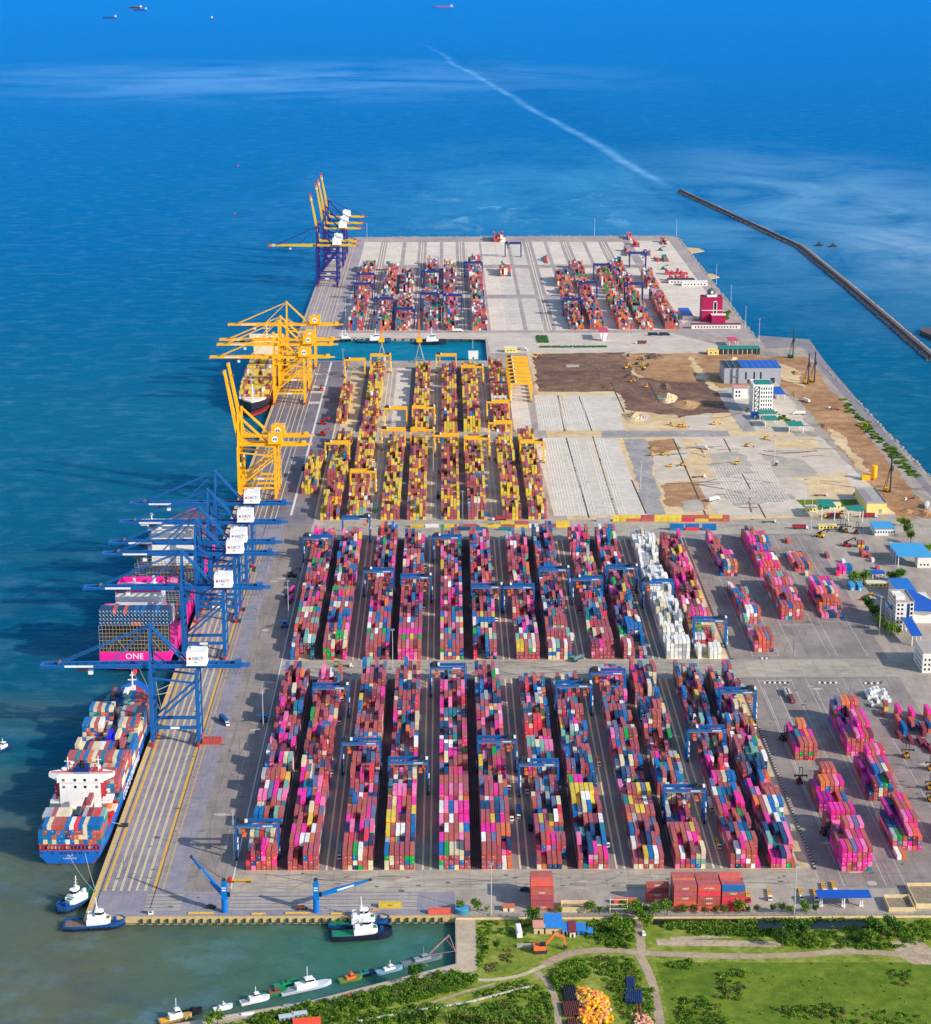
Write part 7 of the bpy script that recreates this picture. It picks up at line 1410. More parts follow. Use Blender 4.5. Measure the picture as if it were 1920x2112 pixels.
wins(t, [-w/2+9.6+2.7*k for k in range(5)], [3+4.7*k for k in range(6)], 1.3, 2.6); wins(t, [3+4*k for k in range(6)], [3+4.7*k for k in range(6)], 2.2, 2.2, 'left')
m = MB()
for k in range(5): m.beam((-w/2+2, -.3, 2+k*5.6), (-w/2+7, -.3, 7.6+k*5.6), .5).beam((-w/2+2, -.3, 7.6+k*5.6), (-w/2+7, -.3, 7.6+k*5.6), .45)
m.bx(-w/2+1.6, -w/2+2.2, -.5, -.1, 1, 30).bx(-w/2+6.8, -w/2+7.4, -.5, -.1, 1, 30); part('fire_stair', m, DARK, t)
x, y = g(1587, 824); canopy('parking_canopy', 'cobalt canopy right behind the white window block', x+1, x+18, y, y+40, 6, DBLUE, 3)
x, y = g(1512, 822); t = bld('site_office', 'small white two storey house with pinkish roof by the works road', 'building', x, x+16, y, y+18, 12, WHITE, mat('pinkish_roof', (206, 150, 140), .7)); wins(t, (-5, -1.5), (2, 6.6), 2, 2.6)
for a, b_, c, w_ in ((1565, 869, 1600, 'at the foot of the white window block'), (1576, 882, 1604, 'in front of the first one'), (1625, 894, 1657, 'standing alone on the pale slab')): x, y = g(a, b_); canopy('teal_canopy', f"teal sheet canopy on thin posts {w_}", x, g(c, b_)[0], y, y+22, 8, TEAL, 2)
x, y = g(1549, 862); t = bld('cabin', 'cobalt roofed cabin at the foot of the white window block', 'building', x, x+8, y, y+10, 5, SKYB, DBLUE); part('door', MB().bx(-1, 1, -.1, .1, 0, 2.4), WHITE, t)
x, y = g(1484, 731); t = bld('long_shed', 'long shed with dark teal roof at the northern edge of the works', 'building', x, g(1566, 731)[0], y, y+22, 7, DARK, TEAL, over=1.)
for k in range(8): part('pier', MB().bx(-22+k*6.2, -21.4+k*6.2, -.4, 0, 0, 7), CREAM, t)
x, y = g(1459, 732); t = bld('cabin', 'yellow cabin at the western end of the long teal shed', 'building', x, x+14, y, y+14, 6, PALEY, PALEY); wins(t, (-3, 3), (1.6,), 2, 2)
x, y = g(1801, 990); t = thing('cement_silo', 'yellow cement silo standing on the eastern earth strip', 'silo', (x, y, 0)); part('tank', MB().cyl((0, 0, 3), (0, 0, 15), 3., 14), YEL, t); part('cone', MB().cyl((0, 0, 0), (0, 0, 3), .8, 10, 0, 3.), YEL, t); part('hopper', MB().bx(-12, -4, -2, 2, 0, 5), YEL, t)
# crimson headquarters of the far terminal
x0, y0 = g(1446, 664); x1, _ = g(1488, 664); w = x1-x0
t = bld('headquarters_building', 'crimson tower block with white domed roof lantern by the far shore', 'building', x0, x1, y0, y0+26, 33, CRIM, CRIM, parapet=1.)
part('entrance_block', MB().bx(-w*.05, w*.62, -9, -.1, 0, 11), CRIM, t); part('entrance_roof', MB().bx(-w*.08, w*.65, -9.4, -.2, 11, 12), WHITE, t); part('band', MB().bx(-w/2-.2, w/2+.2, -.25, 26.2, 16, 16.8), WHITE, t)
part('window', MB().bx(w*.1-.6, w*.1+3, -.2, .1, 18, 28), GLASS, t); part('window', MB().bx(w*.1-.6, w*.1+3, -.2, .1, 12.4, 16), GLASS, t); part('window_surround', MB().bx(w*.1-1.3, w*.1-.6, -.3, .1, 12.2, 29).bx(w*.1+3, w*.1+3.7, -.3, .1, 12.2, 29).bx(w*.1-1.3, w*.1+3.7, -.3, .1, 28.2, 29.4), WHITE, t)
dm = part('roof_lantern', MB().bx(-7, 7, 6, 20, 34, 37), WHITE, t); part('dome', MB().sphere((0, 13, 40), 6.4, 0, 14, .9), mat('grey_dome', (92, 92, 100), .4), dm); part('oculus', MB().cyl((0, 6.9, 40.6), (0, 6.5, 40.6), 2., 14), WHITE, dm); part('finial', MB().cyl((0, 13, 45), (0, 13, 51), .5, 8, 0, .1), RED, dm)
x, y = g(1425, 678); t = bld('long_building', 'long low building with dark red roof edge before the crimson tower', 'building', x, g(1526, 678)[0], y, y+7, 6, OFFW, mat('dark_red_roof', (120, 30, 60), .6), over=1.); wins(t, [-28+4*k for k in range(15)], (1.2,), 1.8, 2.4)
x, y = g(1407, 660); t = bld('long_shed', 'blue roofed shed west of the crimson tower', 'building', x, g(1428, 660)[0], y, y+62, 6, OFFW, DBLUE)
for a, b_, w_ in ((1378, 585, 'farther'), (1405, 590, 'nearer')): x, y = g(a, b_); t = bld('workshop', f"low white workshop with dark roof in the far terminal, {w_} one", 'building', x, x+40, y, y+16, 6, OFFW, DARK if w_ == 'farther' else WHITE); wins(t, [-15+5*k for k in range(7)], (1.4,), 2., 2.4)
x0, y0 = g(1234, 704); t = canopy('gate_canopy', 'red gate canopy with white flared column', x0, g(1254, 704)[0], y0, y0+34, 12, mat('red_roof', (206, 60, 84), .5), 1, pm_=WHITE); part('column', MB().prism([(-2, 2), (2, 2), (2, 8), (-2, 8)], 0, 12, 0, [(-6, 1), (6, 1), (6, 10), (-6, 10)]), WHITE, t)
x0, y0 = g(1502, 716); canopy('gate_canopy', 'red canopy at the eastern end of the far gate road', x0, g(1522, 716)[0], y0, y0+26, 8, mat('red_roof', (206, 60, 84)), 2)
x, y = g(965, 739); t = bld('pump_house', 'white box building at the eastern end of the inner dock', 'building', x, g(985, 739)[0], y-5, y+8, 8, WHITE, WHITE, over=.2); part('door', MB().bx(-1, 1, -.1, .1, 0, 2.6), DARK, t)
x, y = g(1040, 727); t = bld('cabin', 'cream roofed cabin by the parked yellow gantries', 'building', x, x+16, y, y+10, 6, PALEY, CREAM); wins(t, (-4, 0, 4), (1.6,), 1.6, 1.8)
for i, (a, b_, c, nm) in enumerate(((1113, 717, 1250, 'long clipped hedge strip along the far gate road'), (1108, 707, 1130, 'oval bed of dark green hedge at the far gate'))):
    x, y = g(a, b_); x1 = g(c, b_)[0]; d = 5 if i == 0 else 46; m = MB(); r = random.Random(i)
    for k in range(260): m.sphere((r.uniform(0, x1-x), r.uniform(0, d), .8), r.uniform(.8, 1.6), n=5, sz=.9)
    o = m.build('hedge', mat('hedge_leaf', (44, 92, 40), .8, nscale=.5, namt=.4)); o.location = (x, y, 0); tag(o, nm, 'hedge')
# ================================================================== SOUTHERN EDGE: fence, walls, shelter, huts
FENCE = mat('wire_fence', (128, 130, 124), .6)
t = thing('boundary_fence', 'wire mesh fence on a cream concrete plinth between the terminal and the green land', 'fence', (0, 1017.6, 0))
part('plinth', MB().bx(5, 480, -.5, .5, -.6, .9), mat('cream_plinth', (222, 196, 146), .8, nscale=.4, namt=.15), t)
m = MB()
for k in range(159): m.bx(5.5+k*3-.07, 5.5+k*3+.07, -.07, .07, .9, 3.4)
part('post_row', m, FENCE, t)['kind'] = 'stuff'
m = MB()
for z in (1.2, 1.65, 2.1, 2.55, 3., 3.35): m.bx(5, 480, -.04, .04, z-.035, z+.035)
part('wire_mesh', m, FENCE, t)
x0, y0 = g(1687, 1880); x1, _ = g(1798, 1880); t = canopy('truck_shelter', 'bright blue flat shelter on white posts by the southern fence', x0, x1, y0+3, y0+12, 6.6, DBLUE, 1, pm_=WHITE)
for k in (-12.5, 0, 10): part('post', MB().bx(k-.8, k-.3, 3, 3.5, 0, 6.6).bx(k+.3, k+.8, 3, 3.5, 0, 6.6).bx(k-1.2, k+1.2, 2.8, 3.7, 0, .8), WHITE, t)
def basin(label, a, b_, c, d, h=3.):
    x, y = g(a, b_); x1 = g(c, b_)[0]; t = thing('walled_basin', label, 'basin', ((x+x1)/2, y, 0)); w = x1-x
    part('wall', MB().bx(-w/2, w/2, 0, .4, 0, h).bx(-w/2, w/2, d-.4, d, 0, h).bx(-w/2, -w/2+.4, .4, d-.4, 0, h).bx(w/2-.4, w/2, .4, d-.4, 0, h), mat('beige_wall', (216, 192, 146), .8, nscale=.4, namt=.14), t); part('floor', MB().sheet([(-w/2+.4, .4), (w/2-.4, .4), (w/2-.4, d-.4), (-w/2+.4, d-.4)], h*.35), mat('basin_earth', (140, 126, 104), .9, nscale=.4, namt=.35), t)
basin('beige walled basin with weeds right of the lone red stack', 1157, 1882, 1217, 9); basin('beige walled basin east of the blue shelter', 1832, 1882, 1886, 16); basin('larger beige enclosure at the eastern end of the fence', 1888, 1874, 1990, 26)
x, y = g(953, 1883); t = thing('water_tank', 'low teal water tank under the trees at the quay end', 'tank', (x, y, 0)); part('tank', MB().cyl((0, 0, 0), (0, 0, 3), 3.4, 16), mat('tank_teal', (60, 130, 150), .5), t); part('lid', MB().cyl((0, 0, 3), (0, 0, 3.3), 3.6, 16), LBLUE, t)
x, y = g(1048, 1880); t = bld('pump_hut', 'tiny hut with orange tiled roof by the fence', 'building', x-3, x+3, y, y+4, 2.4, CREAM, mat('orange_tile', (206, 110, 80), .8)); part('door', MB().bx(-.5, .5, -.05, .1, 0, 2), DARK, t)
x, y = g(1275, 1893); t = thing('ladder_frame', 'tall pale ladder frame in front of the red box', 'frame', (x, y+1.4, 0)); m = MB().bx(-4.9, -4.6, -.15, .15, 0, 11.5).bx(4.6, 4.9, -.15, .15, 0, 11.5); part('upright', MB().bx(-4.9, -4.6, -.15, .15, 0, 11.5), CREAM, t); part('upright', MB().bx(4.6, 4.9, -.15, .15, 0, 11.5), CREAM, t)
m = MB()
for k in range(4): m.bx(-4.6, 4.6, -.1, .1, 1.8+k*2.8, 2.1+k*2.8)
part('rungs', m, CREAM, t)
def hut(label, a, b_, c, d, h, wall, roof, rise=.6):
    x, y = g(a, b_); x1 = g(c, b_)[0]; t = thing('hut', label, 'hut', ((x+x1)/2, y, 0)); w = x1-x; part('wall', MB().bx(-w/2+.3, w/2-.3, .2, d-.2, 0, h), wall, t)
    part('roof', MB().loft([[(-w/2-.3, -.8, h-.1), (-w/2-.3, d+.6, h+rise), (-w/2-.3, d+.6, h+rise+.14), (-w/2-.3, -.8, h+.04)], [(w/2+.3, -.8, h-.1), (w/2+.3, d+.6, h+rise), (w/2+.3, d+.6, h+rise+.14), (w/2+.3, -.8, h+.04)]]), roof, t)
    part('door', MB().bx(-.6, .5, .1, .25, 0, 2), DARK, t); return t
SBL = mat('tin_blue', (48, 128, 200), .5, nscale=.8, namt=.15); TANW = mat('tan_wall', (206, 178, 140), .8, nscale=.5, namt=.15)
hut('tan walled hut with salmon roof at the western end of the huts', 1099, 1927, 1122, 6, 4.4, TANW, mat('salmon_roof', (214, 150, 130), .7)); hut('hut with the widest blue tin roof', 1123, 1927, 1158, 12, 4.2, TANW, SBL, 2.); hut('narrow blue roofed hut beside the widest one', 1158, 1929, 1172, 8, 3.2, WHITE, SBL)
hut('hut with maroon roof between the blue ones', 1173, 1934, 1187, 11, 3.6, OFFW, mat('maroon_roof', (132, 48, 60), .6)); hut('blue tarpaulin hut beside the maroon roofed one', 1188, 1929, 1207, 7, 3., SBL, SBL); hut('small blue hut at the eastern end of the huts', 1212, 1932, 1221, 4, 2.6, SBL, SBL)
x, y = g(1071, 1937); t = thing('caravan', 'white caravan body on the grass left of the huts', 'caravan', (x, y, 0), R(4)); part('body', MB().loft([[(-1.5, 0, .6), (1.5, 0, .6), (1.5, 0, 3.2), (1, 0, 3.8), (-1, 0, 3.8), (-1.5, 0, 3.2)], [(-1.5, 11, .6), (1.5, 11, .6), (1.5, 11, 3.2), (1, 11, 3.8), (-1, 11, 3.8), (-1.5, 11, 3.2)]]), WHITE, t); part('chassis', MB().bx(-1.3, 1.3, .5, 10.5, .2, .6), DARK, t)
x, y = g(1065, 1955); t = tag(MB().bx(0, 12.5, 0, .9, 0, 1.3).bx(0, 12.5, 1.8, 2.7, 0, 1.3).build('concrete_culvert', CONC), 'long grey concrete trough lying behind the excavator', 'trough'); t.location = (x, y, 0)
for i, (a, b_, w_) in enumerate(((577, 2108, 'western'), (605, 2102, 'eastern'))): x, y = g(a, b_); t = bld('portable_cabin', f"grey portable cabin by the jetty bushes, {w_} one", 'cabin', x, x+7.4, y, y+2.8, 2.7, GREY, mat('pale_cabin_roof', (186, 196, 206), .6), rz=R(14), over=.1); wins(t, (-2, .2, 2.3), (1,), 1., 1.)
x, y = g(608, 2119); t = thing('tiled_house', 'house roof of red tiles at the bottom edge beside the cabins', 'building', (x, y-2, 0), R(9)); part('wall', MB().bx(0, 13, 0, 5, 0, 2.6), TANW, t); part('roof', MB().loft([[(-.4, -1, 2.5), (-.4, 2.6, 4.6), (-.4, 6, 2.5)], [(13.4, -1, 2.5), (13.4, 2.6, 4.6), (13.4, 6, 2.5)]]), mat('red_tile', (206, 70, 46), .8, nscale=1., namt=.2), t)
for a, b_, m_, lb in ((512, 2092, WHITE, 'white upturned dinghy on the jetty'), (598, 2074, GREY, 'grey skiff pulled up on the jetty beside a bush')):
    x, y = g(a, b_); m = MB().loft([[(-3.3+6.6*u, -1.05*f, .15), (-3.3+6.6*u, 1.05*f, .15), (-3.3+6.6*u, .7*f, .9), (-3.3+6.6*u, -.7*f, .9)] for u, f in ((0, .7), (.3, 1), (.6, .95), (.85, .6), (1, .06))]); o = m.build('dinghy', m_); o.location = (x, y, 0); o.rotation_euler = (0, 0, R(12)); tag(o, lb, 'boat')
x, y = g(720, 2056); o = MB().sphere((0, 0, 1.), 1.25, 0, 12).build('mooring_buoy', mat('pink_buoy', (226, 60, 96), .5)); o.location = (x, y, 0); tag(o, 'round pink buoy lying at the edge of the jetty bushes', 'buoy')
# heaps: pipes, floats
def pipes(label, m_, a, b_, n, L, r, rz, rows=2):
    x, y = g(a, b_); t = thing('pipe_stack', label, 'pipe stack', (x, y, 0), rz)
    for k in range(n):
        for j in range(rows if k < n-1 else 1): part('pipe', MB().cyl((k*r*2.05+j*r, rnd.uniform(-.4, .4), r+j*r*1.75), (k*r*2.05+j*r, L+rnd.uniform(-.4, .4), r+j*r*1.75), r, 10), m_, t)
    return t
pipes('stack of black steel pipes above the maroon ones', mat('black_pipe', (38, 34, 38), .6), 1164, 2068, 7, 15, .55, R(3)); pipes('stack of maroon rusty pipes beside the heap of yellow floats', mat('maroon_pipe', (98, 50, 46), .7, nscale=.8, namt=.2), 1163, 2098, 11, 13, .5, R(3)); pipes('lower stack of rusty pipes at the bottom edge', mat('maroon_pipe', (98, 50, 46)), 1172, 2130, 6, 11, .5, R(2))
pipes('stack of dark blue plastic pipes, larger nearer one', mat('navy_pipe', (18, 42, 92), .4), 1289, 2072, 9, 13, .5, R(-4)); pipes('stack of dark blue plastic pipes, smaller farther one', mat('navy_pipe', (18, 42, 92)), 1291, 2042, 5, 11, .5, R(-4))
x, y = g(1316, 2098); t = pipes('two rusty pipes lying end on below the blue pipes', RUST, 1313, 2096, 2, 11, .8, R(-3), 1)
FL = [mat('yellow_float', (240, 180, 30), .5), mat('orange_float', (232, 120, 56), .5), mat('tan_float', (196, 160, 116), .7), mat('deep_yellow_float', (226, 150, 16), .5)]
def heap(label, poly, n, mats, r0, r1, hh, seed):
    r = random.Random(seed); P = [g(*p) for p in poly]; cx = sum(p[0] for p in P)/len(P); cy = sum(p[1] for p in P)/len(P); m = MB()
    for k in range(n):
        i = r.randrange(len(P)); a, b_ = P[i], P[(i+1) % len(P)]; u, v = r.random(), math.sqrt(r.random()); ex, ey = a[0]+(b_[0]-a[0])*u, a[1]+(b_[1]-a[1])*u
        x, y = cx+(ex-cx)*v, cy+(ey-cy)*v; z = hh*(1-v)*r.random()+.3; d = Vector((r.uniform(-1, 1), r.uniform(-1, 1), r.uniform(-.4, .6))).normalized(); q = r.uniform(r0, r1); k_ = r.choices(range(len(mats)), [5, 3, 3, 4][:len(mats)])[0]
        if r.random() < .55: m.cyl((x, y, z), (x+d.x*q*2, y+d.y*q*2, z+d.z*q), q*.62, 7, k_)
        else: m.sphere((x, y, z+q*.5), q*.8, k_, 7)
    o = m.build('float_heap', mats); tag(o, label, 'heap', None, 'stuff'); return o
heap('heap of yellow and orange plastic floats dumped on the grass', [(1185, 2042), (1215, 2044), (1238, 2050), (1255, 2075), (1254, 2112), (1200, 2116), (1192, 2090)], 620, FL, .8, 1.7, 3.2, 3)
heap('heap of faded salmon floats by the farm track', [(1300, 2092), (1330, 2096), (1345, 2112), (1340, 2130), (1310, 2120)], 130, [mat('salmon_float', (214, 148, 124), .7), FL[2]], .6, 1.2, 2., 4)
# ---- small furniture of the yard
def blockrow(name, label, cat, pts, n, mats, size, z=0):
    m = MB(); (x0, y0), (x1, y1) = pts
    for k in range(n): u = k/(n-1); x, y = x0+(x1-x0)*u, y0+(y1-y0)*u; m.bx(x-size[0]/2, x+size[0]/2, y-size[1]/2, y+size[1]/2, z, z+size[2], k % len(mats))
    o = m.build(name, mats); return tag(o, label, cat)
BW = [mat('barrier_dark', (60, 56, 60), .8), mat('barrier_pale', (190, 178, 166), .8)]
blockrow('block_barrier', 'chain of dark and pale blocks edging the near rows against the open plot', 'barrier', ((213, 1078), (213, 1393)), 150, BW, (1.1, 1.5, 1.)); blockrow('block_barrier', 'chain of dark and pale blocks edging the white reefers beyond the cross road', 'barrier', ((213, 1434), (213, 1752)), 150, BW, (1.1, 1.5, 1.))
for a, b_, c, lb in ((1576, 1409, 1623, 'longest row of striped kerb blocks on the open plot'), (1689, 1409, 1723, 'middle row of striped kerb blocks on the open plot'), (1784, 1410, 1815, 'eastern row of striped kerb blocks on the open plot'), (1571, 1359, 1580, 'pair of pale blocks on the cross road')):
    p0, p1 = g(a, b_), g(c, b_); blockrow('kerb_block_row', lb, 'kerb blocks', (p0, p1), max(3, int((p1[0]-p0[0])/1.6)), [WHITE, BW[0]], (1.5, 1., .9))
for i in range(36):
    x = -168+i*4.72; o = MB().bx(-.6, .6, -.9, 0, -2.6, .0).build('quay_fender', mat('fender_green', (32, 60, 52), .8)); o.location = (x, YS-1.02, 0); tag(o, 'small dark green rubber fender on the front quay wall', 'fender', 'fenders along the front quay')
for i in range(16):
    x = -122+i*11; o = MB().bx(-.7, .7, -.8, 0, -2.6, -.1).build('dock_fender', BLACK); o.location = (x, BN-.62, 0); tag(o, 'small black fender on the far wall of the inner dock', 'fender', 'fenders of the inner dock')
for a, b_, L, lb in ((390, 1884.5, 13.5, 'long yellow kerb barrier on the front quay, westernmost'), (521, 1886, 7, 'short yellow kerb barrier on the front quay between the slewing cranes'), (590, 1884.5, 13.5, 'long yellow kerb barrier on the front quay beside the second slewing crane'), (684, 1885.5, 7.5, 'yellow kerb barrier on the front quay behind the tugs')):
    x, y = g(a, b_); o = MB().bx(0, L, -.3, .3, .1, .9).bx(-.2, .2, -.8, .8, 0, .5).bx(L-.2, L+.2, -.8, .8, 0, .5).build('kerb_barrier', mat('kerb_yellow', (226, 176, 60), .7)); o.location = (x, y, 0); tag(o, lb, 'barrier')
x, y = g(312, 1885); t = thing('guard_booth', 'small white booth at the corner of the front quay', 'booth', (x, y, 0)); part('wall', MB().bx(-1.3, 1.3, -1, 1, 0, 2.5), WHITE, t); part('roof', MB().bx(-1.6, 1.6, -1.3, 1.3, 2.5, 2.8), GREY, t); part('window', MB().bx(-1, 1, -1.05, -.95, 1.2, 2), GLASS, t)
x, y = g(622, 1876); t = thing('wheel_loader', 'brown wheel loader on the front quay near the second slewing crane', 'loader', (x, y, 0)); part('body', MB().bx(-2.4, 2, -1, 1, .8, 2.2), RUST, t); part('bucket', MB().bx(2.4, 3.4, -1.3, 1.3, .3, 1.2), DARK, t); wheels(t, [(-1.6, -.9), (-1.6, .9), (1.4, -.9), (1.4, .9)], .8, .6)
x, y = g(764, 1879); t = tag(MB().bx(0, 5, 0, 1.6, 0, .5).bx(1.6, 3, .2, 1.4, .5, 1.1).build('spreader_frame', mat('worn_orange', (196, 150, 100), .7)), 'small worn lifting frame lying before the yellow box', 'lifting frame'); t.location = (x, y, 0)
for a, b_, L, W_, h, m_, lb in ((418, 1536, 13, 6.5, 3.4, mat('red_hatch', (186, 82, 70), .6, nscale=.5, namt=.2), 'stack of reddish hatch frames beside the nearest blue crane'), (497, 1286, 13, 9, 2.6, GREY, 'grey hatch covers on the apron behind the blue cranes, nearest stack'), (506, 1262, 10, 9, 2.6, GREY, 'grey hatch covers on the apron, second nearest stack'), (527, 1180, 11, 14, 2.4, GREY, 'grey hatch covers by the farther blue cranes'),
                              (636, 833, 14, 9, .8, mat('pale_hatch', (206, 200, 190), .7), 'pale hatch plate on the middle apron, nearest'), (640, 811, 14, 9, .8, mat('pale_hatch', (206, 200, 190)), 'pale hatch plate on the middle apron, second'), (644, 800, 14, 9, .8, mat('pale_hatch', (206, 200, 190)), 'pale hatch plate on the middle apron, third'), (649, 773, 16, 9, .8, mat('pale_hatch', (206, 200, 190)), 'pale hatch plate on the middle apron, farthest')):
    x, y = g(a, b_); m = MB()
    for k in range(3): m.bx(k*.15, L-k*.15, k*.2, W_, k*h/3, (k+1)*h/3-.12)
    for k in range(6): m.bx(L*(k+.4)/6-.12, L*(k+.4)/6+.12, .3, W_-.2, h-.12, h+.18)
    o = m.build('hatch_cover', m_); o.location = (x, y, 0); tag(o, lb, 'hatch cover')
# steel lashing frames on the reefer row
FRY = mat('frame_ochre', (196, 152, 70), .6)
for i, (y, x0, x1, z) in enumerate(((1484, 188, 203, 8.6), (1500, 190, 205, 7.6), (1520, 188, 203, 8), (1582, 190, 200, 8.8), (1606, 192, 203, 10), (1722, 189, 203, 12))):
    m = MB().bx(x0, x1, y-.3, y+.3, z, z+.5).bx(x0, x1, y+2.4, y+3, z, z+.5)
    for k in range(6): xx = x0+(x1-x0)*k/5; m.bx(xx-.2, xx+.2, y, y+2.7, z, z+.4).bx(xx-.15, xx+.15, y, y+.3, 0, z)
    o = m.build('access_gantry', FRY); tag(o, f"ochre access gantry over the reefer row beyond the cross road, {ORD[i+1]} from the near side", 'gantry')
x, y = g(700, 1388); t = thing('lifting_frame', 'green lifting frame on the cross road by row two', 'lifting frame', (x, y, 0)); GR = mat('frame_green', (16, 146, 62), .5); part('upright', MB().bx(-.4, .4, -.4, .4, 0, 9), GR, t); part('arm', MB().bx(-4, .4, -.5, .5, 8.4, 9.2), GR, t); part('base', MB().bx(-3, 1.4, -1.6, 1.6, 0, .8), GR, t)
# white tank containers on the open plot
def tankc(m_):
    t = thing('tank_container', '', 'tank'); part('vessel', MB().cyl((0, 0, 1.5), (0, 6, 1.5), 1.3, 14), m_, t); m = MB()
    for yy in (0, 6): m.bx(-1.3, 1.3, yy-.1, yy+.1, 0, .2).bx(-1.3, 1.3, yy-.1, yy+.1, 2.7, 2.9).bx(-1.3, -1.1, yy-.1, yy+.1, .2, 2.7).bx(1.1, 1.3, yy-.1, yy+.1, .2, 2.7)
    part('end_frame', m, WHITE, t); return t
tp, tu_ = tankc(mat('tank_white', (226, 226, 222), .3, nscale=.8, namt=.1)), []
for i, (a, b_, z) in enumerate(((1792, 1444, 0), (1799, 1443, 0), (1806, 1441, 0), (1813, 1440, 0), (1820, 1446, 0), (1827, 1449, 0), (1834, 1449, 0), (1800, 1460, 0), (1811, 1451, 0), (1797, 1441, 2.95), (1804, 1438, 2.95), (1811, 1437, 2.95), (1825, 1442, 2.95), (1790, 1437, 0))):
    x, y = g(a, b_); place(tp, tu_, (x, y, z), R(4), f"white tank container in the cluster on the open plot, {ORD[i+1]} in the cluster", 'white tank containers on the open plot')
# mooring lines
def rope(label, a, b_, sag=2.):
    m = MB(); a = Vector(a); b_ = Vector(b_)
    for k in range(10):
        u0, u1 = k/10, (k+1)/10; p = a.lerp(b_, u0); q = a.lerp(b_, u1); p.z -= sag*math.sin(u0*math.pi); q.z -= sag*math.sin(u1*math.pi); m.cyl(p, q, .16, 5)
    tag(m.build('mooring_line', mat('rope', (206, 196, 170), .8)), label, 'rope')
rope('mooring line from the blue stern to the quay, nearer to the wall', (-212, 1096.8, 2.8), (-198.6, 1053, .4)); rope('mooring line from the blue stern to the quay, crossing the water farther out', (-222, 1096.8, 2.4), (-198.4, 1051, .4)); rope('mooring line from the blue bow to the quay', (-216, 1348, 8.4), (-198.5, 1368, .4)); rope('second mooring line from the blue bow to the quay', (-218, 1346, 8.4), (-198.5, 1385, .4))
rope('mooring line under the magenta stern, western one', (-236, 1420.8, 4), (-198.6, 1330, .4)); rope('mooring line under the magenta stern, middle one', (-229, 1420.8, 4), (-198.6, 1331, .4)); rope('mooring line under the magenta stern, eastern one', (-217, 1420.8, 4), (-198.6, 1332, .4))
x, y = g(266, 1697); t = thing('gangway_crane', 'small grey gangway lift at the blue ship side', 'gangway', (-197.5, 1141, 0)); part('base', MB().bx(-1, 4, -1.4, 1.4, 0, 1.6), DARK, t); part('ramp', MB().beam((0, 0, 1.4), (-5.4, -6, 5.6), 1., .3), GREY, t)
# ================================================================== VEGETATION
def leafmat(name, rgb, nscale, namt):
    m = mat(name, rgb, .75, nscale=nscale, namt=namt); t = m.node_tree; b = t.nodes['Principled BSDF']; tr = t.nodes.new('ShaderNodeBsdfTranslucent'); ms = t.nodes.new('ShaderNodeMixShader'); ms.inputs[0].default_value = .38
    src = b.inputs['Base Color'].links[0].from_socket; t.links.new(src, tr.inputs[0]); t.links.new(b.outputs[0], ms.inputs[1]); t.links.new(tr.outputs[0], ms.inputs[2]); t.links.new(ms.outputs[0], t.nodes['Material Output'].inputs['Surface']); return m
LEAF = [leafmat('leaf_dark', (62, 100, 30), .35, .3), leafmat('leaf_mid', (96, 136, 36), .35, .3), leafmat('leaf_light', (136, 164, 50), .35, .3), leafmat('leaf_dry', (150, 126, 88), .4, .3)]
BARK = mat('bark', (92, 76, 60), .9)
def leaf(m, c, s, r, k):
    a = Vector((r.uniform(-1, 1), r.uniform(-1, 1), r.uniform(-.25, 1))).normalized(); u = a.cross(Vector((r.uniform(-1, 1), r.uniform(-1, 1), .3))).normalized()*s; v = a.cross(u).normalized()*s*.7
    c = Vector(c); m.add([tuple(c-u-v*.4), tuple(c+v), tuple(c+u-v*.4), tuple(c-v)], [(0, 1, 2, 3)], k)
def make_tree(seed, h=7., rr=3.4, shade=1, n=420):
    r = random.Random(seed); t = thing('broadleaf_tree', '', 'tree'); m = MB().cyl((0, 0, 0), (.1, .1, h*.45), .28, 7, 0, .18)
    for k in range(5): a = k*1.3+r.random(); m.cyl((.1, .1, h*.38), (math.cos(a)*rr*.55, math.sin(a)*rr*.55, h*(.62+.2*r.random())), .14, 5, 0, .05)
    part('trunk', m, BARK, t); m = MB(); lobes = [(r.uniform(-.6, .6)*rr, r.uniform(-.6, .6)*rr, h*r.uniform(.5, .86), rr*r.uniform(.38, .62)) for _ in range(9)]
    for k in range(n):
        x, y, z, q = r.choice(lobes); d = Vector((r.gauss(0, 1), r.gauss(0, 1), r.gauss(0, .8))).normalized()*q*r.uniform(.55, 1.08)
        leaf(m, (x+d.x, y+d.y, z+d.z), r.uniform(.3, .62), r, max(0, min(2, shade+r.choice((-1, 0, 0, 1)))))
    part('crown', m, LEAF[:3], t); return t
TREES = [(make_tree(1), []), (make_tree(2, 6, 3., 1), []), (make_tree(3, 8, 3.2, 0), []), (make_tree(4, 5, 2.6, 2, 300), [])]
def tree(i, a, b_, label, sc=1., z=0.):
    x, y = g(a, b_); place(*TREES[i], (x, y, z), rnd.uniform(0, 6), label, 'trees and bushes round the port', sc)
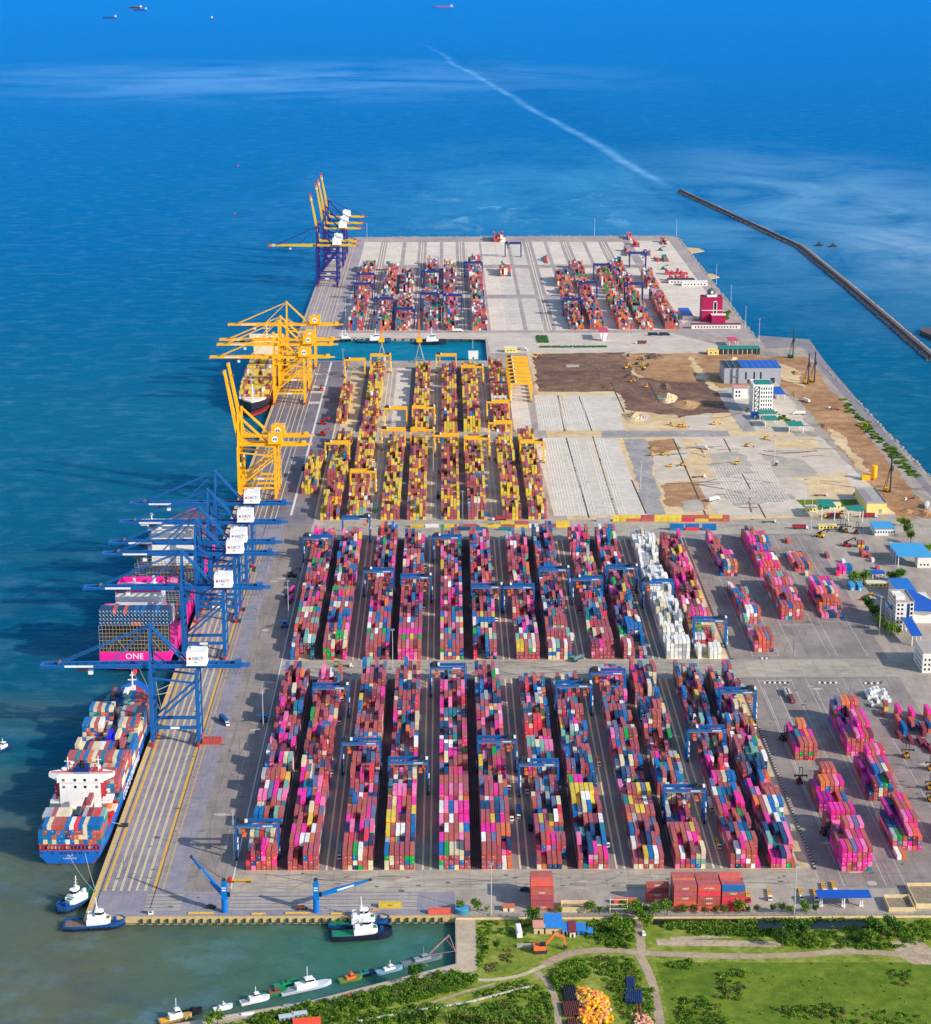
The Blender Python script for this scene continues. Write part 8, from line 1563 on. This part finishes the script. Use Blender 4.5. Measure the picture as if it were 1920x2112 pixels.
for i, (a, b_, k, s) in enumerate(((951, 1879, 1, 1.), (984, 1879, 0, 1.05), (1003, 1880, 3, .6), (1096, 1884, 3, .6), (1110, 1885, 2, .5), (1152, 1884, 3, .8), (1214, 1883, 0, 1.), (1235, 1884, 3, .8), (1256, 1884, 1, .7), (1290, 1885, 0, 1.25), (1306, 1884, 0, 1.2), (1325, 1888, 1, 1.), (1345, 1890, 0, 1.2), (1375, 1887, 0, 1.2),
        (1409, 1884, 1, .8), (1430, 1885, 2, .7), (1452, 1886, 2, .6), (1475, 1886, 2, .6), (1492, 1885, 1, .8), (1521, 1885, 0, 1.1), (1540, 1885, 2, .6), (1560, 1885, 2, .65), (1595, 1885, 2, .75), (1610, 1884, 2, .8), (1628, 1884, 3, .9), (1662, 1885, 0, 1.1), (1682, 1885, 2, .7))):
    tree(k, a, b_, f"green {('tree', 'bush')[s < .75]} along the southern fence, {ORD[i+1] if i < 26 else 'last'} from the quay corner", s)
for i, (a, b_, k, s) in enumerate(((1758, 1206, 0, 1.7), (1780, 1204, 0, 1.6), (1833, 1206, 2, 1.4), (1848, 1207, 2, 1.6), (1856, 1202, 2, 1.5), (1839, 1196, 3, 1.2), (1785, 1253, 2, 1.3), (1792, 1262, 2, 1.4), (1798, 1271, 1, 1.5), (1804, 1280, 2, 1.5), (1809, 1290, 1, 1.5), (1813, 1300, 2, 1.4), (1826, 1306, 0, 1.3), (1836, 1311, 0, 1.5), (1851, 1309, 3, 1.2), (1864, 1098, 2, 1.6), (1872, 1108, 2, 1.5), (1877, 1120, 2, 1.4), (1857, 1085, 3, 1.6), (1912, 1140, 3, 1.5))):
    tree(k, a, b_, f"dark green tree by the office yards, {ORD[i+1]} going south and east", s)
for i, (a, b_, k, s) in enumerate(((1097, 1908, 2, 1.3), (1024, 1962, 2, .8), (1285, 1935, 0, 1.5), (1332, 1912, 0, 1.3), (1318, 1899, 1, 1.2), (862, 2032, 2, 1.5), (640, 2082, 3, 1.), (432, 2118, 3, 1.2), (450, 2112, 1, 1.2), (1270, 1900, 3, 1.), (1625, 1938, 2, 1.5), (1612, 1952, 2, 1.3), (1660, 1940, 2, 1.4), (1800, 1930, 2, 1.3), (1815, 1940, 2, 1.2), (1830, 1925, 2, 1.3), (1845, 1935, 2, 1.2), (1795, 1948, 1, 1.4))):
    tree(k, a, b_, f"tree or bush in the green southern land, {ORD[i+1]} in order of planting along tracks" if False else f"loose green tree standing on the southern grassland, {ORD[i+1]} of the scattered ones", s)
# coconut palms
def make_palm(seed, h=8.):
    r = random.Random(seed); t = thing('coconut_palm', '', 'palm'); m = MB(); p = Vector((0, 0, 0))
    for k in range(5): q = p+Vector((.12*r.uniform(-1, 1.6), .1*r.uniform(-1, 1), h/5)); m.cyl(p, q, .2-.02*k, 6, 0, .18-.02*k); p = q
    part('trunk', m, mat('palm_bark', (140, 112, 84), .9), t); m = MB()
    for k in range(15):
        a = k*2.4; up = r.uniform(-.2, 1.); L = r.uniform(2.6, 3.8); c = p; d = Vector((math.cos(a), math.sin(a), up)).normalized(); w_ = Vector((-math.sin(a), math.cos(a), 0))*.34
        for j in range(5):
            nx = c+d*(L/5); m.add([tuple(c-w_), tuple(c+Vector((0, 0, .12))), tuple(nx+Vector((0, 0, .12))), tuple(nx-w_*.9-Vector((0, 0, .12)))], [(0, 1, 2, 3)], r.choice((0, 1, 1))); m.add([tuple(c+w_), tuple(c+Vector((0, 0, .12))), tuple(nx+Vector((0, 0, .12))), tuple(nx+w_*.9-Vector((0, 0, .12)))], [(0, 3, 2, 1)], r.choice((0, 1, 2)))
            c = nx; d = (d+Vector((0, 0, -.32))).normalized()
    part('frond_crown', m, LEAF[:3], t); return t
PM = [(make_palm(1), []), (make_palm(2, 6.8), [])]
for i, (a, b_, k, s) in enumerate(((896, 2098, 1, .9), (912, 2105, 0, 1.), (925, 2112, 1, .9), (945, 2110, 0, 1.1), (960, 2108, 0, 1.2), (972, 2112, 1, 1.), (990, 2115, 0, 1.), (1005, 2120, 1, 1.1), (1025, 2116, 0, 1.), (1062, 2095, 1, .9), (1080, 2106, 1, .9), (880, 2112, 1, .9), (1038, 2125, 0, 1.1))):
    x, y = g(a, b_); place(*PM[k], (x, y, 0), i*1.7, f"coconut palm in the walled garden at the bottom edge, {ORD[i+1]} of the grove", 'coconut palms at the bottom edge', s)
# scrub nobody could count: one mass of leaf sized faces in clumps
def scrub(name, label, areas, mats, seed, s0=.25, s1=.6):
    """areas: (polygon in photo pixels, clumps, clump radius, height, shade weights)"""
    r = random.Random(seed); vs = []; fs = []; ks = []
    def inside(p, P):
        c = False; j = len(P)-1
        for i in range(len(P)):
            if (P[i][1] > p[1]) != (P[j][1] > p[1]) and p[0] < (P[j][0]-P[i][0])*(p[1]-P[i][1])/(P[j][1]-P[i][1])+P[i][0]: c = not c
            j = i
        return c
    m = MB()
    for poly, nc, rad, hh, wt in areas:
        x0, x1 = min(p[0] for p in poly), max(p[0] for p in poly); y0, y1 = min(p[1] for p in poly), max(p[1] for p in poly); done = 0
        while done < nc:
            p = (r.uniform(x0, x1), r.uniform(y0, y1))
            if not inside(p, poly): continue
            done += 1; cx, cy = g(*p); q = rad*r.uniform(.5, 1.3); h = hh*r.uniform(.5, 1.25); sh = r.choices(range(len(mats)), wt)[0]
            for k in range(int(26*q*q/1.6)+8):
                a = r.uniform(0, 6.283); d = math.sqrt(r.random())*q; z = h*math.sqrt(max(0, 1-(d/q)**2))*r.uniform(.55, 1.05)
                leaf(m, (cx+math.cos(a)*d, cy+math.sin(a)*d, z), r.uniform(s0, s1), r, sh if r.random() < .7 else r.randrange(min(3, len(mats))))
    o = m.build(name, mats); tag(o, label, 'scrub', None, 'stuff'); return o
scrub('scrub', 'dense green scrub and bushes over the southern land', [
    ([(700, 2062), (860, 2020), (930, 2004), (985, 2018), (960, 2036), (840, 2070), (700, 2090), (560, 2112), (470, 2118), (540, 2096)], 520, 2.2, 2.4, (4, 6, 4, 0)), ([(560, 2108), (760, 2088), (900, 2068), (900, 2120), (560, 2125)], 200, 1.9, 2., (4, 6, 4, 0)),
    ([(960, 2055), (1040, 2030), (1085, 2020), (1130, 2050), (1142, 2120), (1080, 2120), (1090, 2060)], 220, 1.4, 1.2, (3, 6, 5, 1)), ([(930, 2090), (1060, 2060), (1090, 2100), (1060, 2125), (930, 2125)], 180, 1.6, 1.6, (5, 6, 3, 1)),
    ([(1135, 2020), (1160, 1992), (1200, 1982), (1215, 2010), (1190, 2030), (1150, 2045)], 190, 2., 2.6, (2, 7, 4, 0)), ([(1205, 1975), (1300, 1975), (1325, 2020), (1290, 2060), (1250, 2040), (1230, 2000)], 170, 1.5, 1.3, (3, 5, 6, 1)), ([(1262, 2030), (1345, 2040), (1345, 2112), (1290, 2112), (1270, 2070)], 110, 1.6, 1.6, (3, 6, 3, 1)),
    ([(1210, 1905), (1300, 1895), (1305, 1955), (1260, 1955), (1215, 1940)], 170, 2., 2.2, (3, 6, 4, 0)), ([(985, 1898), (1020, 1900), (1000, 1970), (985, 2000)], 60, 1.3, 1., (3, 5, 6, 1)), ([(1020, 1900), (1100, 1900), (1080, 1930), (1020, 1925)], 45, 1.3, 1., (4, 4, 3, 3)),
    ([(1365, 1904), (1560, 1900), (1560, 1918), (1370, 1918)], 200, 1.2, 1.8, (2, 5, 7, 1)), ([(1420, 1917), (1600, 1920), (1680, 1928), (1680, 1955), (1615, 1950), (1600, 1932), (1425, 1928)], 240, 1.7, 1.9, (4, 6, 4, 0)), ([(1680, 1918), (1925, 1900), (1925, 1940), (1830, 1960), (1680, 1955)], 240, 1.7, 1.6, (4, 5, 6, 0)),
    ([(1555, 1896), (1800, 1894), (1800, 1900), (1555, 1900)], 60, .9, 1.4, (2, 4, 6, 1)), ([(1372, 1988), (1430, 1980), (1430, 1998), (1385, 1998)], 60, 1.3, 1.2, (1, 7, 4, 0)), ([(1480, 2005), (1535, 2000), (1535, 2070), (1490, 2060)], 60, 1.5, 1.5, (4, 5, 2, 3)), ([(1595, 2080), (1720, 2070), (1730, 2100), (1620, 2105)], 70, 1.6, 1.4, (4, 5, 3, 3)),
    ([(1390, 2060), (1480, 2055), (1500, 2115), (1395, 2118)], 80, 1.6, 1.6, (4, 5, 3, 1)), ([(1720, 2080), (1900, 2090), (1900, 2115), (1720, 2115)], 50, 1.4, 1.2, (4, 5, 3, 3)), ([(1830, 2000), (1880, 2000), (1870, 2040), (1840, 2030)], 26, 1.2, 1., (4, 5, 3, 2)),
    ([(1030, 1955), (1050, 1955), (1060, 1985), (1030, 1985)], 16, 1.3, .7, (1, 1, 0, 6)), ([(1000, 1990), (1025, 1985), (1025, 2002), (1000, 2003)], 16, 1.3, .8, (1, 1, 0, 7)), ([(800, 2040), (850, 2035), (900, 2024), (905, 2036), (820, 2056)], 60, 1.6, 2., (1, 1, 0, 6)),
    ([(1350, 1985), (1925, 1985), (1925, 2115), (1400, 2115)], 70, .7, .3, (0, 3, 9, 2))], LEAF, 7)
scrub('verge_plants', 'green verge plants along the eastern shore road', [([(1735, 820), (1780, 860), (1900, 985), (1880, 985), (1770, 880), (1730, 830)], 120, 2.6, 1.6, (4, 6, 3, 1)), ([(1600, 850), (1640, 870), (1625, 872), (1598, 866)], 20, 2., 1.4, (4, 6, 3, 0)), ([(1478, 640), (1505, 645), (1500, 660), (1480, 655)], 24, 2.5, 3, (5, 5, 2, 0))], LEAF, 9, .5, 1.1)
# litter of stones along the garden wall at the bottom
t = thing('garden_wall', 'pale rubble wall running through the scrub at the bottom edge', 'wall', (0, 0, 0))
m = MB(); pts = [(740, 2108), (860, 2086), (960, 2070), (1060, 2044), (1100, 2035)]; r = random.Random(4)
for p, q in zip(pts, pts[1:]):
    for k in range(60): u = r.random(); x, y = g(p[0]+(q[0]-p[0])*u, p[1]+(q[1]-p[1])*u); m.sphere((x, y+r.uniform(-.5, .5), .4), r.uniform(.4, .9), n=6, sz=.8)
part('rubble', m, mat('pale_rubble', (186, 178, 166), .9, nscale=.6, namt=.25), t)
m = MB()
for p, q in zip(pts, pts[1:]): (x0, y0), (x1, y1) = g(*p), g(*q); m.beam((x0, y0, .5), (x1, y1, .5), .5, 1.2)
part('wall', m, CONC, t)
# tidy helper values away
for o in bpy.data.objects:
    for k in ('_w', '_d'):
        if k in o: del o[k]
